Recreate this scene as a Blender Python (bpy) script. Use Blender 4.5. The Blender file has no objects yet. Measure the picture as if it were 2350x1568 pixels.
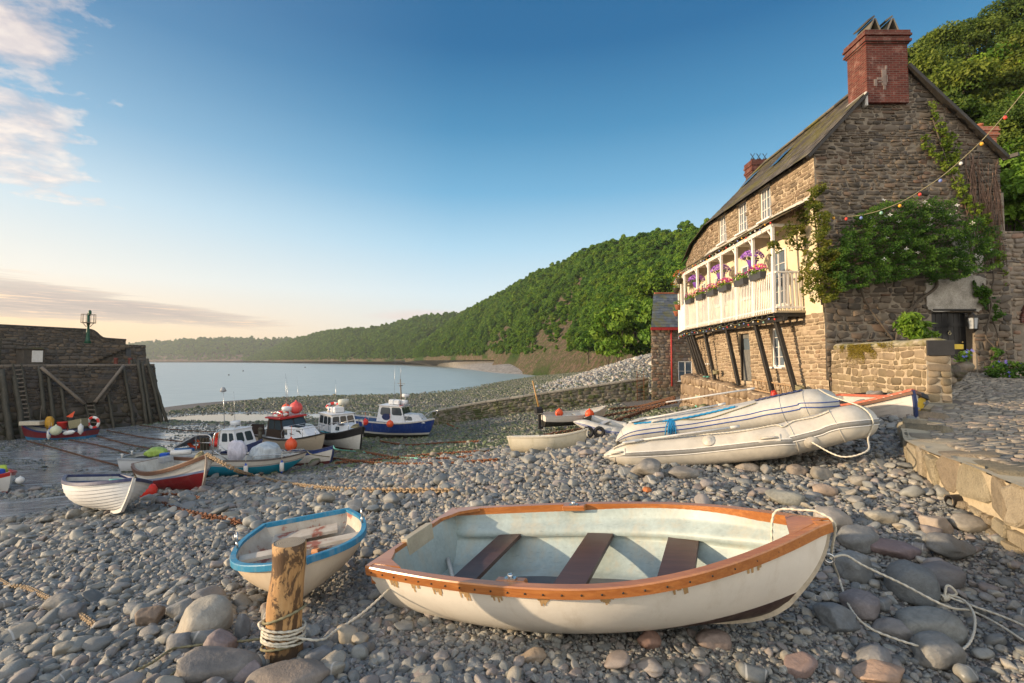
import bpy, math, random
import numpy as np
from mathutils import Vector, Matrix, Euler
from mathutils import noise as mnoise
R = math.radians
rnd = random.Random(7)
SC = bpy.context.scene
COL = SC.collection
FPX = 17/36*2350; CXP = 1175.0; CYP = 784.0; PIT = math.atan(44/FPX); EYE = 6.8
def ray(px, py):
    u = px-CXP; v = CYP-py
    fw = FPX*math.cos(PIT)-v*math.sin(PIT); up = FPX*math.sin(PIT)+v*math.cos(PIT)
    return u/fw, up/fw
def P(px, py, Y):
    a, b = ray(px, py)
    return Vector((a*Y, Y, EYE+b*Y))
def link(o): COL.objects.link(o); return o
def tag(o, label=None, cat=None, group=None, kind=None):
    if label: o['label'] = label
    if cat: o['category'] = cat
    if group: o['group'] = group
    if kind: o['kind'] = kind
    return o
def thing(name, label, cat, loc=(0, 0, 0), group=None):
    o = bpy.data.objects.new(name, None); link(o)
    o.empty_display_size = .2
    o.location = loc
    return tag(o, label, cat, group)
def wmat(o):
    m = Matrix.LocRotScale(o.location, o.rotation_euler, o.scale)
    return wmat(o.parent) @ m if o.parent else m
def copy_thing(o, parent=None):
    c = o.copy(); link(c)
    if parent: c.parent = parent
    for ch in list(o.children): copy_thing(ch, c)
    return c
class MB:
    """collects shapes, builds them as one mesh object"""
    def __init__(s): s.v = []; s.f = []; s.m = []; s.sm = []; s.a = []
    def add(s, vs, fs, mat=0, smooth=False, r=None):
        b = len(s.v)
        s.v.extend([tuple(p) for p in vs])
        if r is None: r = rnd.random()
        s.a.extend(r if isinstance(r, list) else [r]*len(vs))
        for f in fs: s.f.append(tuple(i+b for i in f))
        if isinstance(mat, list): s.m.extend(mat)
        else: s.m.extend([mat]*len(fs))
        s.sm.extend([smooth]*len(fs)); return s
    def xf(s, M, start=0):
        for i in range(start, len(s.v)): s.v[i] = tuple(M @ Vector(s.v[i]))
    def box(s, c, d, M=None, mat=0, bev=0.0, r=None):
        x, y, z = d[0]/2, d[1]/2, d[2]/2
        if bev > 0:
            h = (x, y, z); b = min(bev, x*.8, y*.8, z*.8); vs = []; fs = []; idx = {}
            for cx in (-1, 1):
                for cy in (-1, 1):
                    for cz in (-1, 1):
                        for a in range(3):
                            idx[(cx, cy, cz, a)] = len(vs)
                            vs.append(tuple(q*(h[i]-(0 if i == a else b)) for i, q in enumerate((cx, cy, cz))))
            def face(ids):
                p = [Vector(vs[i]) for i in ids]; n = (p[1]-p[0]).cross(p[2]-p[0]); m = sum(p, Vector())
                fs.append(tuple(ids) if n.dot(m) > 0 else tuple(reversed(ids)))
            def cor(a, sa, b2, sb, sc):
                q = [0, 0, 0]; q[a] = sa; q[b2] = sb; q[3-a-b2] = sc; return tuple(q)
            for a in range(3):
                b2 = (a+1) % 3
                for sa in (-1, 1):
                    face([idx[cor(a, sa, b2, sb, sc)+(a,)] for sb, sc in ((-1, -1), (1, -1), (1, 1), (-1, 1))])
                    for sb in (-1, 1):
                        face([idx[cor(a, sa, b2, sb, -1)+(a,)], idx[cor(a, sa, b2, sb, 1)+(a,)], idx[cor(a, sa, b2, sb, 1)+(b2,)], idx[cor(a, sa, b2, sb, -1)+(b2,)]])
            for cx in (-1, 1):
                for cy in (-1, 1):
                    for cz in (-1, 1): face([idx[(cx, cy, cz, a)] for a in range(3)])
        else:
            vs = [(-x, -y, -z), (x, -y, -z), (x, y, -z), (-x, y, -z), (-x, -y, z), (x, -y, z), (x, y, z), (-x, y, z)]
            fs = [(3, 2, 1, 0), (4, 5, 6, 7), (0, 1, 5, 4), (1, 2, 6, 5), (2, 3, 7, 6), (3, 0, 4, 7)]
        c = Vector(c)
        vs = [((M @ Vector(p)) if M else Vector(p))+c for p in vs]
        return s.add(vs, fs, mat, False, r)
    def beam(s, p0, p1, w, h, up=(0, 0, 1), mat=0, bev=0.0, r=None):
        p0 = Vector(p0); p1 = Vector(p1); d = p1-p0; L = d.length
        if L < 1e-6: return s
        x = d/L; y = Vector(up).cross(x)
        if y.length < 1e-4: y = Vector((0, 1, 0)).cross(x)
        y.normalize(); z = x.cross(y)
        M = Matrix((x, y, z)).transposed()
        return s.box((p0+p1)/2, (L, w, h), M, mat, bev, r)
    def tube(s, pts, rad, n=8, closed=False, caps=True, mat=0, smooth=True, r=None, prof=None, twist=0.0):
        pts = [Vector(p) for p in pts]; N = len(pts)
        rads = rad if isinstance(rad, (list, tuple)) else [rad]*N
        T = []
        for i in range(N):
            a = pts[(i-1) % N] if (closed or i > 0) else pts[i]
            b = pts[(i+1) % N] if (closed or i < N-1) else pts[i]
            t = b-a; T.append(t.normalized() if t.length > 1e-9 else Vector((0, 0, 1)))
        u = Vector((0, 0, 1)) if abs(T[0].z) < .9 else Vector((1, 0, 0))
        vs = []; acc = 0.0
        for i in range(N):
            t = T[i]; u = u-t*u.dot(t)
            if u.length < 1e-6: u = t.orthogonal()
            u.normalize(); w = t.cross(u)
            if i: acc += (pts[i]-pts[i-1]).length*twist
            for k in range(n):
                an = 2*math.pi*k/n; q = prof(an) if prof else 1.0
                vs.append(pts[i]+(u*math.cos(an+acc)+w*math.sin(an+acc))*rads[i]*q)
        fs = []
        for i in range(N if closed else N-1):
            j = (i+1) % N
            for k in range(n):
                l = (k+1) % n
                fs.append((i*n+k, i*n+l, j*n+l, j*n+k))
        if caps and not closed:
            fs.append(tuple(range(n-1, -1, -1))); fs.append(tuple((N-1)*n+k for k in range(n)))
        return s.add(vs, fs, mat, smooth, r)
    def cyl(s, p0, p1, r0, r1=None, n=12, mat=0, smooth=True, r=None):
        return s.tube([p0, p1], [r0, r0 if r1 is None else r1], n, mat=mat, smooth=smooth, r=r)
    def lathe(s, prof, n=16, c=(0, 0, 0), M=None, mat=0, smooth=True, r=None):
        c = Vector(c); vs = []; fs = []
        for rr, z in prof:
            for k in range(n):
                a = 2*math.pi*k/n; p = Vector((rr*math.cos(a), rr*math.sin(a), z))
                vs.append((M @ p if M else p)+c)
        for i in range(len(prof)-1):
            for k in range(n):
                l = (k+1) % n; fs.append((i*n+k, i*n+l, (i+1)*n+l, (i+1)*n+k))
        fs.append(tuple(range(n-1, -1, -1))); fs.append(tuple((len(prof)-1)*n+k for k in range(n)))
        return s.add(vs, fs, mat, smooth, r)
    def ball(s, c, rad, n=14, M=None, mat=0, r=None, sq=(1, 1, 1)):
        m = max(5, n//2)
        prof = [(max(1e-4, math.sin(math.pi*i/m))*rad, -math.cos(math.pi*i/m)*rad) for i in range(m+1)]
        S = Matrix.Diagonal(sq); S = (M @ S) if M else S
        return s.lathe(prof, n, c, S, mat, True, r)
    def torus(s, c, R0, r0, M=None, n=22, m=8, mat=0, r=None):
        pts = []
        for i in range(n):
            a = 2*math.pi*i/n; p = Vector((R0*math.cos(a), R0*math.sin(a), 0)); pts.append((M @ p if M else p)+Vector(c))
        return s.tube(pts, r0, m, closed=True, mat=mat, r=r)
    def loft(s, rings, closed=True, caps=True, mat=0, smooth=False, r=None):
        n = len(rings[0]); vs = [p for rg in rings for p in rg]; fs = []
        for i in range(len(rings)-1):
            for k in range(n if closed else n-1):
                l = (k+1) % n; fs.append((i*n+k, i*n+l, (i+1)*n+l, (i+1)*n+k))
        if caps and closed:
            fs.append(tuple(range(n-1, -1, -1))); fs.append(tuple((len(rings)-1)*n+k for k in range(n)))
        return s.add(vs, fs, mat, smooth, r)
    def quad(s, a, b, c, d, mat=0, r=None): return s.add([a, b, c, d], [(0, 1, 2, 3)], mat, False, r)
    def build(s, name, mats, parent=None, world=False, fix=False, base=False):
        if not isinstance(mats, (list, tuple)): mats = [mats]
        vs = s.v; origin = None
        if world and parent is not None:
            A = np.array(wmat(parent).inverted()); V = np.array(vs, dtype=float).reshape(-1, 3)
            V = V @ A[:3, :3].T + A[:3, 3]; vs = V
        elif base:
            V = np.array(vs, dtype=float); lo = V.min(0); hi = V.max(0)
            origin = np.array([(lo[0]+hi[0])/2, (lo[1]+hi[1])/2, lo[2]]); vs = V-origin
        me = bpy.data.meshes.new(name)
        me.from_pydata([tuple(p) for p in vs], [], s.f)
        for m in mats: me.materials.append(m)
        if len(mats) > 1: me.polygons.foreach_set('material_index', s.m)
        me.polygons.foreach_set('use_smooth', s.sm)
        at = me.attributes.new('rnd', 'FLOAT', 'POINT'); at.data.foreach_set('value', s.a)
        me.update()
        if fix:
            import bmesh
            bm = bmesh.new(); bm.from_mesh(me); bmesh.ops.recalc_face_normals(bm, faces=bm.faces); bm.to_mesh(me); bm.free()
        o = bpy.data.objects.new(name, me); link(o)
        if parent is not None: o.parent = parent
        if origin is not None: o.location = origin
        return o
def spline(pts, n):
    """Catmull-Rom through pts, n samples per span"""
    pts = [Vector(p) for p in pts]; out = []
    for i in range(len(pts)-1):
        p0 = pts[max(i-1, 0)]; p1 = pts[i]; p2 = pts[i+1]; p3 = pts[min(i+2, len(pts)-1)]
        for k in range(n):
            t = k/n
            out.append(.5*((2*p1)+(p2-p0)*t+(2*p0-5*p1+4*p2-p3)*t*t+(3*p1-p0-3*p2+p3)*t**3))
    out.append(pts[-1]); return out
def lerp(a, b, t): return a+(b-a)*t
def smooth01(t): t = max(0., min(1., t)); return t*t*(3-2*t)
def interp(xs, ys, x):
    return float(np.interp(x, xs, ys))
class NT:
    def __init__(s, tree): s.t = tree; s.n = tree.nodes; s.l = tree.links
    def new(s, typ, **kw):
        nd = s.n.new(typ)
        for k, v in kw.items(): setattr(nd, k, v)
        return nd
    def val(s, x, sock):
        if isinstance(x, (int, float)): sock.default_value = x
        elif isinstance(x, (tuple, list)): sock.default_value = tuple(x) if len(x) != 3 or len(sock.default_value) == 3 else (*x, 1)
        else: s.l.new(x, sock)
    def math(s, op, a, b=0.0, c=None, clamp=False):
        nd = s.new('ShaderNodeMath', operation=op, use_clamp=clamp)
        s.val(a, nd.inputs[0]); s.val(b, nd.inputs[1])
        if c is not None: s.val(c, nd.inputs[2])
        return nd.outputs[0]
    def mix(s, f, a, b, mode='MIX'):
        nd = s.new('ShaderNodeMix', data_type='RGBA', blend_type=mode)
        s.val(f, nd.inputs[0]); s.val(a, nd.inputs[6]); s.val(b, nd.inputs[7]); return nd.outputs[2]
    def ramp(s, f, stops, interp='LINEAR'):
        nd = s.new('ShaderNodeValToRGB'); cr = nd.color_ramp; cr.interpolation = interp
        while len(cr.elements) < len(stops): cr.elements.new(.5)
        for e, (p, c) in zip(cr.elements, stops):
            e.position = p; e.color = (*c, 1) if not isinstance(c, (int, float)) else (c, c, c, 1)
        s.val(f, nd.inputs[0]); return nd.outputs[0]
    def noise(s, scale, detail=4, rough=.55, vec=None, dist=0.0):
        nd = s.new('ShaderNodeTexNoise'); nd.inputs['Scale'].default_value = scale
        nd.inputs['Detail'].default_value = detail; nd.inputs['Roughness'].default_value = rough
        nd.inputs['Distortion'].default_value = dist
        if vec is not None: s.l.new(vec, nd.inputs['Vector'])
        return nd.outputs['Fac']
    def voro(s, scale, vec=None, feat='F1', out='Distance'):
        nd = s.new('ShaderNodeTexVoronoi', feature=feat); nd.inputs['Scale'].default_value = scale
        if vec is not None: s.l.new(vec, nd.inputs['Vector'])
        return nd.outputs[out]
    def coord(s, which='Object'): return s.new('ShaderNodeTexCoord').outputs[which]
    def pos(s): return s.new('ShaderNodeNewGeometry').outputs['Position']
    def mapping(s, vec, scale=(1, 1, 1), rot=(0, 0, 0), loc=(0, 0, 0)):
        nd = s.new('ShaderNodeMapping'); s.l.new(vec, nd.inputs[0])
        nd.inputs['Scale'].default_value = scale; nd.inputs['Rotation'].default_value = rot; nd.inputs['Location'].default_value = loc
        return nd.outputs[0]
    def attr(s, name, typ='GEOMETRY', out='Fac'):
        nd = s.new('ShaderNodeAttribute', attribute_name=name, attribute_type=typ); return nd.outputs[out]
    def sep(s, v):
        nd = s.new('ShaderNodeSeparateXYZ'); s.l.new(v, nd.inputs[0]); return nd.outputs
    def comb(s, x, y, z):
        nd = s.new('ShaderNodeCombineXYZ')
        for i, q in enumerate((x, y, z)): s.val(q, nd.inputs[i])
        return nd.outputs[0]
    def bump(s, h, strength=.4, dist=.02, normal=None):
        nd = s.new('ShaderNodeBump'); nd.inputs['Strength'].default_value = strength; nd.inputs['Distance'].default_value = dist
        s.l.new(h, nd.inputs['Height'])
        if normal is not None: s.l.new(normal, nd.inputs['Normal'])
        return nd.outputs[0]
def material(name, fn=None, **kw):
    m = bpy.data.materials.new(name); m.use_nodes = True
    t = NT(m.node_tree); b = m.node_tree.nodes['Principled BSDF']
    for k, v in kw.items(): t.val(v, b.inputs[k.replace('_', ' ')])
    if fn: fn(t, b)
    return m
def paint(name, col, rough=.45, var=.12, bump=.15, dirt=None, dirt_amt=.35, scale=6, spec=.4, metal=0.0, coat=0.0, scratch=0.0):
    """a painted or moulded surface with uneven tone, grime and small dents"""
    def fn(t, b):
        v = t.coord('Object')
        n1 = t.noise(scale, 5, .6, v); n2 = t.noise(scale*7, 3, .6, v)
        dk = tuple(c*(1-var*1.6) for c in col); lt = tuple(min(1, c*(1+var)) for c in col)
        c = t.ramp(t.math('MULTIPLY_ADD', n2, .35, t.math('MULTIPLY', n1, .65)), [(.3, dk), (.68, lt)])
        if dirt:
            st = t.noise(scale*1.3, 6, .7, t.mapping(v, (1.0, 1.0, .25)))
            c = t.mix(t.math('MULTIPLY', t.ramp(st, [(.5, 0), (.72, 1)]), dirt_amt), c, dirt)
        if scratch:
            sc = t.noise(scale*9, 2, .5, t.mapping(v, (.25, 1.2, 1.2)))
            c = t.mix(t.math('MULTIPLY', t.ramp(sc, [(.66, 0), (.72, 1)]), scratch), c, tuple(x*.45 for x in col))
        t.val(c, b.inputs['Base Color'])
        t.val(t.math('MULTIPLY_ADD', n2, .25, rough-.1), b.inputs['Roughness'])
        t.val(t.bump(t.math('ADD', n1, t.math('MULTIPLY', n2, .3)), bump, .01), b.inputs['Normal'])
    m = material(name, fn)
    b = m.node_tree.nodes['Principled BSDF']
    b.inputs['Metallic'].default_value = metal; b.inputs['Specular IOR Level'].default_value = spec
    b.inputs['Coat Weight'].default_value = coat
    return m
def wood(name, c1, c2, scale=(1, 14, 14), rough=.5, bump=.3, coat=0.0):
    def fn(t, b):
        v = t.mapping(t.coord('Object'), scale)
        n = t.noise(2.2, 6, .65, v, .6); n2 = t.noise(9, 3, .6, v)
        w = t.math('MULTIPLY_ADD', n2, .3, t.math('MULTIPLY', n, .8))
        c = t.ramp(w, [(.3, c1), (.55, tuple((a+q)/2 for a, q in zip(c1, c2))), (.72, c2)])
        big = t.noise(1.5, 3, .5, t.coord('Object'))
        c = t.mix(t.math('MULTIPLY', t.ramp(big, [(.4, 0), (.7, 1)]), .3), c, tuple(x*.55 for x in c1))
        t.val(c, b.inputs['Base Color']); t.val(rough, b.inputs['Roughness'])
        t.val(t.bump(w, bump, .004), b.inputs['Normal'])
    m = material(name, fn); m.node_tree.nodes['Principled BSDF'].inputs['Coat Weight'].default_value = coat
    m.node_tree.nodes['Principled BSDF'].inputs['Coat Roughness'].default_value = .25
    return m
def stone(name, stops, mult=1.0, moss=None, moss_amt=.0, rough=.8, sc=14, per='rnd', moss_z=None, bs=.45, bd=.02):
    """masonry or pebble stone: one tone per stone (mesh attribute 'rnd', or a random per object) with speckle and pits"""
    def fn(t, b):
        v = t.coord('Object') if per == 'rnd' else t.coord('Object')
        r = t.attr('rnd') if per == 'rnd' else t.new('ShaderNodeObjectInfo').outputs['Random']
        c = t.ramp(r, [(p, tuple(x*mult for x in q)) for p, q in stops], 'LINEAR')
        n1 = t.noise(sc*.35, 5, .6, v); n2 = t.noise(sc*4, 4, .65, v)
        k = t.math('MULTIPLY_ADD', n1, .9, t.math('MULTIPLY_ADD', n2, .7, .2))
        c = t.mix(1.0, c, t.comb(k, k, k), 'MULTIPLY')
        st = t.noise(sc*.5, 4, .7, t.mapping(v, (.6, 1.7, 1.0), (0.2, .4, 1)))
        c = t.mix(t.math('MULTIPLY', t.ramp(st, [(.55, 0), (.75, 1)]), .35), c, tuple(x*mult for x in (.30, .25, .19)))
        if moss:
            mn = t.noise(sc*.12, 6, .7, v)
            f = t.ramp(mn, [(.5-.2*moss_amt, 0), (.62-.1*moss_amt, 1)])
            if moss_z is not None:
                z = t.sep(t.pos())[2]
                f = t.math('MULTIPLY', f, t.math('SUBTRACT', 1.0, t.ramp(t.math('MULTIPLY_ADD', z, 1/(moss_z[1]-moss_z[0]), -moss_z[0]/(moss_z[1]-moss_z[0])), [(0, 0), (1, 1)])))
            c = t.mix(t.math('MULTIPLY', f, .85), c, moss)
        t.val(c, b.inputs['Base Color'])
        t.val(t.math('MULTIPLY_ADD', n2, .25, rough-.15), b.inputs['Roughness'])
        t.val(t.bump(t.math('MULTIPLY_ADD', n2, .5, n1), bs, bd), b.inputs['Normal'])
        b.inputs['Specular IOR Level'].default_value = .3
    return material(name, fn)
def leafmat(name, c1, c2, trans=.25, rough=.55, per_obj=.0):
    def fn(t, b):
        r = t.attr('rnd'); c = t.ramp(r, [(0, c1), (.6, tuple((a+q)/2 for a, q in zip(c1, c2))), (1, c2)])
        if per_obj:
            ob = t.new('ShaderNodeObjectInfo').outputs['Random']
            tint = t.ramp(ob, [(0, (.38, .55, .35)), (.3, (.8, .9, .75)), (.7, (1.3, 1.2, .8)), (1, (1.2, .9, .5))])
            c = t.mix(per_obj, c, t.mix(1.0, c, tint, 'MULTIPLY'))
        t.val(c, b.inputs['Base Color']); b.inputs['Roughness'].default_value = rough
        b.inputs['Specular IOR Level'].default_value = .25
        tr = t.new('ShaderNodeBsdfTranslucent'); t.val(c, tr.inputs[0])
        ms = t.new('ShaderNodeMixShader'); ms.inputs[0].default_value = trans
        t.l.new(b.outputs[0], ms.inputs[1]); t.l.new(tr.outputs[0], ms.inputs[2])
        out = [n for n in t.n if n.type == 'OUTPUT_MATERIAL'][0]
        t.l.new(ms.outputs[0], out.inputs[0])
    return material(name, fn)
def glassmat(name, col=(.03, .04, .05), rough=.06):
    return material(name, None, Base_Color=col, Roughness=rough, Specular_IOR_Level=.6)
cam = bpy.data.cameras.new('camera'); cam.lens = 17; cam.sensor_width = 36; cam.clip_end = 20000; cam.clip_start = .05
cam_o = link(bpy.data.objects.new('camera', cam)); cam_o.location = (0, 0, EYE); cam_o.rotation_euler = (R(90)+PIT, 0, 0)
SC.camera = cam_o
SUN_EL = R(10); SUN_AZ = R(-96)          # azimuth from +Y towards +X
sd = Vector((math.sin(SUN_AZ)*math.cos(SUN_EL), math.cos(SUN_AZ)*math.cos(SUN_EL), math.sin(SUN_EL)))
sun = bpy.data.lights.new('sun', 'SUN'); sun.energy = 5.0; sun.angle = R(.8); sun.color = (1.0, .76, .50)
sun_o = link(bpy.data.objects.new('sun', sun)); sun_o.rotation_euler = (-sd).to_track_quat('-Z', 'Y').to_euler(); sun_o.location = (-60, 0, 60)
SC.view_settings.view_transform = 'Standard'; SC.view_settings.look = 'None'; SC.view_settings.gamma = 1; SC.view_settings.exposure = 0.46
SC.render.use_motion_blur = False
SC.cycles.max_bounces = 5; SC.cycles.diffuse_bounces = 3; SC.cycles.glossy_bounces = 2; SC.cycles.transmission_bounces = 2; SC.cycles.volume_bounces = 0
SC.cycles.use_denoising = True
world = bpy.data.worlds.new('World'); SC.world = world; world.use_nodes = True
def make_sky():
    t = NT(world.node_tree); bg = t.n['Background']
    sky = t.new('ShaderNodeTexSky', sky_type='NISHITA'); sky.sun_disc = False
    sky.sun_elevation = SUN_EL; sky.sun_rotation = SUN_AZ; sky.altitude = 0; sky.air_density = 1.0; sky.dust_density = .6; sky.ozone_density = 2.5
    d = t.sep(t.coord('Generated'))
    x, y, z = d[0], d[1], d[2]
    el = t.math('MULTIPLY', t.math('ARCSINE', z), 57.2958)
    az = t.math('MULTIPLY', t.math('ARCTAN2', x, y), 57.2958)
    e01 = t.math('MULTIPLY_ADD', el, 1/60, 0.0, True)
    blue = t.ramp(e01, [(0, (.66, .56, .44)), (.05, (.68, .66, .60)), (.13, (.58, .68, .72)), (.22, (.36, .56, .69)), (.32, (.15, .37, .56)), (.43, (.060, .230, .41)), (.56, (.018, .125, .28)), (1, (.008, .06, .17))])
    warm = t.ramp(e01, [(0, (.98, .52, .18)), (.045, (.96, .62, .30)), (.13, (.78, .72, .62)), (.25, (.52, .63, .68)), (.36, (.25, .41, .55)), (.5, (.10, .23, .39)), (1, (.03, .09, .22))])
    wl = t.ramp(t.math('MULTIPLY_ADD', az, -1/60, 0.0, True), [(.12, 0), (.45, .45), (.85, 1)])
    col = t.mix(wl, blue, warm)
    back = t.ramp(t.math('MULTIPLY_ADD', y, -.5, .5), [(.44, 0), (.8, 1)])  # unseen sky behind the camera, brightened below as fill light
    col = t.mix(back, col, t.ramp(e01, [(0, (1.0, .88, .72)), (.6, (.90, .90, .87)), (1, (.42, .56, .78))]), 'MIX'); col = t.mix(1.0, col, t.ramp(back, [(0, 1.0/1.45), (1, 1.0)]), 'MULTIPLY'); col = t.mix(1.0, col, (1.45, 1.45, 1.45), 'MULTIPLY'); glow = t.math('MULTIPLY', t.ramp(t.math('MULTIPLY_ADD', x, -.5, .5), [(.87, 0), (.97, 1)]), t.ramp(e01, [(0, 1), (.7, 0)])); col = t.mix(glow, col, (2.2, 1.5, .85))  # warm glow left of frame added as fill from the sun side
    zc = t.math('MAXIMUM', z, .03)
    pv = t.comb(t.math('DIVIDE', x, t.math('ADD', zc, .12)), t.math('DIVIDE', y, t.math('ADD', zc, .12)), 0.0)
    n1 = t.noise(2.2, 8, .60, t.mapping(pv, (1.0, 1.25, 1), (0, 0, R(-30))), .2)
    n2 = t.noise(8.0, 7, .58, t.mapping(pv, (1.0, 1.1, 1), (0, 0, R(-30))), .1)
    def band(v, a, b, c, e):      # trapezoid a..b rising, c..e falling
        up = t.math('MULTIPLY_ADD', v, 1/(b-a), -a/(b-a), True); dn = t.math('MULTIPLY_ADD', v, -1/(e-c), e/(e-c), True)
        return t.math('MULTIPLY', up, dn)
    edge = t.math('MULTIPLY_ADD', el, .05, az)
    m1 = t.math('MULTIPLY', band(edge, -90, -60, -44, -34.0), band(el, 9.5, 15, 40, 60))
    nn = t.math('MULTIPLY_ADD', n2, .45, t.math('MULTIPLY', n1, .62))
    f1 = t.ramp(t.math('SUBTRACT', t.math('MULTIPLY_ADD', m1, .34, nn), 0.0), [(.785, 0), (.84, .5), (.94, .9)])
    f1 = t.math('MULTIPLY', f1, t.ramp(m1, [(0, 0), (.2, 1)]))
    shade1 = t.ramp(n2, [(.36, (.50, .43, .43)), (.5, (.74, .60, .53)), (.66, (.92, .76, .63))])
    col = t.mix(t.math('MULTIPLY', f1, .8), col, shade1)
    sv = t.comb(t.math('MULTIPLY', az, .05), t.math('MULTIPLY', el, .85), 0.0)
    s1 = t.noise(1.9, 8, .64, sv, .5); s2 = t.noise(6.0, 6, .65, sv, .4)
    top = t.math('MULTIPLY_ADD', az, -.17, -.2)                    # the bank thins towards the right
    m2 = t.math('MULTIPLY', band(el, 2.8, 4.4, 5.2, 9.2), t.math('MULTIPLY_ADD', t.math('SUBTRACT', top, el), .5, .35, True))
    f2 = t.ramp(t.math('MULTIPLY_ADD', s2, .3, t.math('MULTIPLY_ADD', m2, .5, t.math('MULTIPLY', s1, .7))), [(.655, 0), (.77, .55), (.97, .88)])
    f2 = t.math('MULTIPLY', f2, t.ramp(m2, [(0, 0), (.25, 1)]))
    shade2 = t.ramp(t.math('MULTIPLY_ADD', s2, .5, t.math('MULTIPLY', s1, .5)), [(.38, (.30, .26, .26)), (.52, (.46, .37, .335)), (.62, (.88, .62, .40))])
    col = t.mix(f2, col, shade2)
    m3 = t.math('MULTIPLY', band(el, 4.2, 4.9, 5.3, 6.4), band(az, -20, -12, -7, -2))
    f3 = t.ramp(t.math('MULTIPLY', m3, t.math('ADD', s1, .3)), [(.25, 0), (.7, .7)])
    col = t.mix(f3, col, (.70, .58, .53))
    nis = t.mix(1.0, sky.outputs[0], (.12, .12, .12), 'MULTIPLY')
    fin = t.mix(.90, nis, col)
    up = t.ramp(t.math('MULTIPLY_ADD', z, .5, .5), [(.46, .25), (.5, 1)])
    fin = t.mix(1.0, fin, t.comb(up, up, up), 'MULTIPLY')
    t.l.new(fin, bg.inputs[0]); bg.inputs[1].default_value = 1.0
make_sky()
CTRL = [  # x, y, metres below eye level
 (-3.4, 2.3, 1.85), (0, 2.3, 1.78), (3.4, 2.3, 1.72), (-4.5, 4, 2.35), (.8, 3.4, 2.06), (.8, 4.3, 2.16), (2.2, 3.6, 2.08), (-.6, 4.3, 2.2), (3.5, 2.6, 1.75), (4.6, 4.5, 1.86), (5.5, 7, 1.52), (6.5, 9, 1.38), (3.5, 7.6, 1.74),
 (1.5, 7.8, 1.88), (2.5, 9.8, 1.72), (-1.9, 4.6, 2.25), (-2.2, 5.4, 2.42), (-1.5, 3.2, 2.0), (-9.2, 11, 3.5), (-6, 8, 2.95), (-11, 16, 4.3), (-9, 20.5, 4.78), (-12.8, 20.5, 4.85), (-8.4, 21.5, 4.69), (-10, 26.5, 5.1), (-9, 28.5, 5.22),
 (-6.5, 36, 5.72), (3.7, 28.5, 3.95), (1.3, 16, 2.98), (4, 19, 2.9), (7.5, 12, 1.35), (9.6, 17, 1.75), (10, 28, 2.6), (12.5, 43, 3.4), (-7, 44, 5.85), (0, 43.5, 4.8), (0, 28, 4.35), (0, 20, 3.6), (0, 12, 2.6), (-4, 14, 3.45),
 (-20, 25, 5.4), (-35, 40, 6.0), (-38, 36.6, 6.0), (-30, 20, 5.5), (-15, 50, 6.2), (-18.6, 18.3, 5.0), (-12, 40, 5.9), (-27, 30, 5.7), (-34, 48, 6.1),
 (0, 70, 5.3), (4, 62, 4.1), (22, 80, -.9), (14, 60, 1.6), (-10, 80, 6.35), (-20, 75, 6.35), (-28, 66, 6.35), (-38, 72, 6.35), (-20.8, 132, 7.1), (-42, 98, 7.05), (-55, 78, 7.0), (3.6, 199, 7.15), (18, 199, 5.6), (33, 150, 2.0), (40, 110, -1.6),
 (-60, 120, 8.5), (-30, 190, 8.5), (-90, 90, 8.5), (4, 117, 5.9), (-10, 100, 6.6), (-75, 75, 8), (-25, 57, 6.35), (-33, 56, 6.4), (20, 55, .6), (18, 48, 2.2), (16, 160, 4.8), (-10, 160, 7.3), (24, 260, 6.2), (45, 260, 0), (-10, 260, 8.2), (14, 118, 3.9), (26, 118, 1.2)]
def _q(x, y):
    yy = np.maximum(y, 2.2); u = np.clip(x/yy, -1.45, 1.45)
    return np.stack([1.5*u, np.log(yy)], -1)
_c = np.array(CTRL, float); _Q = _q(_c[:, 0], _c[:, 1]); _n = len(_Q)
def _U(d2): return .5*d2*np.log(d2+1e-12)
_K = _U(((_Q[:, None]-_Q[None])**2).sum(-1))+np.eye(_n)*.004
_Pm = np.concatenate([np.ones((_n, 1)), _Q], 1)
_A = np.block([[_K, _Pm], [_Pm.T, np.zeros((3, 3))]])
_w = np.linalg.solve(_A, np.concatenate([_c[:, 2], np.zeros(3)]))
def ground_np(x, y):
    x = np.asarray(x, float); y = np.asarray(y, float); sh = x.shape; x = x.ravel(); y = y.ravel(); out = np.empty(len(x))
    for i in range(0, len(x), 8000):
        q = _q(x[i:i+8000], y[i:i+8000])
        k = _U(((q[:, None]-_Q[None])**2).sum(-1))
        out[i:i+8000] = k @ _w[:_n]+_w[_n]+q @ _w[_n+1:]
    z = EYE-out
    z -= .30*np.exp(-(((x+31)/9.0)**2+((y-55.5)/5.0)**2)**2)      # the tide pool's hollow
    return z.reshape(sh)
def ground(x, y): return float(ground_np(np.array([x]), np.array([y]))[0])
def GP(px, py, lift=0.0, ymin=2.0, ymax=260):
    """where the sight line meets the beach"""
    ys = np.geomspace(ymin, ymax, 900); a, b = ray(px, py)
    d = EYE+b*ys-ground_np(a*ys, ys)
    i = int(np.argmax(d < 0)) if (d < 0).any() else len(ys)-1
    if i > 0:
        t = d[i-1]/(d[i-1]-d[i]); y = ys[i-1]+t*(ys[i]-ys[i-1])
    else: y = ys[0]
    return Vector((a*y, y, ground(a*y, y)+lift))
def mud_np(x, y): return np.clip((-x-11.4-np.maximum(0, 15-y)*.12)/1.6, 0, 1)*np.clip((y-9)/2, 0, 1)*np.clip((62-y)/8, 0, 1)
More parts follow.
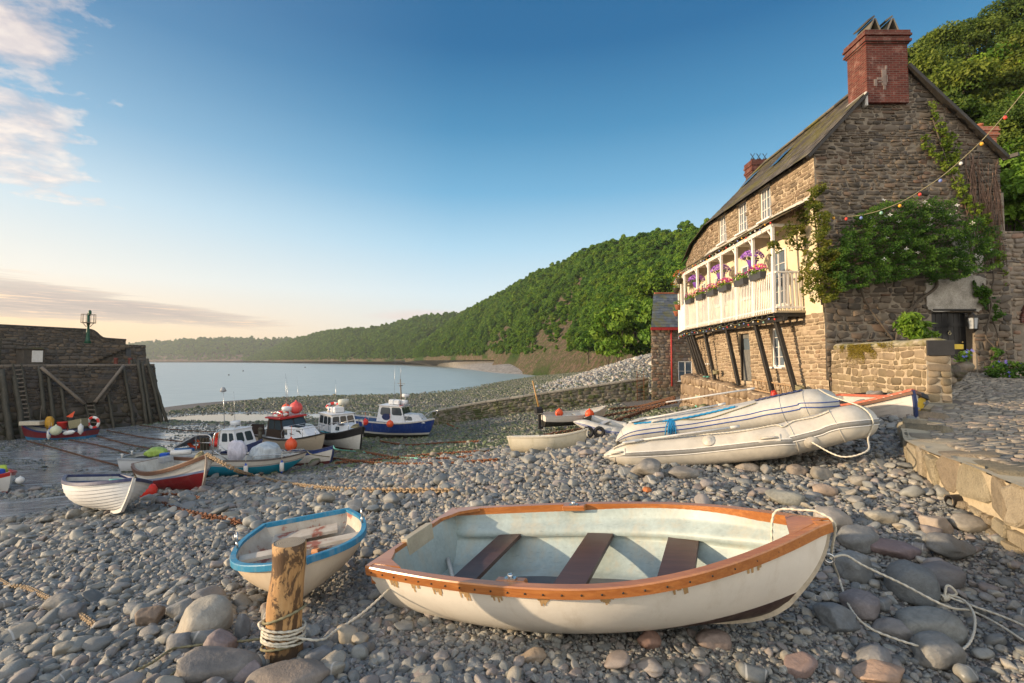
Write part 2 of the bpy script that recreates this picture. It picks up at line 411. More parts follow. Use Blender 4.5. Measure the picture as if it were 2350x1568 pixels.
def make_beach():
    rows = list(np.arange(-24, 2, 2.0))+list(np.arange(2.0, 12, .14))+list(np.geomspace(12, 290, 150))
    us = list(np.linspace(-1.45, 1.45, 150)); us = [-9, -5, -3, -2]+us+[2, 3, 5, 9]
    Y, U = np.meshgrid(np.array(rows), np.array(us), indexing='ij')
    X = U*np.maximum(np.abs(Y), 2.2); Z = ground_np(X, Y)
    ex = np.interp(Y, [-8, 2.5, 4.5, 7, 9.2, 11.5, 16, 40], [3.3, 4.35, 4.8, 5.7, 7.5, 9.75, 10.6, 12]); sz = EYE-np.interp(Y, [-8, 4, 7, 9.1, 11.5, 14, 16, 40], [1.15, 1.15, 1.16, 1.12, 1.0, .72, .42, .25])
    k = np.clip((X-ex)/.5, 0, 1); Z = np.where(Y < 40, Z*(1-k)+np.minimum(Z, sz-.5)*k, Z)
    nr, nc = X.shape
    vs = np.stack([X, Y, Z], -1).reshape(-1, 3)
    idx = np.arange(nr*nc).reshape(nr, nc)
    f = np.stack([idx[:-1, :-1], idx[:-1, 1:], idx[1:, 1:], idx[1:, :-1]], -1).reshape(-1, 4)
    me = bpy.data.meshes.new('beach'); me.from_pydata(vs.tolist(), [], f.tolist()); me.polygons.foreach_set('use_smooth', [True]*len(f))
    x, y, z = vs.T
    wet = np.maximum(mud_np(x, y), np.clip((1.35-z)/.4, 0, 1)*np.clip((y-20)/8, 0, 1)*np.clip((-x-7)/5, 0, 1)*np.clip((64-y)/6, 0, 1))
    for n, a in (('wet', wet),):
        at = me.attributes.new(n, 'FLOAT', 'POINT'); at.data.foreach_set('value', a.astype(float))
    def fn(t, b):
        p = t.pos(); n1 = t.noise(.55, 6, .65, p); n2 = t.noise(14, 5, .7, p); vr = t.voro(9, p)
        w = t.ramp(t.math('MULTIPLY_ADD', n1, .9, t.math('SUBTRACT', t.attr('wet'), .62)), [(.1, 0), (.34, 1)])
        dry = t.ramp(n2, [(.3, (.06, .056, .052)), (.55, (.15, .14, .13)), (.75, (.27, .25, .22))])
        mud = t.ramp(t.noise(1.4, 7, .7, t.mapping(p, (.7, 1.6, 1))), [(.35, (.16, .165, .168)), (.5, (.31, .315, .31)), (.7, (.50, .495, .48))])
        t.val(t.mix(w, dry, mud), b.inputs['Base Color'])
        sheen = t.ramp(t.noise(.9, 5, .6, t.mapping(p, (.6, 1.8, 1))), [(.40, .30), (.56, .07)])
        t.val(t.mix(w, (.85, .85, .85), sheen), b.inputs['Roughness'])
        h = t.mix(w, t.math('MULTIPLY_ADD', n2, .8, vr), t.math('MULTIPLY', n2, .12))
        t.val(t.bump(h, .7, .05), b.inputs['Normal'])
    me.materials.append(material('shingle bed', fn)); o = link(bpy.data.objects.new('beach', me)); o['kind'] = 'structure'
make_beach()
def make_water():
    def sea(t, b):
        p = t.pos()
        n = t.noise(.55, 4, .6, t.mapping(p, (.45, 1.0, 1), (0, 0, R(12)))); n2 = t.noise(2.6, 3, .6, t.mapping(p, (.6, 1.2, 1))); n3 = t.noise(.05, 3, .5, t.mapping(p, (.4, 1.5, 1)))
        t.val(t.ramp(t.noise(.9, 6, .7, t.mapping(p, (.12, 1.0, 1))), [(.38, (.27, .35, .365)), (.62, (.43, .49, .485))]), b.inputs['Base Color']); b.inputs['Roughness'].default_value = .32  # pale streaked base colour paints in the sky's reflection on ripples
        b.inputs['IOR'].default_value = 1.33
        h = t.math('MULTIPLY_ADD', n2, .3, t.math('MULTIPLY', n, t.math('MULTIPLY_ADD', n3, .8, .4)))
        t.val(t.bump(h, .14, .25), b.inputs['Normal'])
    mb = MB(); xs = [-3400, -1200, -400, -150, -60, 0, 30]; ys = [60, 100, 160, 260, 450, 800, 1500, 3400]
    for i in range(len(xs)-1):
        for j in range(len(ys)-1): mb.quad((xs[i], ys[j], 0), (xs[i+1], ys[j], 0), (xs[i+1], ys[j+1], 0), (xs[i], ys[j+1], 0))
    o = mb.build('sea', material('sea water', sea)); o['kind'] = 'structure'
    mb = MB(); pts = []
    for k in range(40):
        a = 2*math.pi*k/40; q = 1+.12*math.sin(3*a+1)+.08*math.sin(7*a)
        pts.append((-31+11.0*q*math.cos(a), 55.5+6.0*q*math.sin(a), .27))
    mb.add(pts, [tuple(range(40))])
    def pool(t, b):
        b.inputs['Base Color'].default_value = (.05, .05, .05, 1); b.inputs['Roughness'].default_value = .03; b.inputs['IOR'].default_value = 1.33
        t.val(t.bump(t.noise(3, 2, .5, t.pos()), .04, .02), b.inputs['Normal'])
    o = mb.build('tide_pool', material('still water', pool)); o['kind'] = 'structure'
make_water()
def scatter(name, pos, scl, rot, srcs, mat=None, kind='stuff', label=None, seed=3):
    me = bpy.data.meshes.new(name); me.from_pydata(np.asarray(pos, float).tolist(), [], [])
    N = len(pos); rg = np.random.default_rng(seed)
    a = me.attributes.new('scl', 'FLOAT_VECTOR', 'POINT'); a.data.foreach_set('vector', np.asarray(scl, float).ravel())
    a = me.attributes.new('rot', 'FLOAT_VECTOR', 'POINT'); a.data.foreach_set('vector', np.asarray(rot, float).ravel())
    a = me.attributes.new('pick', 'INT', 'POINT'); a.data.foreach_set('value', rg.integers(0, len(srcs), N).astype(np.int32))
    o = link(bpy.data.objects.new(name, me)); o['kind'] = kind
    if label: o['label'] = label
    g = bpy.data.node_groups.new(name, 'GeometryNodeTree')
    g.interface.new_socket('Geometry', in_out='INPUT', socket_type='NodeSocketGeometry')
    g.interface.new_socket('Geometry', in_out='OUTPUT', socket_type='NodeSocketGeometry')
    n = g.nodes; l = g.links
    gi = n.new('NodeGroupInput'); go = n.new('NodeGroupOutput'); iop = n.new('GeometryNodeInstanceOnPoints'); jn = n.new('GeometryNodeJoinGeometry')
    for s in srcs:
        oi = n.new('GeometryNodeObjectInfo'); oi.transform_space = 'ORIGINAL'; oi.inputs['Object'].default_value = s; oi.inputs['As Instance'].default_value = True
        l.new(oi.outputs['Geometry'], jn.inputs[0])
    def named(nm, ty):
        q = n.new('GeometryNodeInputNamedAttribute'); q.data_type = ty; q.inputs['Name'].default_value = nm; return q.outputs['Attribute']
    l.new(gi.outputs[0], iop.inputs['Points']); l.new(jn.outputs[0], iop.inputs['Instance'])
    iop.inputs['Pick Instance'].default_value = True
    l.new(named('pick', 'INT'), iop.inputs['Instance Index']); l.new(named('scl', 'FLOAT_VECTOR'), iop.inputs['Scale'])
    er = n.new('FunctionNodeEulerToRotation'); l.new(named('rot', 'FLOAT_VECTOR'), er.inputs[0]); l.new(er.outputs[0], iop.inputs['Rotation'])
    out = iop.outputs[0]
    if mat:
        sm = n.new('GeometryNodeSetMaterial'); sm.inputs['Material'].default_value = mat; l.new(out, sm.inputs[0]); out = sm.outputs[0]
    l.new(out, go.inputs[0])
    md = o.modifiers.new('scatter', 'NODES'); md.node_group = g
    if mat: me.materials.append(mat)
    return o
def leaf_mesh(centers, normals, size, rg, aspect=1.5, jit=.6, fold=True, rr=None):
    """many small leaf faces: returns verts, faces, per-vertex random"""
    N = len(centers); c = np.asarray(centers); nn = np.asarray(normals)+rg.normal(0, jit, (N, 3))
    nn /= np.linalg.norm(nn, axis=1, keepdims=True)+1e-9
    t = rg.normal(0, 1, (N, 3)); u = np.cross(nn, t); u /= np.linalg.norm(u, axis=1, keepdims=True)+1e-9; w = np.cross(nn, u)
    s = np.asarray(size) if np.ndim(size) else np.full(N, size); s = (s*rg.uniform(.65, 1.35, N))[:, None]
    V = np.stack([c-u*s*aspect*.5, c+w*s*.42+nn*s*.08, c+u*s*aspect*.5-nn*s*.1, c-w*s*.42+nn*s*.08], 1).reshape(-1, 3)
    F = np.arange(N*4).reshape(N, 4)
    r = np.repeat(rg.uniform(0, 1, N) if rr is None else rr, 4)
    return V, F, r
def np_obj(name, V, F, r, mats, parent=None, smooth=False, mi=None):
    me = bpy.data.meshes.new(name); me.from_pydata(np.asarray(V).tolist(), [], np.asarray(F).tolist())
    for m in (mats if isinstance(mats, (list, tuple)) else [mats]): me.materials.append(m)
    at = me.attributes.new('rnd', 'FLOAT', 'POINT'); at.data.foreach_set('value', np.asarray(r, float))
    if mi is not None: me.polygons.foreach_set('material_index', np.asarray(mi, np.int32))
    if smooth: me.polygons.foreach_set('use_smooth', [True]*len(F))
    o = link(bpy.data.objects.new(name, me))
    if parent: o.parent = parent
    return o
def crown_arrays(seed, rad=4.2, height=6.5, z0=2.0, lobes=16, leaves=1500, size=.55):
    rg = np.random.default_rng(seed); C = []; Nn = []
    L = []
    for i in range(lobes):
        h = rg.uniform(0, 1); a = rg.uniform(0, 2*math.pi); env = rad*(math.sin(math.pi*(.18+.74*h))**.8)
        q = env*math.sqrt(rg.uniform(.1, 1))*.72
        L.append((np.array([q*math.cos(a), q*math.sin(a), z0+height*(.15+.72*h)]), rad*rg.uniform(.24, .42)))
    per = leaves//lobes; R_ = []
    for c, r in L:
        d = rg.normal(0, 1, (per, 3)); d /= np.linalg.norm(d, axis=1, keepdims=True); d[:, 2] = np.where(d[:, 2] < -.35, -d[:, 2], d[:, 2])
        rr = r*rg.uniform(.72, 1.08, (per, 1)); C.append(c+d*rr*np.array([1, 1, .82])); Nn.append(d)
        R_.append(np.clip(rg.uniform(0, .6)+rg.uniform(0, .4, per), 0, 1))
    return leaf_mesh(np.concatenate(C), np.concatenate(Nn), size, rg, rr=np.concatenate(R_)), L
LEAF_HILL = leafmat('woodland leaves', (.020, .088, .005), (.18, .31, .024), .25, per_obj=.7)
LEAF_BRIGHT = leafmat('young leaves', (.07, .17, .014), (.22, .34, .04), .3, per_obj=.35)
LEAF_OLIVE = leafmat('olive leaves', (.036, .082, .008), (.17, .21, .028), .25, per_obj=.5)
BARK = wood('bark', (.05, .04, .03), (.14, .11, .08), (3, 3, 9), .9)
def tree(seed, label, mat, group=None, rad=4.2, height=6.5, z0=2.0, lobes=16, leaves=1500, size=.55, name='broadleaf_tree'):
    (V, F, r), L = crown_arrays(seed, rad, height, z0, lobes, leaves, size)
    t = thing(name, label, 'tree', group=group)
    mb = MB(); top = z0+height*.6; lean = Vector((rnd.uniform(-.4, .4), rnd.uniform(-.4, .4), 0))
    tr = spline([(0, 0, -1.5), lean*.3+Vector((0, 0, z0*.6)), lean+Vector((0, 0, top))], 4); n = len(tr)
    mb.tube(tr, [lerp(.30, .09, i/(n-1))*rad/4 for i in range(n)], 7)
    for c, q in L[:9]:
        b = tr[min(n-2, 3+rnd.randrange(n-4))]; e = Vector(c)
        mb.tube([b, (b+e)/2+Vector((0, 0, .3)), e], [.10*rad/4, .07*rad/4, .03], 5)
    mb.build('trunk', BARK, t)
    np_obj('crown', V, F, r, mat, t)
    return t
def ribbon(name, st, mat, n=90, m=26, amp=6, seed=0, back=60, sub=-2.5, low=0.0, gul=.017):
    """st: (foot px,py,Y, crest px,py,Y) stations; hill surface from the beach to the crest and over the back"""
    foot = spline([P(*s[:3]) for s in st], 12); crest = spline([P(*s[3:])-Vector((0, 0, low)) for s in st], 12)
    rows = []
    for f, c in zip(foot, crest):
        row = [Vector((f.x-(6 if f.y < 330 else 0), f.y-(6 if f.y < 330 else 0), f.z+(sub if f.y > 330 else -10)))]
        d = (c-f); side = Vector((d.x, d.y, 0)); side = side.normalized() if side.length > 1 else Vector((1, 0, 0))
        for j in range(m+1):
            w = j/m; p = Vector((lerp(f.x, c.x, w), lerp(f.y, c.y, w), lerp(f.z, c.z, w**.86)))
            k = math.sin(math.pi*min(1, w*1.0))**.6
            q = mnoise.fractal(Vector((p.x*.012+seed, p.y*.012, p.z*.02)), 1.0, 2.1, 4)
            q2 = mnoise.noise(Vector((p.x*.03, p.y*.03, seed+3)))
            pr = f.lerp(c, .35); g = 1-abs(mnoise.noise(Vector((pr.length*gul, w*.5, seed*2))))*2.2; q -= g*1.25*(1-.45*w)
            p = p-side*(q*amp*1.6*k)+Vector((0, 0, q2*amp*.35*k))
            row.append(p)
        row.append(c+side*back*.5+Vector((0, 0, -back*.1))); row.append(c+side*back*1.5+Vector((0, 0, -back*1.2)))
        rows.append(row)
    nc = len(rows[0]); mb = MB(); vs = [p for r_ in rows for p in r_]
    fs = [(i*nc+j, i*nc+j+1, (i+1)*nc+j+1, (i+1)*nc+j) for i in range(len(rows)-1) for j in range(nc-1)]
    mb.add(vs, fs, smooth=True)
    o = mb.build(name, mat, fix=True); o['kind'] = 'structure'
    at = o.data.attributes.new('bare', 'FLOAT', 'POINT'); at.data.foreach_set('value', [max(bare(p), 1.0 if i % nc < 3 and mnoise.noise(Vector(p)*.03) > -.25 else 0.0) for i, p in enumerate(vs)])
    return rows
SCARS = [[(1322, 628), (1345, 640), (1318, 720), (1300, 800), (1225, 812), (1205, 800), (1262, 720)], [(970, 812), (1000, 778), (1025, 780), (1000, 818)], [(1230, 804), (1420, 800), (1430, 826), (1225, 826)], [(1120, 770), (1150, 735), (1165, 745), (1140, 800), (1110, 810)]]
def scr(p): k = FPX/max(1, p[1]); return CXP+p[0]*k, 828-(p[2]-EYE)*k
def inpoly(x, y, poly):
    c = False; n = len(poly)
    for i in range(n):
        (x0, y0), (x1, y1) = poly[i], poly[(i+1) % n]
        if (y0 > y) != (y1 > y) and x < (x1-x0)*(y-y0)/(y1-y0)+x0: c = not c
    return c
def bare(p):
    x, y = scr(p); x += 26*mnoise.noise(Vector(p)*.06); y += 14*mnoise.noise(Vector(p)*.05+Vector((9, 0, 0)))
    return 1.0 if any(inpoly(x, y, q) for q in SCARS) else 0.0
def rockmat():
    def fn(t, b):
        p = t.pos(); n = t.noise(.35, 6, .7, p); n2 = t.noise(.06, 4, .6, p)
        rock = t.ramp(t.noise(.6, 7, .75, t.mapping(p, (1, 1, 2.2), (R(25), 0, 0))), [(.32, (.04, .03, .024)), (.5, (.115, .082, .06)), (.68, (.21, .15, .11))])
        grn = t.ramp(n, [(.35, (.012, .032, .005)), (.6, (.035, .065, .012)), (.75, (.07, .085, .02))])
        t.val(t.mix(t.math('MULTIPLY', t.ramp(t.math('MULTIPLY_ADD', n2, .7, t.math('MULTIPLY', n, .3)), [(.28, 0), (.38, 1)]), t.math('SUBTRACT', 1.0, t.math('MULTIPLY', t.attr('bare'), t.ramp(n, [(.42, 1), (.6, .25)])))), rock, grn), b.inputs['Base Color'])
        b.inputs['Roughness'].default_value = .95; b.inputs['Specular IOR Level'].default_value = .1
        t.val(t.bump(n, 1.0, 1.5), b.inputs['Normal'])
    return material('cliff and undergrowth', fn)
ROCK = rockmat()
def fargreen():
    def fn(t, b):
        p = t.pos(); n = t.noise(.03, 8, .8, p); n2 = t.noise(.008, 4, .6, p); z = t.sep(p)[2]
        grn = t.ramp(n, [(.40, (.006, .016, .004)), (.5, (.022, .042, .010)), (.62, (.05, .075, .018))])
        fld = t.mix(t.ramp(n2, [(.56, 0), (.6, 1)]), grn, (.07, .11, .03))
        rock = t.ramp(t.noise(.06, 6, .7, t.mapping(p, (1, 1, .4))), [(.35, (.08, .06, .05)), (.65, (.22, .16, .12))])
        up = t.math('MULTIPLY_ADD', z, 1/75, 0, True)
        c = t.mix(t.ramp(t.math('MULTIPLY_ADD', n, .8, up), [(.72, 1), (.9, 0)]), t.mix(t.ramp(up, [(.82, 0), (.92, 1)]), grn, fld), rock)
        t.val(c, b.inputs['Base Color']); b.inputs['Roughness'].default_value = 1; b.inputs['Specular IOR Level'].default_value = .05
        t.val(t.bump(n, 1.0, 14), b.inputs['Normal'])
    return material('far headland', fn)
H1 = [(1530, 816, 75, 1760, 500, 175), (1495, 816, 100, 1640, 505, 215), (1440, 816, 125, 1560, 512, 240), (1380, 819, 155, 1450, 531, 280), (1280, 816, 210, 1350, 563, 340), (1210, 817, 260, 1290, 594, 385), (1150, 818.5, 320, 1230, 619, 430), (1080, 820, 400, 1150, 664, 540), (1010, 821.5, 500, 1080, 703, 650), (960, 823, 600, 1030, 735, 760), (930, 827, 680, 985, 775, 800)]
H2 = [(1080, 825, 620, 1130, 690, 900), (1010, 826, 690, 1055, 714, 950), (940, 826.5, 760, 960, 724, 1010), (850, 827, 880, 850, 750, 1130), (780, 827, 1000, 790, 752, 1230), (700, 827.5, 1180, 735, 761, 1380), (640, 828, 1400, 660, 782, 1600), (590, 828, 1600, 600, 806, 1700), (560, 828.4, 1750, 560, 822, 1800)]
H3 = [(700, 828, 1700, 720, 778, 2000), (620, 828, 1800, 620, 781, 2050), (560, 828.3, 1850, 540, 779, 2080), (480, 828.4, 1900, 470, 780, 2120), (400, 828.5, 1950, 395, 785, 2150), (320, 828.6, 2000, 320, 790, 2200), (270, 828.6, 2050, 260, 797, 2250), (120, 828.6, 2100, 100, 806, 2300), (-150, 828.6, 2150, -150, 812, 2350)]
rows1 = ribbon('hills', H1, ROCK, amp=8, seed=1, low=7.5)
rows2 = ribbon('hills', H2, ROCK, amp=12, seed=9, back=120, low=9, gul=.011)
rows3 = ribbon('hills', H3, fargreen(), amp=9, seed=17, back=200)
def far_shore():
    sh = [(27, 225), (3, 262), (-14, 343), (-40, 460), (-65, 580), (-130, 800), (-256, 1160), (-560, 1650), (-1000, 2000), (-2500, 2300)]
    ft = [P(1345, 816, 180), P(1280, 816, 215)]+[P(*s[:3]) for s in H1[5:]]+[P(*s[:3]) for s in H2[3:7]]+[P(*s[:3]) for s in H3[3:]]
    ft = sorted([(v.x, v.y, v.z) for v in ft], key=lambda q: q[1]); fy = [q[1] for q in ft]
    mb = MB(); rows = []
    for x, y in spline([(a, b, 0) for a, b in sh], 8) and [(q.x, q.y) for q in spline([(a, b, 0) for a, b in sh], 8)]:
        fx = interp(fy, [q[0] for q in ft], y)+12; fz = interp(fy, [q[2] for q in ft], y)-.4
        rows.append([Vector((lerp(x-14, fx, w), y, lerp(-1.3, max(fz, 1.5), w**.8)+.35*mnoise.noise(Vector((x*.05+w*6, y*.03, 0)))-3*max(0, min(1, (285-y)/60)))) for w in (0, .2, .35, .5, .65, .8, .92, 1.0)])
    nc = 8
    mb.add([p for r_ in rows for p in r_], [(i*nc+j, i*nc+j+1, (i+1)*nc+j+1, (i+1)*nc+j) for i in range(len(rows)-1) for j in range(nc-1)], smooth=True)
    def fn(t, b):
        p = t.pos(); n = t.noise(.5, 7, .75, p)
        t.val(t.ramp(n, [(.3, (.06, .06, .06)), (.5, (.18, .175, .17)), (.72, (.36, .35, .335))]), b.inputs['Base Color']); b.inputs['Roughness'].default_value = .9
        t.val(t.bump(n, 1, .5), b.inputs['Normal'])
    o = mb.build('shore', material('far shingle', fn), fix=True); o['kind'] = 'structure'
far_shore()
PROTO = []
spots = [(1415, 790, 88, 5.2, 11, LEAF_BRIGHT, 'light green tree in front of the cliff, left of the slate roofed brick house'),
         (1462, 786, 92, 5.0, 12.5, LEAF_BRIGHT, 'tall yellow-green tree close beside the slate roof of the brick house'),
         (1440, 745, 108, 5.5, 10, LEAF_HILL, 'dark green tree standing above the light green trees near the brick house'),
         (1496, 770, 84, 3.4, 9, LEAF_BRIGHT, 'narrow bright green bush-like tree touching the brick house wall'),
         (1395, 812, 96, 3.0, 5, LEAF_BRIGHT, 'low light green tree at the top of the shingle bank below the cliff'),
         (1350, 800, 150, 4.0, 7, LEAF_HILL, 'small dark tree growing on the cliff foot above the beach'),
         (1500, 700, 118, 5.8, 11, LEAF_HILL, 'broad dark green tree behind the slate roof of the brick house')]
for k, (px, py, Y, rad, h, m, lab) in enumerate(spots):
    t = tree(50+k, lab, m, 'trees at the foot of the wooded hill', rad, h, 1.5, 20, 2600, .62)
    p = P(px, py, Y); t.location = (p.x, p.y, p.z-h*.45); PROTO.append(t)
SRC = [[c for c in t.children if c.name.startswith('crown')][0] for t in PROTO]
def grow(name, rows, n, smin, smax, seed, lo=.035, bar=.52, srcs=SRC, label=None, hue=0):
    rg = np.random.default_rng(seed); A = np.array([[tuple(p) for p in r_[1:]] for r_ in rows]); ni, nj = A.shape[:2]
    pos = []; 
    area = np.linalg.norm(np.cross(A[1:, :-1]-A[:-1, :-1], A[:-1, 1:]-A[:-1, :-1]), axis=-1); area[:, -1] *= .1
    w = area.ravel()/area.sum(); pick = rg.choice(len(w), n, p=w); scl = []; rot = []
    for q in pick:
        i, j = divmod(q, nj-1); a, b = rg.uniform(0, 1, 2)
        p = (A[i, j]*(1-a)+A[i+1, j]*a)*(1-b)+(A[i, j+1]*(1-a)+A[i+1, j+1]*a)*b
        h = (j+b)/(nj-3)
        bn = mnoise.fractal(Vector((p[0]*.022, p[1]*.022, p[2]*.03)), 1, 2, 3)
        if h < lo*.3 or (h < .3 and bn > bar+h*1.0): continue
        if rg.uniform() < .82 and bare(p): continue
        s = rg.uniform(smin, smax)*(0.55+.45*min(1, h*3)); pos.append(p-np.array([0, 0, 3.0*s])); scl.append([s*rg.uniform(.9, 1.15), s*rg.uniform(.9, 1.15), s*rg.uniform(.8, 1.15)])
        rot.append([rg.uniform(-.12, .12), rg.uniform(-.12, .12), rg.uniform(0, 6.28)])
    return scatter(name, pos, scl, rot, srcs, LEAF_HILL, 'stuff', label, seed)
grow('woodland', rows1, 17000, .26, .74, 5)
grow('woodland', rows2, 13000, .5, 1.15, 6)
grow('woodland', rows3, 6500, .8, 1.7, 8)
def bank_z(x, y): return 7.2+max(0, x-18.5)*.78+max(0, y-30)*.06+.6*mnoise.noise(Vector((x*.2, y*.2, 4)))
def bank():
    mb = MB(); xs = np.linspace(17, 90, 40); ys = np.linspace(19, 110, 40); nc = len(ys)
    mb.add([(x+max(0, y-40)*.25, y, bank_z(x, y)-(1.2 if y < 22 else 0)) for x in xs for y in ys], [(i*nc+j, (i+1)*nc+j, (i+1)*nc+j+1, i*nc+j+1) for i in range(len(xs)-1) for j in range(nc-1)], smooth=True)
    o = mb.build('hillside', ROCK, fix=True); o['kind'] = 'structure'
bank()
big = [(2110, 205, 44, 4.4, 8.5, LEAF_OLIVE, 'olive green tree just right of the tall brick chimney'),
       (2165, 130, 52, 4.6, 9.0, LEAF_OLIVE, 'tall olive tree topping the skyline between chimney and right edge'),
       (2235, 110, 55, 4.6, 8.5, LEAF_OLIVE, 'rounded tree with feathery top on the bank behind the gable'),
       (2310, 70, 56, 5.2, 9.5, LEAF_OLIVE, 'large dark olive tree reaching the top right corner'),
       (2200, 215, 40, 3.8, 7.0, LEAF_OLIVE, 'yellowish green tree halfway up the bank above the gable verge'),
       (2270, 190, 44, 4.2, 7.5, LEAF_HILL, 'dark shaded tree in the middle of the bank behind the gable'),
       (2335, 170, 42, 4.0, 8.0, LEAF_OLIVE, 'pale green tree leaning out near the bulb string at the right edge'),
       (2160, 275, 34, 2.6, 5.0, LEAF_OLIVE, 'small olive tree peeping over the dark verge of the gable'),
       (2225, 300, 34, 2.4, 4.5, LEAF_HILL, 'small dark tree over the verge left of the short brick chimney'),
       (2320, 290, 33, 3.4, 6.5, LEAF_OLIVE, 'leafy yellow-green tree right of the short brick chimney'),
       (2390, 110, 48, 5.0, 9.0, LEAF_OLIVE, 'olive tree cut by the right edge near the top corner'),
       (2400, 260, 38, 4.0, 7.0, LEAF_HILL, 'dark tree cut by the right edge halfway up the bank'),
       (2350, 375, 30, 2.6, 4.5, LEAF_HILL, 'dark bushy tree just above the bright shrub beside the gable'),
       (2075, 165, 50, 3.4, 7.0, LEAF_OLIVE, 'slender olive tree half hidden behind the tall brick chimney')]
for k, (px, py, Y, rad, h, m, lab) in enumerate(big):
    t = tree(80+k, lab, m, 'trees on the bank behind the cottage', rad, h, 1.4, 30, 15000, .20)
    p = P(px, py, Y); t.location = (p.x, p.y, p.z-h*.6-1.7); t.rotation_euler.z = k*1.3
BSRC = [[c for c in o.children if c.name.startswith('crown')][0] for o in bpy.data.objects if o.get('group') == 'trees on the bank behind the cottage']
rg_ = np.random.default_rng(12)
pp = []; ss = []; rr = []
for k in range(330):
    x = rg_.uniform(19, 88); y = rg_.uniform(27, 108); xx = x+max(0, y-40)*.25; s = rg_.uniform(.3, .62)
    q = CXP+FPX*xx/y
    if EYE+(bank_z(x, y)+7*s-EYE)/y*1.0 > 0 and q > 2380 or y > 60 or x < 40 and y < 60: pp.append((xx, y, bank_z(x, y)-2.5*s)); ss.append((s, s, s)); rr.append((0, 0, rg_.uniform(0, 6)))
scatter('undergrowth', pp, ss, rr, BSRC, LEAF_OLIVE, 'stuff')
for k, (px, py, Y, rad, h, lab) in enumerate([(2325, 480, 23, 1.9, 3.6, 'bright green shrub beside the gable above the arched wall'), (2342, 415, 26, 1.6, 2.6, 'pale green bush behind the bright shrub at the right edge'), (2375, 470, 22, 1.7, 3.2, 'light green shrub cut off by the right edge above the arch')]):
    t = tree(120+k, lab, LEAF_BRIGHT, None, rad, h, .3, 18, 5200, .16, 'shrub'); t['category'] = 'shrub'
    p = P(px, py, Y); t.location = (p.x, p.y, p.z-h*.55)
import bmesh
def pebble_arrays(seed, sub=3, flat=.52, angular=.0, cuts=6):
    bm = bmesh.new(); bmesh.ops.create_icosphere(bm, subdivisions=sub, radius=1)
    V = np.array([v.co[:] for v in bm.verts]); F = [[v.index for v in f.verts] for f in bm.faces]; bm.free()
    rg = np.random.default_rng(seed)
    p = 2.0+rg.uniform(0, .9); n = (np.abs(V)**p).sum(1)**(1/p); V = V/n[:, None]
    for k in range(cuts+int(angular*6)):
        d = rg.normal(0, 1, 3); d /= np.linalg.norm(d); h = rg.uniform(.62, .92)-angular*.12
        ov = V @ d-h; V = V-np.outer(np.where(ov > 0, ov*(.75+.2*angular), 0), d)
    off = rg.uniform(0, 50)
    for i, v in enumerate(V):
        q = mnoise.noise(Vector(v*1.1)+Vector((off, 0, 0)))*.16+mnoise.noise(Vector(v*3.2)+Vector((0, off, 0)))*.03*(1+2*angular)
        V[i] = v*(1+q)
    V *= np.array([1, rg.uniform(.62, .9), flat*rg.uniform(.75, 1.25)])*.5
    return V, F
TONES = [(0, (.105, .113, .120)), (.15, (.205, .212, .215)), (.32, (.165, .175, .185)), (.45, (.27, .275, .268)), (.55, (.215, .185, .18)), (.64, (.28, .255, .25)), (.73, (.19, .205, .215)), (.82, (.34, .30, .245)), (.90, (.25, .26, .26)), (1, (.40, .37, .33))]
def pebblemat(name, mult=1.0, moss=None, moss_cov=.5, rough=.62, wetness=0.0):
    def fn(t, b):
        r = t.new('ShaderNodeObjectInfo').outputs['Random']; v = t.coord('Object')
        off = t.math('MULTIPLY', r, 37.0); vv = t.new('ShaderNodeVectorMath', operation='ADD'); t.l.new(v, vv.inputs[0]); t.l.new(t.comb(off, off, 0.0), vv.inputs[1]); v = vv.outputs[0]
        c = t.ramp(r, [(p, tuple(min(.8, q*mult*w) for q, w in zip(x, (1.0, .99, .93)))) for p, x in TONES])
        n = t.noise(2.4, 6, .62, v); n2 = t.noise(22, 4, .7, v)
        k = t.math('MULTIPLY_ADD', n, .62, t.math('MULTIPLY_ADD', n2, .55, .42)); c = t.mix(1.0, c, t.comb(k, k, k), 'MULTIPLY')
        r2 = t.math('FRACT', t.math('MULTIPLY', r, 91.7))
        wv = t.new('ShaderNodeTexWave'); wv.inputs['Scale'].default_value = .55; wv.inputs['Distortion'].default_value = 3.5; wv.inputs['Detail'].default_value = 2; t.l.new(v, wv.inputs[0])
        vein = t.math('MULTIPLY', t.ramp(wv.outputs['Fac'], [(.965, 0), (.99, 1)]), t.ramp(r2, [(.80, 0), (.84, .7)]))
        c = t.mix(vein, c, (.5, .49, .46))
        st = t.math('MULTIPLY', t.ramp(t.noise(1.3, 4, .6, v), [(.52, 0), (.7, 1)]), t.ramp(r2, [(.5, .0), (.75, .4)]))
        c = t.mix(st, c, tuple(q*mult for q in (.27, .20, .14)))
        if moss:
            mm = t.math('MULTIPLY_ADD', t.noise(.35, 4, .6, t.pos()), 1.1, t.math('MULTIPLY', n, .45))
            nz = t.sep(t.new('ShaderNodeNewGeometry').outputs['Normal'])[2]
            f = t.math('MULTIPLY', t.ramp(mm, [(.80-moss_cov*.35, 0), (.92-moss_cov*.35, 1)]), t.ramp(nz, [(.1, 0), (.5, .9)]))
            c = t.mix(f, c, t.mix(r2, moss, tuple(q*2.0 for q in moss)))
        t.val(c, b.inputs['Base Color']); t.val(t.math('MULTIPLY_ADD', n2, .22, rough-.12), b.inputs['Roughness'])
        b.inputs['Specular IOR Level'].default_value = .38
        t.val(t.bump(t.math('MULTIPLY_ADD', n2, .35, n), .4, .03), b.inputs['Normal'])
    return material(name, fn)
PEB = pebblemat('beach pebble', .98)
PEB_WEED = pebblemat('weedy stone', .95, (.05, .066, .020), .58, .55)
PEB_DARK = pebblemat('damp stone', .62, (.03, .04, .012), .25, .38)
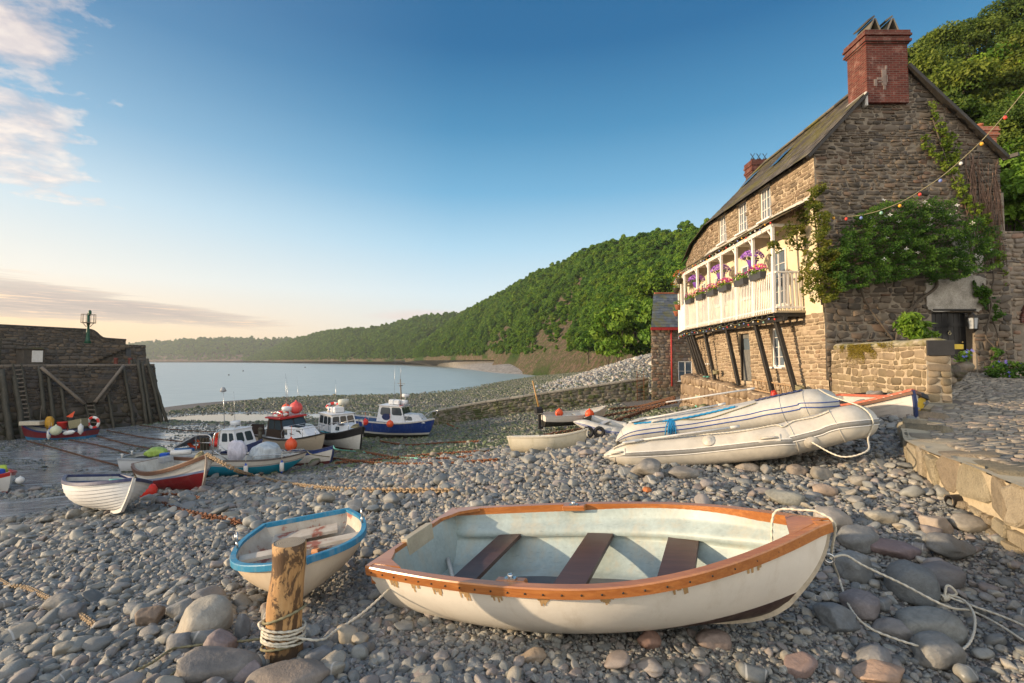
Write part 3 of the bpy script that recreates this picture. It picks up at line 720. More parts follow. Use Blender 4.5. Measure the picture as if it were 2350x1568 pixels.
PEB_PALE = pebblemat('storm beach boulder', 1.45)
def smooth_mesh(name, V, F, mat, r=.5):
    me = bpy.data.meshes.new(name); me.from_pydata(V.tolist(), [], F); me.polygons.foreach_set('use_smooth', [True]*len(F)); me.materials.append(mat)
    at = me.attributes.new('rnd', 'FLOAT', 'POINT'); at.data.foreach_set('value', [r]*len(V)); return me
PMESH = [smooth_mesh('cobble', *pebble_arrays(k, 3, .46, .15 if k % 3 else .6), PEB) for k in range(12)]
BOULD = [
 (461, 1430, 122, 92, 1, (.40, .37, .31), 'large smooth pale egg-shaped boulder left of the wooden mooring post'),
 (470, 1378, 74, 52, 4, (.28, .27, .26), 'grey squarish boulder with white scratches behind the pale egg-shaped boulder'),
 (414, 1398, 70, 44, 2, (.25, .26, .26), 'flat grey stone leaning on the scratched boulder left of the post'),
 (342, 1416, 56, 50, 8, (.24, .19, .15), 'angular rust-stained block among the pebbles left of the pale boulder'),
 (500, 1478, 78, 58, 3, (.30, .25, .24), 'pinkish heart-shaped boulder below the pale egg-shaped boulder'),
 (412, 1478, 64, 60, 5, (.25, .25, .25), 'grey knobbly stone left of the pinkish heart-shaped boulder'),
 (494, 1533, 196, 74, 8, (.225, .205, .185), 'long flat slab under the rope left of the mooring post'),
 (566, 1545, 66, 46, 6, (.29, .24, .23), 'rounded pinkish stone at the foot of the mooring post'),
 (655, 1560, 200, 48, 7, (.26, .23, .20), 'broad flat brown slab cut by the bottom edge below the post'),
 (552, 1440, 34, 66, 2, (.20, .205, .21), 'upright dark stone wedged between pale boulder and mooring post'),
 (728, 1504, 64, 40, 9, (.21, .22, .23), 'dark grey cobble right of the mooring post foot'),
 (762, 1462, 56, 34, 5, (.22, .225, .23), 'grey oval cobble behind the white rope right of the post'),
 (1908, 1190, 98, 50, 1, (.42, .37, .31), 'big pale oval boulder behind the bow of the white dinghy'),
 (1485, 1074, 74, 46, 8, (.27, .25, .22), 'brown wedge-shaped rock against the front inflatable boat'),
 (1572, 1084, 78, 28, 2, (.28, .26, .23), 'low flat grey-brown rock below the front inflatable boat'),
 (1808, 1143, 92, 34, 4, (.30, .29, .24), 'long greenish grey rock behind the orange gunwale of the dinghy'),
 (1716, 1072, 54, 22, 3, (.32, .28, .24), 'flat pale stone below the bend of the front inflatable boat'),
 (1832, 1078, 44, 28, 5, (.25, .22, .19), 'round brown stone right of the inflatable boat on fine gravel'),
 (1884, 1086, 52, 32, 6, (.30, .28, .24), 'square-shouldered tan stone on fine gravel near the slipway wall'),
 (1975, 1102, 48, 28, 9, (.29, .27, .23), 'tan knobbly stone between gravel and slipway wall'),
 (1896, 1124, 56, 28, 2, (.36, .29, .23), 'orange-brown blocky stone right of the long greenish rock'),
 (2155, 1203, 62, 50, 4, (.42, .35, .28), 'pale pinkish round boulder near the black drain pipe'),
 (2232, 1202, 84, 40, 1, (.34, .31, .26), 'long tan rock just below the black drain pipe'),
 (2030, 1188, 74, 32, 7, (.33, .31, .26), 'flat oval tan stone right of the big pale oval boulder'),
 (2100, 1338, 102, 92, 3, (.17, .185, .19), 'big dark grey upright boulder right of the rope by the dinghy bow'),
 (2062, 1262, 118, 40, 2, (.235, .19, .195), 'long purple-grey smooth boulder above the big dark boulder'),
 (1980, 1236, 100, 56, 5, (.22, .225, .22), 'grey boulder with fine white veins beside the dinghy bow'),
 (2195, 1255, 140, 62, 8, (.19, .195, .19), 'long angular dark boulder below the pale pinkish round boulder'),
 (2170, 1322, 96, 60, 6, (.20, .20, .205), 'smooth dark boulder touching the big upright boulder'),
 (1965, 1300, 76, 70, 9, (.19, .20, .20), 'dark grey cracked boulder tucked beside the dinghy stem'),
 (2150, 1440, 156, 76, 7, (.21, .215, .20), 'large smooth slate-grey boulder under the loop of white rope'),
 (2155, 1496, 118, 66, 4, (.24, .245, .235), 'grey wedge-shaped boulder inside the loop of white rope'),
 (1985, 1388, 92, 62, 1, (.22, .20, .20), 'purple-brown boulder under the two white ropes'),
 (2068, 1446, 106, 44, 3, (.25, .24, .23), 'flat grey boulder with a dark red stripe under the white ropes'),
 (1930, 1420, 96, 60, 8, (.17, .185, .195), 'dark blue-grey boulder beside the brown keel of the dinghy'),
 (2008, 1508, 84, 52, 2, (.23, .235, .24), 'square grey stone left of the rope loop near the bottom'),
 (2030, 1552, 132, 50, 5, (.42, .31, .24), 'big warm pinkish-tan boulder cut by the bottom edge'),
 (1838, 1528, 86, 42, 6, (.27, .20, .18), 'reddish brown oval cobble in front of the dinghy near the bottom'),
 (1640, 1470, 84, 40, 9, (.24, .19, .165), 'brown flat cobble in the shadow under the dinghy'),
 (1490, 1468, 60, 40, 3, (.30, .19, .15), 'rusty orange-brown cobble in front of the dinghy hull'),
 (1222, 1508, 70, 26, 8, (.32, .25, .18), 'tan angular slab in the pebbles in front of the dinghy'),
 (1487, 1124, 26, 14, 8, (.48, .17, .06), 'small orange brick fragment lying behind the dinghy gunwale'),
 (310, 1400, 60, 26, 2, (.26, .26, .25), 'flat grey stone on the pebbles left of the rust-stained block'),
 (160, 1408, 66, 40, 8, (.20, .20, .20), 'dark fractured rock among pebbles in the left foreground'),
 (132, 1385, 70, 36, 2, (.25, .24, .22), 'tan wedge stone beside the dark fractured rock'),
]
def tone_mat(col, seed):
    c2 = tuple(min(.8, x*1.35) for x in col); c3 = tuple(x*.6 for x in col)
    col = tuple(x*.82 for x in col)
    def fn(t, b):
        v = t.mapping(t.coord('Object'), (1, 1, 1), (0, 0, 0), (seed*3.1, 0, 0)); n = t.noise(2.2, 7, .65, v); n2 = t.noise(28, 4, .7, v); n3 = t.noise(.9, 3, .5, v)
        c = t.ramp(t.math('MULTIPLY_ADD', n2, .35, t.math('MULTIPLY', n, .65)), [(.32, c3), (.5, col), (.7, c2)])
        c = t.mix(t.math('MULTIPLY', t.ramp(n3, [(.5, 0), (.66, 1)]), .35), c, (col[0]*1.15, col[1]*.92, col[2]*.72))
        vc = t.voro(1.6, t.mapping(v, (1, 1.6, 1.2)), 'DISTANCE_TO_EDGE'); cr = t.ramp(vc, [(.0, 1), (.018, 0)])
        c = t.mix(t.math('MULTIPLY', cr, .4), c, c3)
        t.val(c, b.inputs['Base Color']); t.val(t.math('MULTIPLY_ADD', n2, .25, .55), b.inputs['Roughness']); b.inputs['Specular IOR Level'].default_value = .3
        t.val(t.bump(t.math('MULTIPLY_ADD', n2, .3, n), .55, .05), b.inputs['Normal'])
    return material('boulder', fn)
BPOS = []
for k, (px, py, w, h, sd, col, lab) in enumerate(BOULD):
    base = GP(px, py+h*.42); Y = base.y; sx = w*Y/FPX*.92; sz = h*Y/FPX*1.0
    V, F = pebble_arrays(200+k, 4, 1.0, .55 if sd == 8 else .0 if sd == 1 else .12, 2 if sd == 1 else 4); V = V/(V.max(0)-V.min(0))
    V = V*np.array([sx, max(.6*sx, min(sx, sz*1.3)), sz])
    me = smooth_mesh('boulder', V, F, tone_mat(col, k)); o = link(bpy.data.objects.new('boulder' if max(sx, sz) > .16 else 'beach_stone', me))
    o.location = (base.x, Y+.1*sx, base.z+sz*.33); o.rotation_euler = (rnd.uniform(-.1, .1), rnd.uniform(-.12, .12), rnd.uniform(-.35, .35))
    tag(o, lab, 'rock'); BPOS.append((base.x, Y, sx*.5))
rgp = np.random.default_rng(77)
def jitter_grid(y0, y1, cell, keep=1.0, ulim=1.16, xlim=None):
    out = []; y = y0
    while y < y1:
        hw = ulim*y+.5; n = int(2*hw/cell); xs = -hw+(np.arange(n)+rgp.uniform(-.45, 1.45, n))*cell
        ys = y+rgp.uniform(-.7, .7, n)*cell; m = rgp.uniform(0, 1, n) < keep; out.append(np.stack([xs[m], ys[m]], -1)); y += cell
    return np.concatenate(out)
def slip_mask(x, y):       # stones stay off the slipway and out of the buildings
    inside = (x > np.interp(y, [0, 4.5, 7, 11.5, 15.9, 16], [4.2, 4.76, 5.65, 9.75, 10.4, 9.6])) & (y < 16)
    house = (x > 9.55) & (y >= 16) & (y < 44)
    return ~(inside | house)
def field(y0, y1, cell, smin, mean, sig, smax, keep=1.0, lift=.2, ulim=1.16):
    p = jitter_grid(y0, y1, cell, keep, ulim); p = p[slip_mask(p[:, 0], p[:, 1])]
    s = np.clip(np.exp(rgp.normal(math.log(mean), sig, len(p))), smin, smax); z = ground_np(p[:, 0], p[:, 1])
    return p[:, 0], p[:, 1], z, s
def lay(x, y, z, s, lift=.14, tilt=.28):
    N = len(x); scl = np.stack([s*rgp.uniform(.9, 1.15, N), s*rgp.uniform(.85, 1.15, N), s*rgp.uniform(.75, 1.25, N)], -1)
    rot = np.stack([rgp.normal(0, tilt, N), rgp.normal(0, tilt, N), rgp.uniform(0, 6.28, N)], -1)
    pos = np.stack([x, y, z+s*lift+rgp.uniform(-.1, .12, N)*s], -1); return pos, scl, rot
def mudkeep(x, y):
    n = np.array([mnoise.fractal(Vector((a*.16, b*.30, 5)), 1, 2, 4) for a, b in zip(x, y)])
    return n > -.6+mud_np(x, y)*np.where(y < 18, .75, .56)
F_ = [field(2.1, 6.2, .030, .014, .026, .3, .04), field(2.1, 8.5, .054, .035, .058, .30, .11), field(2.1, 8.5, .088, .05, .083, .38, .24, .9), field(8.5, 20, .11, .055, .102, .36, .30), field(8.5, 20, .17, .08, .15, .38, .42, .6)]
lifts = [.25, .02, .2, .12, .25]
PX, SX, RX = [], [], []
for (x, y, z, s), lf in zip(F_, lifts):
    k = mudkeep(x, y) | (y < 9.5); x, y, z, s = x[k], y[k], z[k], s[k]
    a, b, c = lay(x, y, z, s, lf); PX.append(a); SX.append(b); RX.append(c)
PX = np.concatenate(PX); SX = np.concatenate(SX); RX = np.concatenate(RX)
kk = np.ones(len(PX), bool)
for bx, by, br in BPOS: kk &= ~(((PX[:, 0]-bx)**2+(PX[:, 1]-by)**2 < (br*.8)**2) & (SX[:, 0] > .07))
CLEAR = [(.8, 3.72, 1.9, .42), (-1.75, 4.95, .45, .8)]       # under the two near dinghies lie only small stones
for cx, cy, ax, ay in CLEAR: kk &= ~((((PX[:, 0]-cx)/ax)**2+((PX[:, 1]-cy)/ay)**2 < 1) & (SX[:, 0] > .10))
PX, SX, RX = PX[kk], SX[kk], RX[kk]
app = SX[:, 0]/PX[:, 1]*((np.abs(PX[:, 0]/PX[:, 1]) < 1.05) & (PX[:, 1] > 2.35)); top = np.argsort(-app)[:255]
COB = []
for q, i in enumerate(top):
    o = link(bpy.data.objects.new('cobble', PMESH[q % 12])); o.location = PX[i]; o.scale = SX[i]; o.rotation_euler = RX[i]
    tag(o, 'smooth rounded grey or brownish cobble lying loose on the pebble beach', 'stone', 'loose cobbles on the pebble beach'); COB.append(o)
m = np.ones(len(PX), bool); m[top] = False
scatter('pebbles', PX[m], SX[m], RX[m], COB[:12], PEB)
x, y, z, s = field(19.5, 62, .22, .08, .155, .42, .6, .9, ulim=1.1)
n = mudkeep(x, y); k = n & (z > .1); x, y, z, s = x[k], y[k], z[k], s[k]
wd = (x > -.42*y+rgp.normal(0, 2.0, len(x)))
a, b, c = lay(x[wd], y[wd], z[wd], s[wd], .1); scatter('weedy_stones', a, b, c, COB[:12], PEB_WEED)
a, b, c = lay(x[~wd], y[~wd], z[~wd], s[~wd]*.6, .08); scatter('damp_stones', a, b, c, COB[:12], PEB_DARK)
x, y, z, s = field(45.5, 240, .36, .10, .20, .45, .8, .9, ulim=1.0)
k = (z > -.1) & (x < .38*y) & ~((((x+31)/10.5)**2+((y-55.5)/5.6)**2) < 1) & (x > -44); x, y, z, s = x[k], y[k], z[k], s[k]
pale = z+rgp.normal(0, .5, len(z)) > 2.9
a, b, c = lay(x[~pale], y[~pale], z[~pale], s[~pale], .12); scatter('weedy_boulders', a, b, c, COB[:12], PEB_WEED)
x, y, z, s = x[pale], y[pale], z[pale], s[pale]; q = rgp.uniform(0, 1, len(s)); big = (q < .35) & (y < 85); s = np.where(big, s*1.5, s*.62)
a, b, c = lay(x, y, z, s, .15); scatter('storm_beach_stones', a, b, c, COB[:12], PEB_PALE)
def stones(mb, w, h, fmap, ch, sw, rg, gap=.014, prot=(.012, .04), holes=(), inside=None, flip=False, jit=.12, t0=0.0, mat=0, sag=0.0, span=None, warp=.35, sm=True):
    """courses of rubble: every stone a pillow of its own, standing proud of the mortar"""
    t = t0; V = []; F = []; A = []; wo = rg.uniform(0, 90); wa = warp*ch[1]; wk = .55/ch[1]
    def wp(x, y):
        return x+wa*mnoise.noise(Vector((x*wk*.6, y*wk, wo))), y+wa*mnoise.noise(Vector((x*wk*.45, y*wk*.8, wo+9)))*min(1, min(max(0, h-y), max(0, y-t0+.02))/ch[1]*2)
    while t < h-1e-3:
        c = rg.uniform(*ch)
        if t+c > h or h-t-c < ch[0]*.5: c = h-t
        blocked = sorted([(a, b) for a, b, lo, hi in holes if min(hi, t+c)-max(lo, t) > .3*c]); free = []; s = 0
        for a, b in blocked:
            if a > s: free.append((s, a))
            s = max(s, b)
        if s < w: free.append((s, w))
        if span:
            lo_, hi_ = span(t+c/2); free = [(max(a, lo_), min(b, hi_)) for a, b in free if min(b, hi_)-max(a, lo_) > .04]
        for a, b in free:
            s = a
            while s < b-1e-3:
                q = rg.uniform(*sw)*(.7+.6*c/ch[1])
                if b-s-q < sw[0]*.7: q = b-s
                tt = [(t, t+c)]
                if rg.uniform() < .22 and c > ch[0]*1.5 and q < sw[1]*.7: m = t+c*rg.uniform(.4, .6); tt = [(t, m), (m, t+c)]
                for lo, hi in tt:
                    ctr = (s+q/2, (lo+hi)/2)
                    ok = True
                    if inside: ok = all(inside(ctr[0]+dx*q*.42, ctr[1]+dy*(hi-lo)*.42) for dx, dy in ((0, 0), (-1, -1), (1, -1), (1, 1), (-1, 1)))
                    if not ok: continue
                    x0, x1, y0, y1 = s+gap/2, s+q-gap/2, lo+gap/2, hi-gap/2
                    k = min(x1-x0, y1-y0)
                    if k < .015: continue
                    r_ = k*rg.uniform(.16, .34); p = rg.uniform(*prot); wob = sag*mnoise.noise(Vector((s*.8, t*.8, 3)))
                    pts = [(x0+r_, y0), (x1-r_, y0), (x1, y0+r_), (x1, y1-r_), (x1-r_, y1), (x0+r_, y1), (x0, y1-r_), (x0, y0+r_)]
                    J = rg.normal(0, jit*.25*k, (8, 2)); base = len(V); tilt = rg.normal(0, .12, 2); cx, cy = ctr
                    for ins, d in ((0, -.012), (.05*k, p*.62), (.17*k, p)):
                        for (x, y), (jx, jy) in zip(pts, J):
                            x += jx; y += jy; L = max(1e-6, math.hypot(x-cx, y-cy)); x -= (x-cx)/L*ins; y -= (y-cy)/L*ins
                            dd = d+(tilt[0]*(x-cx)+tilt[1]*(y-cy) if d > 0 else 0)+wob
                            V.append(fmap(*wp(x, y), dd))
                    r = rg.uniform()
                    A += [r]*24
                    for q2 in (0, 8):
                        for i in range(8):
                            j = (i+1) % 8; f = (base+q2+i, base+q2+j, base+q2+8+j, base+q2+8+i); F.append(f[::-1] if flip else f)
                    f = tuple(base+16+i for i in range(8)); F.append(f[::-1] if flip else f)
                s += q
        t += c
    mb.add(V, F, mat, sm, A)
def backing(mb, w, h, fmap, holes=(), inside=None, flip=False, cell=.35, mat=0, d=0.0, r=.5):
    cuts = sorted(set([0, w]+[q for a, b, lo, hi in holes for q in (a, b) if 0 < q < w])); ct = sorted(set([0, h]+[q for a, b, lo, hi in holes for q in (lo, hi) if 0 < q < h]))
    def fine(c):
        o = []
        for a, b in zip(c[:-1], c[1:]): n = max(1, int((b-a)/cell)); o += [a+(b-a)*i/n for i in range(n)]
        return o+[c[-1]]
    S = fine(cuts); T = fine(ct)
    for i in range(len(S)-1):
        for j in range(len(T)-1):
            cs = (S[i]+S[i+1])/2; c2 = (T[j]+T[j+1])/2
            if any(a < cs < b and lo < c2 < hi for a, b, lo, hi in holes): continue
            if inside and not inside(cs, c2): continue
            f = [fmap(S[i], T[j], d), fmap(S[i+1], T[j], d), fmap(S[i+1], T[j+1], d), fmap(S[i], T[j+1], d)]
            mb.quad(*(f[::-1] if flip else f), mat=mat, r=r)
def reveal(mb, hole, fmap, depth, mat=0):
    a, b, lo, hi = hole
    c = [(a, lo), (b, lo), (b, hi), (a, hi)]
    for i in range(4):
        p, q = c[i], c[(i+1) % 4]; mb.quad(fmap(*p, 0), fmap(*q, 0), fmap(*q, -depth), fmap(*p, -depth), mat=mat, r=.5)
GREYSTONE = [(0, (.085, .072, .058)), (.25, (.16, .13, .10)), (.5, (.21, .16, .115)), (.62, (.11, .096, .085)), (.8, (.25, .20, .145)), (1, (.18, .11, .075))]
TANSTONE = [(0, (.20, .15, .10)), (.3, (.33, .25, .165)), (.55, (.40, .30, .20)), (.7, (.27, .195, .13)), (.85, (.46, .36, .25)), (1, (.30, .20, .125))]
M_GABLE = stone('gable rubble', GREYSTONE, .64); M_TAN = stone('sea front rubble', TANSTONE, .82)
def mortarmat(name, a, b_):
    def fn(t, b):
        v = t.coord('Object'); n = t.noise(3, 6, .7, v); n2 = t.noise(40, 3, .6, v)
        t.val(t.ramp(t.math('MULTIPLY_ADD', n2, .4, t.math('MULTIPLY', n, .6)), [(.35, a), (.65, b_)]), b.inputs['Base Color']); b.inputs['Roughness'].default_value = .95
        t.val(t.bump(n2, .5, .01), b.inputs['Normal'])
    return material(name, fn)
M_MORT = mortarmat('lime mortar', (.15, .125, .095), (.28, .235, .18)); M_MORT2 = mortarmat('pale mortar', (.33, .265, .18), (.50, .41, .29))
M_PLASTER = mortarmat('cream plaster', (.58, .48, .32), (.74, .64, .46)); M_WASH = mortarmat('old whitewash', (.16, .145, .12), (.46, .43, .38))
M_WHITE = paint('white joinery', (.80, .76, .70), .5, .08, .1, (.35, .30, .22), .25, 5); M_BLACK = paint('tarred timber', (.022, .020, .018), .55, .3, .3, (.08, .06, .04), .4, 5)
M_GLASS = glassmat('window glass', (.10, .13, .16), .05); M_DARK = material('dark interior', None, Base_Color=(.01, .01, .01), Roughness=.9)
M_RIDGE = paint('terracotta', (.38, .13, .07), .8, .25, .3, (.1, .08, .06), .4, 4); M_LEAD = paint('lead flashing', (.50, .48, .44), .6, .15, .2, (.2, .18, .15), .4, 3)
def slatemat(name, stops):
    return stone(name, stops, 1.0, (.16, .15, .05), .15, .62, 6)
M_SLATE = slatemat('weathered slate', [(0, (.075, .07, .064)), (.5, (.12, .11, .098)), (.8, (.165, .15, .125)), (1, (.095, .083, .075))])
M_SLATE2 = slatemat('blue slate', [(0, (.075, .09, .11)), (.5, (.11, .13, .155)), (.85, (.15, .17, .19)), (1, (.09, .10, .115))])
def brickmat(name, sc=1.0, c1=(.078, .019, .014), c2=(.145, .037, .026), mort=(.13, .085, .07)):
    def fn(t, b):
        p = t.coord('Object'); x, y, z = t.sep(p); v = t.comb(t.math('ADD', x, y), z, 0.0)
        bk = t.new('ShaderNodeTexBrick'); t.l.new(v, bk.inputs['Vector']); bk.inputs['Scale'].default_value = 1.0
        bk.inputs['Brick Width'].default_value = .225*sc; bk.inputs['Row Height'].default_value = .075*sc; bk.inputs['Mortar Size'].default_value = .011*sc
        bk.inputs['Color1'].default_value = (*c1, 1); bk.inputs['Color2'].default_value = (*c2, 1); bk.inputs['Mortar'].default_value = (*mort, 1)
        n = t.noise(3, 6, .65, p); n2 = t.noise(30, 3, .6, p); k = t.math('MULTIPLY_ADD', n, .9, t.math('MULTIPLY_ADD', n2, .4, .35))
        c = t.mix(1.0, bk.outputs['Color'], t.comb(k, k, k), 'MULTIPLY')
        c = t.mix(t.math('MULTIPLY', t.ramp(n, [(.56, 0), (.7, 1)]), .3), c, (.40, .33, .28))
        t.val(c, b.inputs['Base Color']); b.inputs['Roughness'].default_value = .88; b.inputs['Specular IOR Level'].default_value = .2
        t.val(t.bump(t.math('MULTIPLY_ADD', n2, .25, bk.outputs['Fac']), -.5, .02), b.inputs['Normal'])
    return material(name, fn)
M_BRICK = brickmat('red brick')
def slates(mb, rowf, nrow, wid, rg, th=.018, lift=.03):
    """rowf(v)-> polyline for height fraction v (list of Vectors, eave v=0 .. ridge v=1); overlapping slates"""
    for i in range(nrow):
        a = rowf(i/nrow); b = rowf(min(1.0, (i+1.25)/nrow)); L = [0]
        for p, q in zip(a[:-1], a[1:]): L.append(L[-1]+(q-p).length)
        tot = L[-1]; n = int(tot/wid); off = rg.uniform(0, 1)
        def at(line, s):
            s = max(0, min(tot, s)); k = min(len(L)-2, max(j for j in range(len(L)) if L[j] <= s+1e-9)); u = (s-L[k])/(L[k+1]-L[k]); return line[k].lerp(line[k+1], u)
        s = 0.0
        while s < tot-.01:
            w = wid*rg.uniform(.75, 1.25); e = min(tot, s+w)
            if tot-e < wid*.3: e = tot
            p0, p1, q1, q0 = at(a, s+.003), at(a, e-.003), at(b, e-.003), at(b, s+.003)
            nr = (p1-p0).cross(q0-p0); nr.normalize()
            if nr.z < 0: nr = -nr
            up = nr*(lift+rg.uniform(-.004, .006)); dn = (p0-q0).normalized()*rg.uniform(-.012, .012); bt = nr*th
            vs = [p0+up+dn, p1+up+dn, q1+nr*.004, q0+nr*.004, p0+up+dn-bt, p1+up+dn-bt]
            mb.add(vs, [(0, 1, 2, 3), (4, 5, 1, 0), (5, 2, 1), (4, 0, 3)], 0, False, rg.uniform()); s = e
def window(parent, O, M, w, h, nx, ny, name='window', deep=.09, fw=.06, sill=True, mat=None, glass=None):
    """frame in the plane (M columns: along, outward, up); the panes hang on the frame"""
    mat = mat or M_WHITE; glass = glass or M_GLASS
    def bx(mb, x, y, z, dx, dy, dz): mb.box(O+M @ Vector((x, y, z)), (dx, dy, dz), M, bev=.006)
    mb = MB(); y = -deep
    for sx in (-1, 1): bx(mb, sx*(w/2-fw/2), y, 0, fw, .07, h)
    for sz in (-1, 1): bx(mb, 0, y, sz*(h/2-fw/2), w-2*fw, .068, fw)
    bx(mb, 0, y+.004, 0, fw*.8, .066, h-2*fw) if nx > 1 else None
    for i in range(1, nx):
        if nx % 2 == 0 and i == nx//2: continue
        bx(mb, -w/2+w*i/nx, y+.002, 0, .024, .04, h-2*fw)
    for j in range(1, ny): bx(mb, 0, y+.001, -h/2+h*j/ny, w-2*fw, .038, .024)
    f = mb.build(name, mat, parent, world=True)
    mb = MB(); a = [O+M @ Vector((sx*(w/2-fw*.5), y-.012, sz*(h/2-fw*.5))) for sx, sz in ((-1, -1), (1, -1), (1, 1), (-1, 1))]; mb.quad(*a)
    mb.build('pane', glass, f, world=True)
    if sill:
        mb = MB(); bx(mb, 0, .03, -h/2-.035, w+.14, .2, .07); mb.build('sill', mat, f, world=True)
    return f
rgw = np.random.default_rng(31)
HZ0 = 5.2
house = thing('stone_cottage', 'long old stone cottage with white balcony, slate roof and red brick chimney above the beach', 'house', (13, 20, HZ0))
GB = [P(1905, 905, 16), P(2338, 905, 16), P(2290, 352, 16), P(2056, 140, 16), P(1868, 345, 16)]
def gable_in(x, z):
    if z < 0: return False
    top = GB[4].z-HZ0
    xl = lerp(GB[0].x, GB[4].x, z/(GB[4].z-HZ0)); xr = lerp(GB[1].x, GB[2].x, z/(GB[2].z-HZ0))
    if z > top:
        xl = lerp(GB[4].x, GB[3].x, (z-top)/(GB[3].z-GB[4].z)); xr = lerp(GB[2].x, GB[3].x, (z-top)/(GB[3].z-GB[2].z))
    return xl-.02 <= x <= xr+.02
GX0 = 9.6; gf = lambda s, t, d: Vector((GX0+s, 16-d, HZ0+t)); gin = lambda s, t: gable_in(GX0+s, t)
dA, dB = P(2142, 858, 16), P(2236, 716, 16); DOOR = (dA.x-GX0, dB.x-GX0, dA.z-HZ0-.1, dB.z-HZ0)
def gspan(t):
    top = GB[4].z-HZ0
    xl = lerp(GB[0].x, GB[4].x, t/top); xr = lerp(GB[1].x, GB[2].x, t/(GB[2].z-HZ0))
    if t > top:
        xl = lerp(GB[4].x, GB[3].x, (t-top)/(GB[3].z-GB[4].z)); xr = lerp(GB[2].x, GB[3].x, (t-top)/(GB[3].z-GB[2].z))
    return xl-GX0, xr-GX0
mb = MB(); stones(mb, 8, 5.4, gf, (.08, .27), (.14, .5), rgw, .022, (.012, .05), [DOOR], None, jit=.5, span=gspan)
stones(mb, 8, 11.8, gf, (.06, .18), (.11, .40), rgw, .022, (.006, .045), [], None, jit=.5, t0=5.4, span=gspan)
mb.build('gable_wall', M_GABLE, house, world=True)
mb = MB(); backing(mb, 8, 11.9, gf, [DOOR], gin, cell=.11); reveal(mb, DOOR, gf, .45); mb.build('mortar', M_MORT, house, world=True)
PLAN = [Vector((10.49, 16, 0)), Vector((10.40, 24.3, 0)), Vector((11.2, 28.6, 0)), Vector((12.7, 34, 0))]
PL = [0]
for a, b in zip(PLAN[:-1], PLAN[1:]): PL.append(PL[-1]+(b-a).length)
def plan(s):
    s = max(0, min(PL[-1], s)); k = max(j for j in range(len(PL)-1) if PL[j] <= s+1e-9); u = (s-PL[k])/(PL[k+1]-PL[k])
    d = (PLAN[k+1]-PLAN[k]).normalized()
    if k+1 < len(PLAN)-1 and u > .75: d = d.lerp((PLAN[k+2]-PLAN[k+1]).normalized(), (u-.75)*2).normalized()
    elif k > 0 and u < .25: d = d.lerp((PLAN[k]-PLAN[k-1]).normalized(), (.25-u)*2).normalized()
    return PLAN[k].lerp(PLAN[k+1], u), d
LEAN = -.042
def ff(s, t, d):
    p, tn = plan(s); n = Vector((-tn.y, tn.x, 0)); q = p+n*d; return Vector((q.x+LEAN*t, q.y, HZ0+t))
def fframe(s, z):
    p, tn = plan(s); n = Vector((-tn.y, tn.x, 0)); t = z-HZ0
    return Vector((p.x+LEAN*t, p.y, z)), Matrix((tn, n, Vector((0, 0, 1)))).transposed()
S_OF_Y = lambda y: y-16 if y < 24.3 else 8.3+(y-24.3)*1.02
EAVE = 13.78
WU = [(19.1, .86, 13.08, 1.32, 4, 3), (21.0, .86, 13.08, 1.32, 4, 3), (22.95, .84, 13.08, 1.3, 4, 3), (28.9, .6, 12.95, 1.2, 2, 3)]
WL = [(18.9, .84, 7.33, 1.55, 2, 4)]; DL = (21.5, .95, 6.95, 2.1); W2 = (26.2, .55, 7.4, 1.5, 1, 2)
def hole(y, w, zc, h): s = S_OF_Y(y); return (s-w/2, s+w/2, zc-h/2-HZ0, zc+h/2-HZ0)
holes_lo = [hole(*WL[0][:4]), hole(*DL), hole(*W2[:4])]; holes_up = [hole(*w[:4]) for w in WU]
LW = PL[-1]
mb = MB(); stones(mb, LW, 8.45-HZ0, ff, (.10, .19), (.16, .46), rgw, .026, (.014, .04), holes_lo, jit=.22, flip=True)
mb.build('lower_wall', M_TAN, house, world=True)
mb = MB(); stones(mb, LW, EAVE-HZ0, ff, (.08, .18), (.14, .42), rgw, .022, (.014, .04), holes_up, jit=.22, flip=True, t0=12.0-HZ0)
mb.build('upper_wall', stone('upper sea front rubble', TANSTONE, .66), house, world=True)
mb = MB(); backing(mb, LW, EAVE-HZ0, ff, holes_lo+holes_up, flip=True, cell=.5)
for q in holes_lo+holes_up: reveal(mb, q, ff, .22)
mb.build('mortar_front', M_MORT2, house, world=True)
mb = MB(); backing(mb, LW, 12.05-HZ0, lambda s, t, d: ff(s, t+8.4-HZ0, d) if t < 3.66 else ff(s, 12.06-HZ0, d), [], flip=True, cell=.6, d=.03); mb.build('plaster_wall', M_PLASTER, house, world=True)
mb = MB(); a = GB[1]; b = GB[2]
mb.quad((a.x, 16, HZ0), (a.x+.6, 34, HZ0), (b.x+.6, 34, b.z), (b.x, 16, b.z)); mb.quad((12.7, 34, HZ0), (a.x+.6, 34, HZ0), (b.x+.6, 34, 13.8), (12.4, 34, 13.8)); mb.build('rear_wall', M_GABLE, house, world=True)
for y, w, zc, h, nx, ny in WU+WL+[W2]:
    O, M = fframe(S_OF_Y(y), zc); window(house, O, M, w-.02, h-.02, nx, ny)
O, M = fframe(S_OF_Y(DL[0]), DL[2]); mb = MB(); M_DOORG = paint('faded grey door', (.16, .16, .15), .6, .2, .3, (.05, .05, .04), .4)
for k in range(5): mb.box(O+M @ Vector((-.36+.18*k, -.16, -.35)), (.172, .05, 1.38), M, bev=.006)
mb.box(O+M @ Vector((0, -.165, .95)), (.9, .05, .2), M)
dr = mb.build('beach_door', M_DOORG, house, world=True)
mb = MB(); mb.quad(*[O+M @ Vector((x, -.17, z)) for x, z in ((-.44, .34), (.44, .34), (.44, .86), (-.44, .86))]); mb.build('pane', M_GLASS, dr, world=True)
mb = MB()
for sx in (-1, 1): mb.box(O+M @ Vector((sx*.46, -.10, 0)), (.05, .1, 2.1), M)
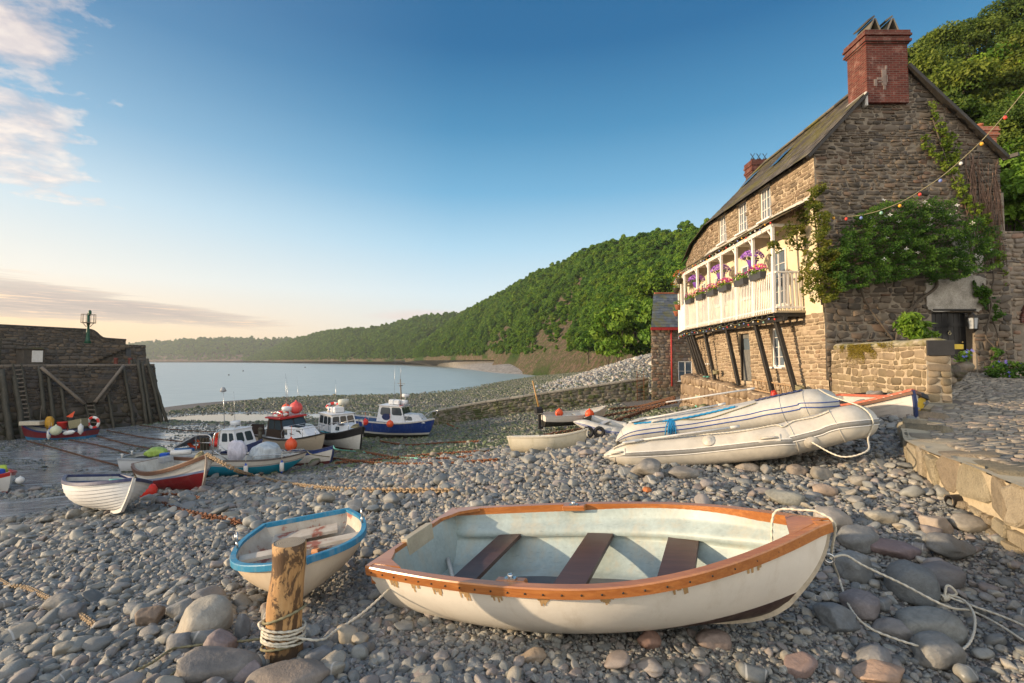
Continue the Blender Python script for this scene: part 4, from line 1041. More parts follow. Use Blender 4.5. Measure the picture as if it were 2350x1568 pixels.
mb.build('frame', M_BLACK, dr, world=True)
mb = MB(); xa, xb = GX0+DOOR[0], GX0+DOOR[1]; za, zb = HZ0+DOOR[2], HZ0+DOOR[3]; n = 7
for k in range(n): mb.box(((xa+(xb-xa)*(k+.5)/n), 16.34, (za+zb)/2), ((xb-xa)/n-.008, .05, zb-za), bev=.008)
mb.box(((xa+xb)/2, 16.30, za+.35), (xb-xa-.12, .03, .14)); mb.box(((xa+xb)/2, 16.30, zb-.4), (xb-xa-.12, .03, .14))
gd = mb.build('front_door', paint('black door paint', (.012, .012, .013), .35, .2, .15), house, world=True)
mb = MB(); mb.torus((xa+.58*(xb-xa), 16.27, za+1.45), .045, .012, Matrix.Rotation(R(90), 3, 'X')); mb.ball((xa+.58*(xb-xa), 16.27, za+1.52), .025); mb.build('knocker', paint('pale brass', (.55, .48, .3), .3, .1, .05, metal=.8), gd, world=True)
mb = MB(); mb.ball((xb-.2, 16.25, za+1.15), .032); mb.build('door_knob', paint('polished brass', (.7, .5, .2), .25, .1, .05, metal=1), gd, world=True)
mb = MB(); mb.box(((xa+xb)/2, 15.98, zb+.06), (xb-xa+.02, .14, .07), bev=.02); mb.build('lintel', M_BLACK, house, world=True)
def patch(poly, y, name, mat, th=.05):
    pts = []
    for (x0, y0), (x1, y1) in zip(poly, poly[1:]+poly[:1]):
        for k in range(5):
            u = k/5; pts.append(P(x0+(x1-x0)*u+rnd.uniform(-3, 3), y0+(y1-y0)*u+rnd.uniform(-3, 3), y))
    n = len(pts); mb = MB(); mb.add(pts+[p+Vector((0, th, 0)) for p in pts], [tuple(range(n))]+[(i, (i+1) % n, n+(i+1) % n, n+i) for i in range(n)]); return mb.build(name, mat, house, world=True)
patch([(2126, 652), (2160, 642), (2200, 640), (2232, 628), (2262, 640), (2262, 700), (2246, 714), (2140, 714), (2126, 700)], 15.93, 'render_patch', M_WASH)
patch([(2180, 545), (2236, 532), (2262, 545), (2256, 620), (2225, 635), (2205, 600)], 15.935, 'render_patch', M_WASH)
RG = P(2056, 140, 16).z+.05; RX = P(2056, 140, 16).x
def roofrow(side):
    def f(v):
        out = []
        for y in (15.88, 18, 20, 22, 24.3, 26.5, 28.6, 31, 34.2):
            rx = RX+.0*(y-16)+max(0, y-25)*.16
            if side < 0:
                O, M = fframe(S_OF_Y(min(34, max(16, y))), EAVE); ex = O.x-.28; ez = EAVE-.12
                if y < 16: ex = GB[4].x-.28
            else: ex = GB[2].x+.12+max(0, y-25)*.1; ez = EAVE-.15
            sagz = -.10*math.sin(max(0, min(1, (y-16)/18))*math.pi)-max(0, y-27)*.08*v
            out.append(Vector((lerp(ex, rx, v), y, lerp(ez, RG, v)+sagz*v)))
        return out
    return f
mb = MB(); slates(mb, roofrow(-1), 21, .30, rgw); slates(mb, roofrow(1), 19, .30, rgw)
roof = mb.build('slate_roof', M_SLATE, house, world=True)
mb = MB()
for sd_, f in ((-1, roofrow(-1)), (1, roofrow(1))):
    a, b = f(0), f(1)
    for i in range(len(a)-1): mb.quad(a[i], a[i+1], b[i+1], b[i])
mb.build('roof_boarding', M_BLACK, roof, world=True)
ca, cb = P(1991, 235, 15.84), P(2081, 72, 15.84)
mb = MB(); f = roofrow(1); q = f(0)[0]; q2 = f(1)[0]; k = (cb.x-q.x)/(q2.x-q.x); e = q.lerp(q2, k)
mb.beam((q.x+.04, 15.85, q.z-.12), (e.x, 15.85, e.z-.04), .10, .20, up=(0, 1, 0)); f = roofrow(-1); q = f(0)[0]; q2 = f(1)[0]; k = (ca.x-q.x)/(q2.x-q.x); e = q.lerp(q2, k)
mb.beam((q.x-.02, 15.86, q.z-.09), (e.x, 15.86, e.z-.07), .08, .15, up=(0, 1, 0)); mb.build('verge_board', M_BLACK, roof, world=True)
mb = MB(); mb.beam((GB[2].x+.1, 15.95, EAVE-.22), (GB[2].x+.28, 15.6, EAVE-.21), .12, .12); mb.build('gutter_end', M_BLACK, roof, world=True)
mb = MB(); r_ = roofrow(-1)(1)
for a, b in zip(r_[:-1], r_[1:]):
    n = max(1, int((b-a).length/.45))
    for k in range(n): mb.beam(a.lerp(b, k/n)+Vector((0, 0, .05)), a.lerp(b, (k+.97)/n)+Vector((0, 0, .05)), .26, .1, bev=.03)
mb.build('ridge_tiles', M_SLATE, roof, world=True)
mb = MB()
for y0, v0 in ((20.0, .42), (23.5, .55)):
    a = roofrow(-1)(v0); b = roofrow(-1)(v0+.22)
    def at(l, y): return Vector((interp([p.y for p in l], [p.x for p in l], y), y, interp([p.y for p in l], [p.z for p in l], y)))
    p = [at(a, y0)+Vector((-.05, 0, .07)), at(a, y0+.6)+Vector((-.05, 0, .07)), at(b, y0+.6)+Vector((-.05, 0, .07)), at(b, y0)+Vector((-.05, 0, .07))]; mb.quad(*p)
mb.build('skylight', material('skylight glass', None, Base_Color=(.02, .03, .04), Roughness=.1), roof, world=True)
def chimney(x0, x1, y0, y1, z0, zt, name='chimney', cowl='tent', sc=1.0, mat=None):
    mb = MB(); cx, cy = (x0+x1)/2, (y0+y1)/2; w, d = x1-x0, y1-y0; H = zt-z0
    mb.box((cx, cy, z0+H*.41), (w, d, H*.82)); z = z0+H*.82
    for k, (e, hh) in enumerate(((.04, .05), (.09, .07), (.05, .09), (.10, .06), (.07, .10))):
        hh = hh*H/2.0; mb.box((cx, cy, z+hh/2), (w+2*e, d+2*e, hh-.002)); z += hh
    o = mb.build(name, mat or M_BRICK, house, world=True)
    if cowl == 'tent':
        for xx in (x0+.28*w, x0+.72*w):
            mb = MB(); b = z; hw = .20; dd = d*.42
            for sx in (-1, 1): mb.add([(xx+sx*hw, cy-dd, b), (xx+sx*hw, cy+dd, b), (xx-sx*.02+sx*.015, cy+dd, b+.5), (xx-sx*.02+sx*.015, cy-dd, b+.5),
                                       (xx+sx*hw+sx*.04, cy-dd, b), (xx+sx*hw+sx*.04, cy+dd, b), (xx-sx*.02+sx*.055, cy+dd, b+.5), (xx-sx*.02+sx*.055, cy-dd, b+.5)], [(0, 1, 2, 3), (7, 6, 5, 4), (0, 3, 7, 4), (1, 5, 6, 2), (3, 2, 6, 7)])
            mb.box((xx-.10, cy, b+.52), (.26, d*.8, .05), Matrix.Rotation(R(-35), 3, 'Y')); mb.build('cowl', M_SLATE, o, world=True)
    elif cowl == 'pots':
        for xx in (x0+.25*w, x0+.75*w):
            mb = MB(); mb.lathe([(.13, 0), (.12, .25), (.16, .27), (.16, .33), (.12, .34)], 12, (xx, cy, z)); mb.build('chimney_pot', M_RIDGE, o, world=True)
    else:
        for xx in (x0+.2*w, x0+.5*w, x0+.8*w):
            mb = MB(); mb.lathe([(.10, 0), (.09, .18), (.12, .2), (.12, .24)], 10, (xx, cy, z)); mb.beam((xx-.14, cy, z+.2), (xx+.14, cy, z+.62), .03, .03); mb.beam((xx+.14, cy+.02, z+.2), (xx-.14, cy+.02, z+.62), .03, .03); mb.build('chimney_pot', M_BLACK, o, world=True)
    return o
ch = chimney(ca.x, cb.x, 15.84, 16.75, ca.z, cb.z)
mb = MB(); mb.box((ca.x-.03, 16.3, ca.z+.12), (.10, .98, .5), bev=.03); mb.build('flashing', M_LEAD, ch, world=True)
mb = MB()
for x0, x1, y0, y1 in ((2024, 2034, 160, 196), (2033, 2037, 172, 190), (2013, 2024, 178, 184), (2006, 2013, 182, 198), (2031, 2036, 150, 160), (2027, 2033, 196, 206), (2016, 2026, 186, 190)):
    p, q = P(x0, y1, 15.838), P(x1, y0, 15.838); mb.box((p+q)/2, (q.x-p.x, .02, q.z-p.z), bev=.008)
mb.build('mortar_repair', mortarmat('grey repair', (.15, .11, .095), (.26, .21, .18)), ch, world=True)
mb = MB(); mb.beam((cb.x+.02, 16.2, cb.z-.62), (cb.x+.30, 16.2, cb.z-.60), .03, .05); mb.beam((cb.x+.02, 16.2, cb.z-.8), (cb.x+.28, 16.2, cb.z-.78), .03, .05); mb.build('bracket', M_BLACK, ch, world=True)
fa = P(1722, 425, 31.5); chimney(fa.x, fa.x+1.35, 31.2, 32.1, 15.4, P(1722, 372, 31.5).z, cowl='cross')
PLN = [Vector((9.75, 15.6, 0)), Vector((9.55, 19, 0)), Vector((9.5, 23, 0)), Vector((9.45, 26, 0)), Vector((9.75, 28, 0)), Vector((10.6, 29.5, 0)), Vector((12.5, 31, 0))]
pln = spline(PLN, 6); pll = [0]
for a, b in zip(pln[:-1], pln[1:]): pll.append(pll[-1]+(b-a).length)
def pf(s, t, d, inn=0.0):
    s = max(0, min(pll[-1]-1e-6, s)); k = int(np.searchsorted(pll, s, 'right')-1); u = (s-pll[k])/(pll[k+1]-pll[k]); p = pln[k].lerp(pln[k+1], u); tn = (pln[k+1]-pln[k]).normalized(); n = Vector((-tn.y, tn.x, 0))
    top = interp([15, 18, 23, 27, 31], [5.35, 5.38, 5.75, 5.95, 5.95], p.y)
    zz = 3.3+t*(top-3.3)/2.4; q = p+n*(d-.18*t/2.4-inn*1.0); return Vector((q.x, q.y, zz))
mb = MB(); stones(mb, pll[-1], 2.4, pf, (.32, .62), (.22, .5), rgw, .03, (.07, .16), jit=.35, flip=True)
stones(mb, pll[-1], 1.1, lambda s, t, d: pf(s, 2.4, 0, t)+Vector((0, 0, d)), (.3, .45), (.35, .8), rgw, .03, (.03, .07), jit=.3)
pl_o = mb.build('plinth', stone('sea worn plinth', [(0, (.20, .14, .09)), (.4, (.34, .25, .16)), (.7, (.25, .18, .12)), (1, (.40, .30, .20))], .8), house, world=True)
mb = MB(); backing(mb, pll[-1], 2.4, pf, [], flip=True, cell=.5); backing(mb, pll[-1], 1.3, lambda s, t, d: pf(s, 2.4, 0, t), [], cell=.5); mb.build('mortar_bed', M_MORT2, house, world=True)
FR = [Vector((9.27, 16.9, 0)), Vector((9.42, 21.5, 0)), Vector((9.56, 26.6, 0)), Vector((10.2, 29.4, 0)), Vector((11.2, 32.3, 0))]
posts_y = [17.05, 18.55, 20.05, 21.6, 23.1, 24.65, 26.6, 28.1, 29.6, 31.0]
def fr(y): return Vector((interp([p.y for p in FR], [p.x for p in FR], y), y, 0))
def wall_at(y, z): O, M = fframe(S_OF_Y(y), z); return O
balc = thing('balcony', None, None, (0, 0, 0)); del_keys = [k for k in ('label', 'category') if k in balc]
balc.parent = house; balc.location = -Vector(house.location)
ys = sorted(posts_y+[16.9, 26.0, 22.4]); mb = MB()
for a, b in zip(ys[:-1], ys[1:]):
    p, q = fr(a), fr(b); wa, wb = wall_at(a, 8.5), wall_at(b, 8.5)
    for z, fl in ((8.56, 0), (8.49, 1)):
        vs = [(p.x, p.y, z), (q.x, q.y, z), (wb.x, wb.y, z), (wa.x, wa.y, z)]; mb.quad(*vs)
    mb.quad((p.x, p.y, 8.49), (q.x, q.y, 8.49), (q.x, q.y, 8.56), (p.x, p.y, 8.56))
p = fr(16.9); wa = wall_at(16.9, 8.5); mb.quad((p.x, p.y, 8.49), (wa.x, wa.y, 8.49), (wa.x, wa.y, 8.56), (p.x, p.y, 8.56))
mb.build('balcony_floor', wood('deck boards', (.30, .25, .17), (.48, .40, .28)), house, world=True)
mb = MB()
y = 17.0
while y < 31.5:
    p = fr(y); w_ = wall_at(y, 8.4); mb.beam((p.x-.06, y, 8.42), (w_.x, w_.y, 8.42), .07, .13); y += .42
for a, b in zip(ys[:-1], ys[1:]): p, q = fr(a), fr(b); mb.beam((p.x+.32, p.y, 8.28), (q.x+.32, q.y, 8.28), .12, .15)
mb.build('joists', M_BLACK, house, world=True)
for a, b in zip(posts_y[:-1], posts_y[1:]):
    mb = MB(); p, q = fr(a), fr(b); L = (q-p).length; n = int(L/.132)
    mb.beam(p+Vector((0, 0, 9.93)), q+Vector((0, 0, 9.93)), .09, .06, bev=.01); mb.beam(p+Vector((0, 0, 8.66)), q+Vector((0, 0, 8.66)), .05, .06)
    for k in range(1, n): c = p.lerp(q, k/n); mb.beam(c+Vector((-.035, 0, 8.52)), c+Vector((-.035, 0, 9.90)), .052, .018, up=(1, 0, 0))
    mb.build('railing', M_WHITE, house, world=True)
mb = MB(); a = Vector((9.29, 16.95, 0)); b = Vector((10.32, 16.95, 0))
mb.beam(a+Vector((0, 0, 9.93)), b+Vector((0, 0, 9.93)), .08, .06); mb.beam(a+Vector((0, 0, 8.68)), b+Vector((0, 0, 8.68)), .05, .06)
for k in range(1, 7): c = a.lerp(b, k/7); mb.beam(c+Vector((0, 0, 8.6)), c+Vector((0, 0, 9.9)), .02, .065, up=(1, 0, 0))
mb.build('railing', M_WHITE, house, world=True)
for y in posts_y:
    mb = MB(); p = fr(y); mb.box((p.x, p.y, 10.05), (.11, .11, 3.1), bev=.012); mb.beam((p.x, p.y, 11.2), (p.x, p.y+.3, 11.5), .05, .05); mb.build('veranda_post', M_WHITE, house, world=True)
mb = MB()
for a, b in zip(posts_y[:-1], posts_y[1:]): p, q = fr(a), fr(b); mb.beam(p+Vector((0, 0, 11.6)), q+Vector((0, 0, 11.6)), .10, .16)
for y in posts_y: p = fr(y); w_ = wall_at(y, 11.7); mb.beam((p.x, y, 11.62), (w_.x, w_.y, 11.62), .06, .1)
mb.build('eave_beam', M_WHITE, house, world=True)
def leanrow(v):
    out = []
    for y in (16.25, 18, 20, 22, 24.3, 26.6, 28.1, 29.6, 31.2, 32.4):
        p = fr(max(16.9, y)); w_ = wall_at(y, 12.2); out.append(Vector((lerp(p.x-.28, w_.x-.03, v), y, lerp(11.72, 12.28, v))))
    return out
mb = MB(); slates(mb, leanrow, 5, .30, rgw); ln = mb.build('veranda_roof', M_SLATE, house, world=True)
mb = MB(); a, b = leanrow(.02), leanrow(1)
for i in range(len(a)-1): mb.quad(a[i]+Vector((0, 0, -.03)), a[i+1]+Vector((0, 0, -.03)), b[i+1]+Vector((0, 0, -.03)), b[i]+Vector((0, 0, -.03)))
mb.build('soffit', M_WHITE, ln, world=True)
mb = MB(); b = leanrow(1)
for i in range(len(b)-1): mb.beam(b[i]+Vector((.0, 0, .06)), b[i+1]+Vector((.0, 0, .06)), .05, .16)
mb.build('flashing', M_LEAD, ln, world=True)
for y, w, zc, h, nx, ny in ((18.3, 1.0, 9.95, 2.1, 2, 4), (20.6, 1.1, 10.2, 1.4, 2, 3), (23.4, 1.1, 10.2, 1.4, 2, 3), (26.2, 1.0, 9.95, 2.1, 2, 4)):
    O, M = fframe(S_OF_Y(y), zc); window(house, O, M, w, h, nx, ny, deep=-.09)
ST = [((1790, 722), (1855, 890), 17.7), ((1730, 742), (1790, 905), 19.3), ((1665, 756), (1703, 890), 22.1), ((1612, 765), (1664, 866), 24.8), ((1580, 770), (1620, 860), 26.6), ((1568, 771), (1608, 862), 27.4), ((1558, 772), (1598, 862), 28.2), ((1549, 774), (1588, 860), 29.0)]
for k, (a, b, Y) in enumerate(ST):
    A = P(*a, Y); mb = MB(); t = fr(Y); s = wall_at(Y, 5.7); top = Vector((t.x+.38, Y, 8.30)); bot = Vector((s.x-.32, Y-.55, interp([17, 19, 22, 27], [5.3, 5.4, 5.7, 5.95], Y)))
    mb.beam(top, bot, .15, .15, up=(0, 1, 0), bev=.01); mb.build('strut', M_BLACK, house, world=True)
for o in (balc,): bpy.data.objects.remove(o)
gw = thing('garden_wall', 'sunlit stone garden wall with mossy rounded coping, running from the cottage corner to a pier', 'wall', (10.1, 13.5, 5.6))
GA, GE = Vector((10.5, 15.9, 0)), Vector((9.80, 11.45, 0)); gd_ = (GE-GA).normalized(); gn = Vector((gd_.y, -gd_.x, 0))
if gn.x > 0: gn = -gn
gl = (GE-GA).length; wf = lambda s, t, d: GA+gd_*s+gn*d+Vector((0, 0, 5.3+t))
mb = MB(); stones(mb, gl, 1.85, wf, (.11, .22), (.14, .42), rgw, .02, (.012, .035), jit=.25)
ef = lambda s, t, d: GE-gn*s+gd_*d+Vector((0, 0, 5.0+t)); stones(mb, .52, 2.2, ef, (.14, .24), (.2, .34), rgw, .02, (.012, .04), jit=.25)
mb.build('wall_stones', stone('garden wall rubble', [(0, (.20, .155, .095)), (.4, (.36, .28, .17)), (.7, (.26, .195, .125)), (1, (.42, .33, .22))], .74), gw, world=True)
mb = MB(); m_ = (GA+GE)/2-gn*.26; mb.beam(m_+gd_*(-gl/2)+Vector((0, 0, 6.15)), m_+gd_*(gl/2)+Vector((0, 0, 6.15)), .515, 2.0); mb.build('wall_core', M_MORT2, gw, world=True)
mb = MB(); s = 0
while s < gl-.05:
    q = min(rgw.uniform(.13, .26), gl-s); V, F = pebble_arrays(int(s*100)+7, 2, 1.0, .2); V = V/(V.max(0)-V.min(0)); hgt = rgw.uniform(.2, .27)
    mb.add([GA+gd_*(s+q/2+v[0]*q*1.08)-gn*(.26+v[1]*.60)+Vector((0, 0, 7.22+v[2]*hgt)) for v in V], F, smooth=True); s += q
mb.build('coping', stone('coping stone', [(0, (.28, .25, .18)), (.5, (.40, .36, .26)), (1, (.33, .28, .21))], .95, (.15, .13, .02), .5), gw, world=True)
c_ = []; n_ = []
for k in range(5200):
    s = rgw.normal(1.75, .62); s = min(max(s, .25), 3.3); drop = abs(rgw.normal(0, .11))*(1.3 if 1.0 < s < 2.6 else .6); p = GA+gd_*s+gn*(.035+.03*rgw.uniform())+Vector((0, 0, 7.28-drop*1.6)); 
    if mnoise.noise(Vector((s*2.6, drop*5, 1))) < -.15: continue
    c_.append(p[:]); n_.append((gn+Vector((0, 0, .5)))[:])
V, F, r_ = leaf_mesh(np.array(c_), np.array(n_), .022, rgw); np_obj('moss', V-np.array(gw.location), F, r_, leafmat('golden moss', (.11, .085, .008), (.26, .20, .02), .1), gw)
mb = MB(); O_ = GE-gn*.27+gd_*.06+Vector((0, 0, 7.10)); mb.box(O_, (.58, .035, .36), Matrix((-gn, gd_, Vector((0, 0, 1)))).transposed(), bev=.008); 
sp = mb.build('slate_sign', paint('blank slate', (.035, .033, .032), .7, .2, .25), base=True); tag(sp, 'dark blank slate board fixed to the end of the garden wall pier', 'sign')
def slip_z(x, y): return EYE-np.interp(y, [-8, 4, 7, 9.1, 11.5, 14, 16, 40], [1.15, 1.15, 1.16, 1.12, 1.0, .72, .42, .25])+.02*mnoise.noise(Vector((x*.7, y*.7, 9)))
EDGE = [Vector((3.4, -6, 0)), Vector((4.35, 2.5, 0)), Vector((4.80, 4.5, 0)), Vector((5.12, 5.7, 0)), Vector((5.62, 6.8, 0)), Vector((5.85, 7.2, 0)), Vector((6.55, 8.1, 0)), Vector((7.5, 9.2, 0)), Vector((8.7, 10.5, 0)), Vector((9.75, 11.5, 0))]
edx = lambda y: interp([p.y for p in EDGE]+[11.6, 16, 40], [p.x for p in EDGE]+[9.95, 10.6, 12], y)
slip = thing('slipway', 'cobbled slipway rising to the cottage door, with a rough sunlit retaining edge of big stones', 'slipway', (9, 9, 5))
mb = MB(); ys_ = np.linspace(-6, 24, 90)
for a, b in zip(ys_[:-1], ys_[1:]):
    for k in range(14):
        xa0, xa1 = edx(a)+k*1.6, edx(a)+(k+1)*1.6; xb0, xb1 = edx(b)+k*1.6, edx(b)+(k+1)*1.6
        mb.quad((xa0, a, slip_z(xa0, a)), (xa1, a, slip_z(xa1, a)), (xb1, b, slip_z(xb1, b)), (xb0, b, slip_z(xb0, b)))
mb.build('ramp_bed', mortarmat('trodden earth', (.09, .075, .06), (.19, .16, .13)), slip, world=True)
def cf(s, t, d): y = 3.0+t; x = edx(y)+.35+s; return Vector((x, y, slip_z(x, y)+d))
M_COB = stone('slipway cobbles', [(0, (.17, .15, .12)), (.35, (.27, .235, .19)), (.6, (.22, .19, .15)), (.85, (.34, .30, .24)), (1, (.25, .20, .17))], 1.0, None, 0, .6)
mb = MB(); stones(mb, 8.5, 13.6, cf, (.062, .105), (.12, .30), rgw, .012, (.018, .045), jit=.3, inside=lambda s, t: not (3+t > 11 and edx(3+t)+.35+s < 10.6) and (3+t) < 16.3 and (edx(3+t)+.35+s) < 1.13*(3+t)+.3)
mb.build('cobbles', M_COB, slip, world=True)
el = spline(EDGE, 6); ell = [0]
for a, b in zip(el[:-1], el[1:]): ell.append(ell[-1]+(b-a).length)
def efm(s, t, d):
    s = max(0, min(ell[-1]-1e-6, s)); k = int(np.searchsorted(ell, s, 'right')-1); u = (s-ell[k])/(ell[k+1]-ell[k]); p = el[k].lerp(el[k+1], u); tn = (el[k+1]-el[k]).normalized(); n = Vector((-tn.y, tn.x, 0))
    w_ = .12*mnoise.noise(Vector((s*.9, 0, 7))); q = p+n*(d+w_); z1 = slip_z(q.x, q.y)+.02; z0 = z1-1.25
    return Vector((q.x, q.y, z0+t))
M_EDGE = stone('edge stone', [(0, (.22, .19, .13)), (.4, (.38, .33, .23)), (.7, (.30, .24, .17)), (1, (.46, .40, .29))], .9, None, 0, .85, 16, bs=.9, bd=.07)
mb = MB(); stones(mb, ell[-1], .80, efm, (.10, .26), (.12, .4), rgw, .03, (.01, .09), jit=.6, flip=True, sm=False); stones(mb, ell[-1], 1.24, efm, (.36, .46), (.18, .46), rgw, .014, (.03, .075), jit=.35, flip=True, t0=.82, sm=False)
stones(mb, ell[-1], .62, lambda s, t, d: efm(s, 1.22, -t)+Vector((0, 0, d)), (.48, .62), (.35, .9), rgw, .02, (.02, .045), jit=.3)
mb.build('retaining_edge', M_EDGE, slip, world=True)
mb = MB(); backing(mb, ell[-1], 1.2, efm, [], flip=True, cell=.4); backing(mb, ell[-1], .8, lambda s, t, d: efm(s, 1.236, .05-t), [], cell=.3); mb.build('mortar', mortarmat('sandy mortar', (.34, .28, .19), (.52, .44, .30)), slip, world=True)
bh = thing('boat_house', 'small patterned stone house with blue slate roof and red painted eaves beyond the balcony', 'house', (14.5, 45, 3))
BX0, BX1, BY0, BY1, BZ0, BZE, BZR = P(1496, 900, 42).x, 18.2, 42.0, 49.0, 2.4, P(1496, 752, 42).z, P(1510, 672, 45).z
SK = .39
bf = lambda s, t, d: Vector((BX0+s, BY0-d, BZ0+t)); bs = lambda s, t, d: Vector((BX0-d+SK*(BY1-s-BY0), BY1-s, BZ0+t))
M_PATCH = stone('patterned rubble', [(0, (.22, .13, .08)), (.25, (.33, .25, .17)), (.45, (.17, .12, .09)), (.65, (.38, .30, .21)), (.85, (.26, .22, .19)), (1, (.30, .16, .10))], .95, (.07, .08, .012), .5, .85, 14, 'rnd', (2.5, 6))
mb = MB(); stones(mb, BX1-BX0, BZE-BZ0, bf, (.16, .32), (.2, .55), rgw, .035, (.01, .03), jit=.12); stones(mb, BY1-BY0, BZE-BZ0, bs, (.16, .32), (.2, .55), rgw, .035, (.01, .03), jit=.12)
mb.build('wall', M_PATCH, bh, world=True)
mb = MB(); mb.loft([[(BX0+.02, BY0+.02, z), (BX1, BY0+.02, z), (BX1+3, BY1, z), (BX0+.02+SK*7, BY1, z)] for z in (BZ0, BZE)], True, True); mb.build('wall_core', M_MORT, bh, world=True)
rowb = lambda v: [Vector((x+SK*3.6*v, lerp(BY0-.3, 45.6, v), lerp(BZE, BZR, v))) for x in (BX0-.1+.25*0, 15.0, BX1)]
mb = MB(); slates(mb, rowb, 13, .34, rgw); rf = mb.build('slate_roof', M_SLATE2, bh, world=True)
mb = MB(); mb.quad((BX0-.1, BY0-.3, BZE-.03), (BX1, BY0-.3, BZE-.03), (BX1+1.4, 45.6, BZR-.03), (BX0+1.3, 45.6, BZR-.03)); mb.quad((BX0+1.3, 45.6, BZR-.03), (BX1+1.4, 45.6, BZR-.03), (BX1+2.8, BY1+.2, BZE), (BX0+2.7, BY1+.2, BZE)); mb.add([(BX0, BY0, BZE-.05), (BX0+2.7, BY1, BZE-.05), (BX0+1.36, 45.6, BZR-.1)], [(0, 1, 2)]); mb.build('roof_boarding', M_SLATE2, rf, world=True)
M_RED = paint('red trim paint', (.42, .035, .03), .5, .15, .15)
mb = MB(); mb.box(((BX0+BX1)/2, BY0-.26, BZE-.12), (BX1-BX0+.2, .1, .24)); mb.build('eave_board', M_RED, bh, world=True)
mb = MB(); mb.beam((BX0+1.4, 45.6, BZR+.03), (BX1+1.4, 45.6, BZR+.03), .3, .14); mb.build('ridge_tiles', M_RIDGE, bh, world=True)
dp = P(1550, 780, 41.9); mb = MB(); mb.cyl((dp.x-.35, 41.9, BZE-.2), (dp.x-.35, 41.9, 4.6), .07, n=8); mb.build('downpipe', M_RED, bh, world=True)
O = P(1572, 852, 41.98); window(bh, Vector((O.x, 42, O.z)), Matrix(((1, 0, 0), (0, -1, 0), (0, 0, 1))), 1.2, 1.7, 2, 2, deep=-.06)
bw = thing('sea_wall', 'low sloping stone sea wall from the patterned house down to the blue fishing boat', 'wall', (2, 43.6, 1))
SW0, SW1 = Vector((P(992, 978, 44.2).x, 44.2, 0)), Vector((BX0, 43.0, 0)); sl = (SW1-SW0).length; sdv = (SW1-SW0).normalized()
stz = lambda s: interp([0, sl*.25, sl], [P(1000, 946, 44).z-.05, P(1120, 925, 44).z, P(1495, 870, 43).z], s)
sf = lambda s, t, d: SW0+sdv*s+Vector((0, -d, lerp(0.2, stz(s), t/4.0)))
mb = MB(); stones(mb, sl, 4.0, sf, (.26, .42), (.3, .8), rgw, .03, (.02, .07), jit=.25); 
mb.build('wall_stones', stone('weedy sea wall', [(0, (.09, .085, .075)), (.5, (.17, .155, .13)), (1, (.23, .20, .16))], 1.0, (.05, .07, .01), .35), bw, world=True)
mb = MB(); backing(mb, sl, 4.0, sf, [], cell=.8, d=-.005)
for k in range(24):
    a, b = sl*k/24, sl*(k+1)/24; A, B = sf(a, 4, 0), sf(b, 4, 0); mb.quad(A, B, B+Vector((0, .7, 0)), A+Vector((0, .7, 0))); mb.quad(A+Vector((0, .7, 0)), B+Vector((0, .7, 0)), B+Vector((0, .7, -4)), A+Vector((0, .7, -4)))
mb.build('wall_core', M_MORT, bw, world=True)
mb = MB(); s = 0
while s < sl: q = min(rgw.uniform(.8, 1.4), sl-s+.01); A, B = sf(s+.01, 4, .05), sf(s+q-.01, 4, .05); mb.beam(A+Vector((0, .37, .09)), B+Vector((0, .37, .09)), .85, .18, bev=.03); s += q
mb.build('coping', stone('concrete coping', [(0, (.24, .22, .18)), (1, (.34, .31, .25))], 1.0), bw, world=True)
ld = thing('iron_ladder', 'thin rusty iron ladder fixed to the sea wall beside the patterned house', 'ladder', (P(1468, 900, 42.9).x, 42.85, 3))
M_RUST = paint('rust', (.15, .06, .025), .85, .35, .4, (.05, .03, .02), .5, 9)
mb = MB(); lx = P(1462, 900, 42.85).x
for dx in (0, .6): mb.cyl((lx+dx, 42.8, 3.0), (lx+dx, 42.8, 5.9), .03, n=6)
for k in range(9): mb.cyl((lx, 42.8, 3.2+.3*k), (lx+.6, 42.8, 3.2+.3*k), .018, n=5)
mb.build('rails', M_RUST, ld, world=True)
ar = thing('archway', 'stone archway wall with a brick arch at the right edge beside the cottage gable', 'archway', (19, 17.4, 6.2))
AX0 = P(2300, 700, 17.2).x; acx = AX0+2.5; aw = 1.75
def arch_in(s, t):
    x = AX0+s; z = 6.0+t; rr_ = math.hypot((x-acx)/aw, max(0, z-8.15)/1.15)
    return not (abs(x-acx) < aw and (z < 8.15 or rr_ < 1.0))
af = lambda s, t, d: Vector((AX0+s, 17.2-d, 6.0+t)); AH = P(2330, 531, 17.2).z-6.0
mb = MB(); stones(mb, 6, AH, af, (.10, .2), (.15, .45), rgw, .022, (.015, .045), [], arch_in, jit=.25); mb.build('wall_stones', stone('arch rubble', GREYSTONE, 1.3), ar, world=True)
mb = MB(); backing(mb, 6, AH, af, [], arch_in, cell=.1); mb.quad(*[af(s, AH, d) for s, d in ((0, 0), (6, 0), (6, -.5), (0, -.5))]); mb.build('mortar', M_MORT, ar, world=True)
mb = MB()
for k in range(26):
    a = math.pi*(k+.5)/26; M = Matrix.Rotation(math.pi/2-a, 3, 'Y'); mb.box((acx-math.cos(math.pi-a)*(aw+.02)*1.0, 17.15, 8.15+math.sin(a)*1.22), (.17, .12, .34), M, bev=.01)
mb.build('brick_arch', M_BRICK, ar, world=True)
mb = MB(); zb_ = P(2340, 664, 16.8).z; mb.cyl((AX0+.6, 16.9, zb_), (AX0+4, 16.8, zb_+.12), .07, n=10); o = mb.build('handrail', paint('galvanised pipe', (.45, .5, .55), .35, .1, .05, metal=.6), base=True); tag(o, 'grey metal pipe rail crossing the archway at the right edge', 'rail')
nb = thing('neighbour_cottage', 'short red brick chimney with two clay pots rising behind the gable verge', 'house', (20, 23, 8))
ca2, cb2 = P(2222, 350, 22), P(2286, 292, 22)
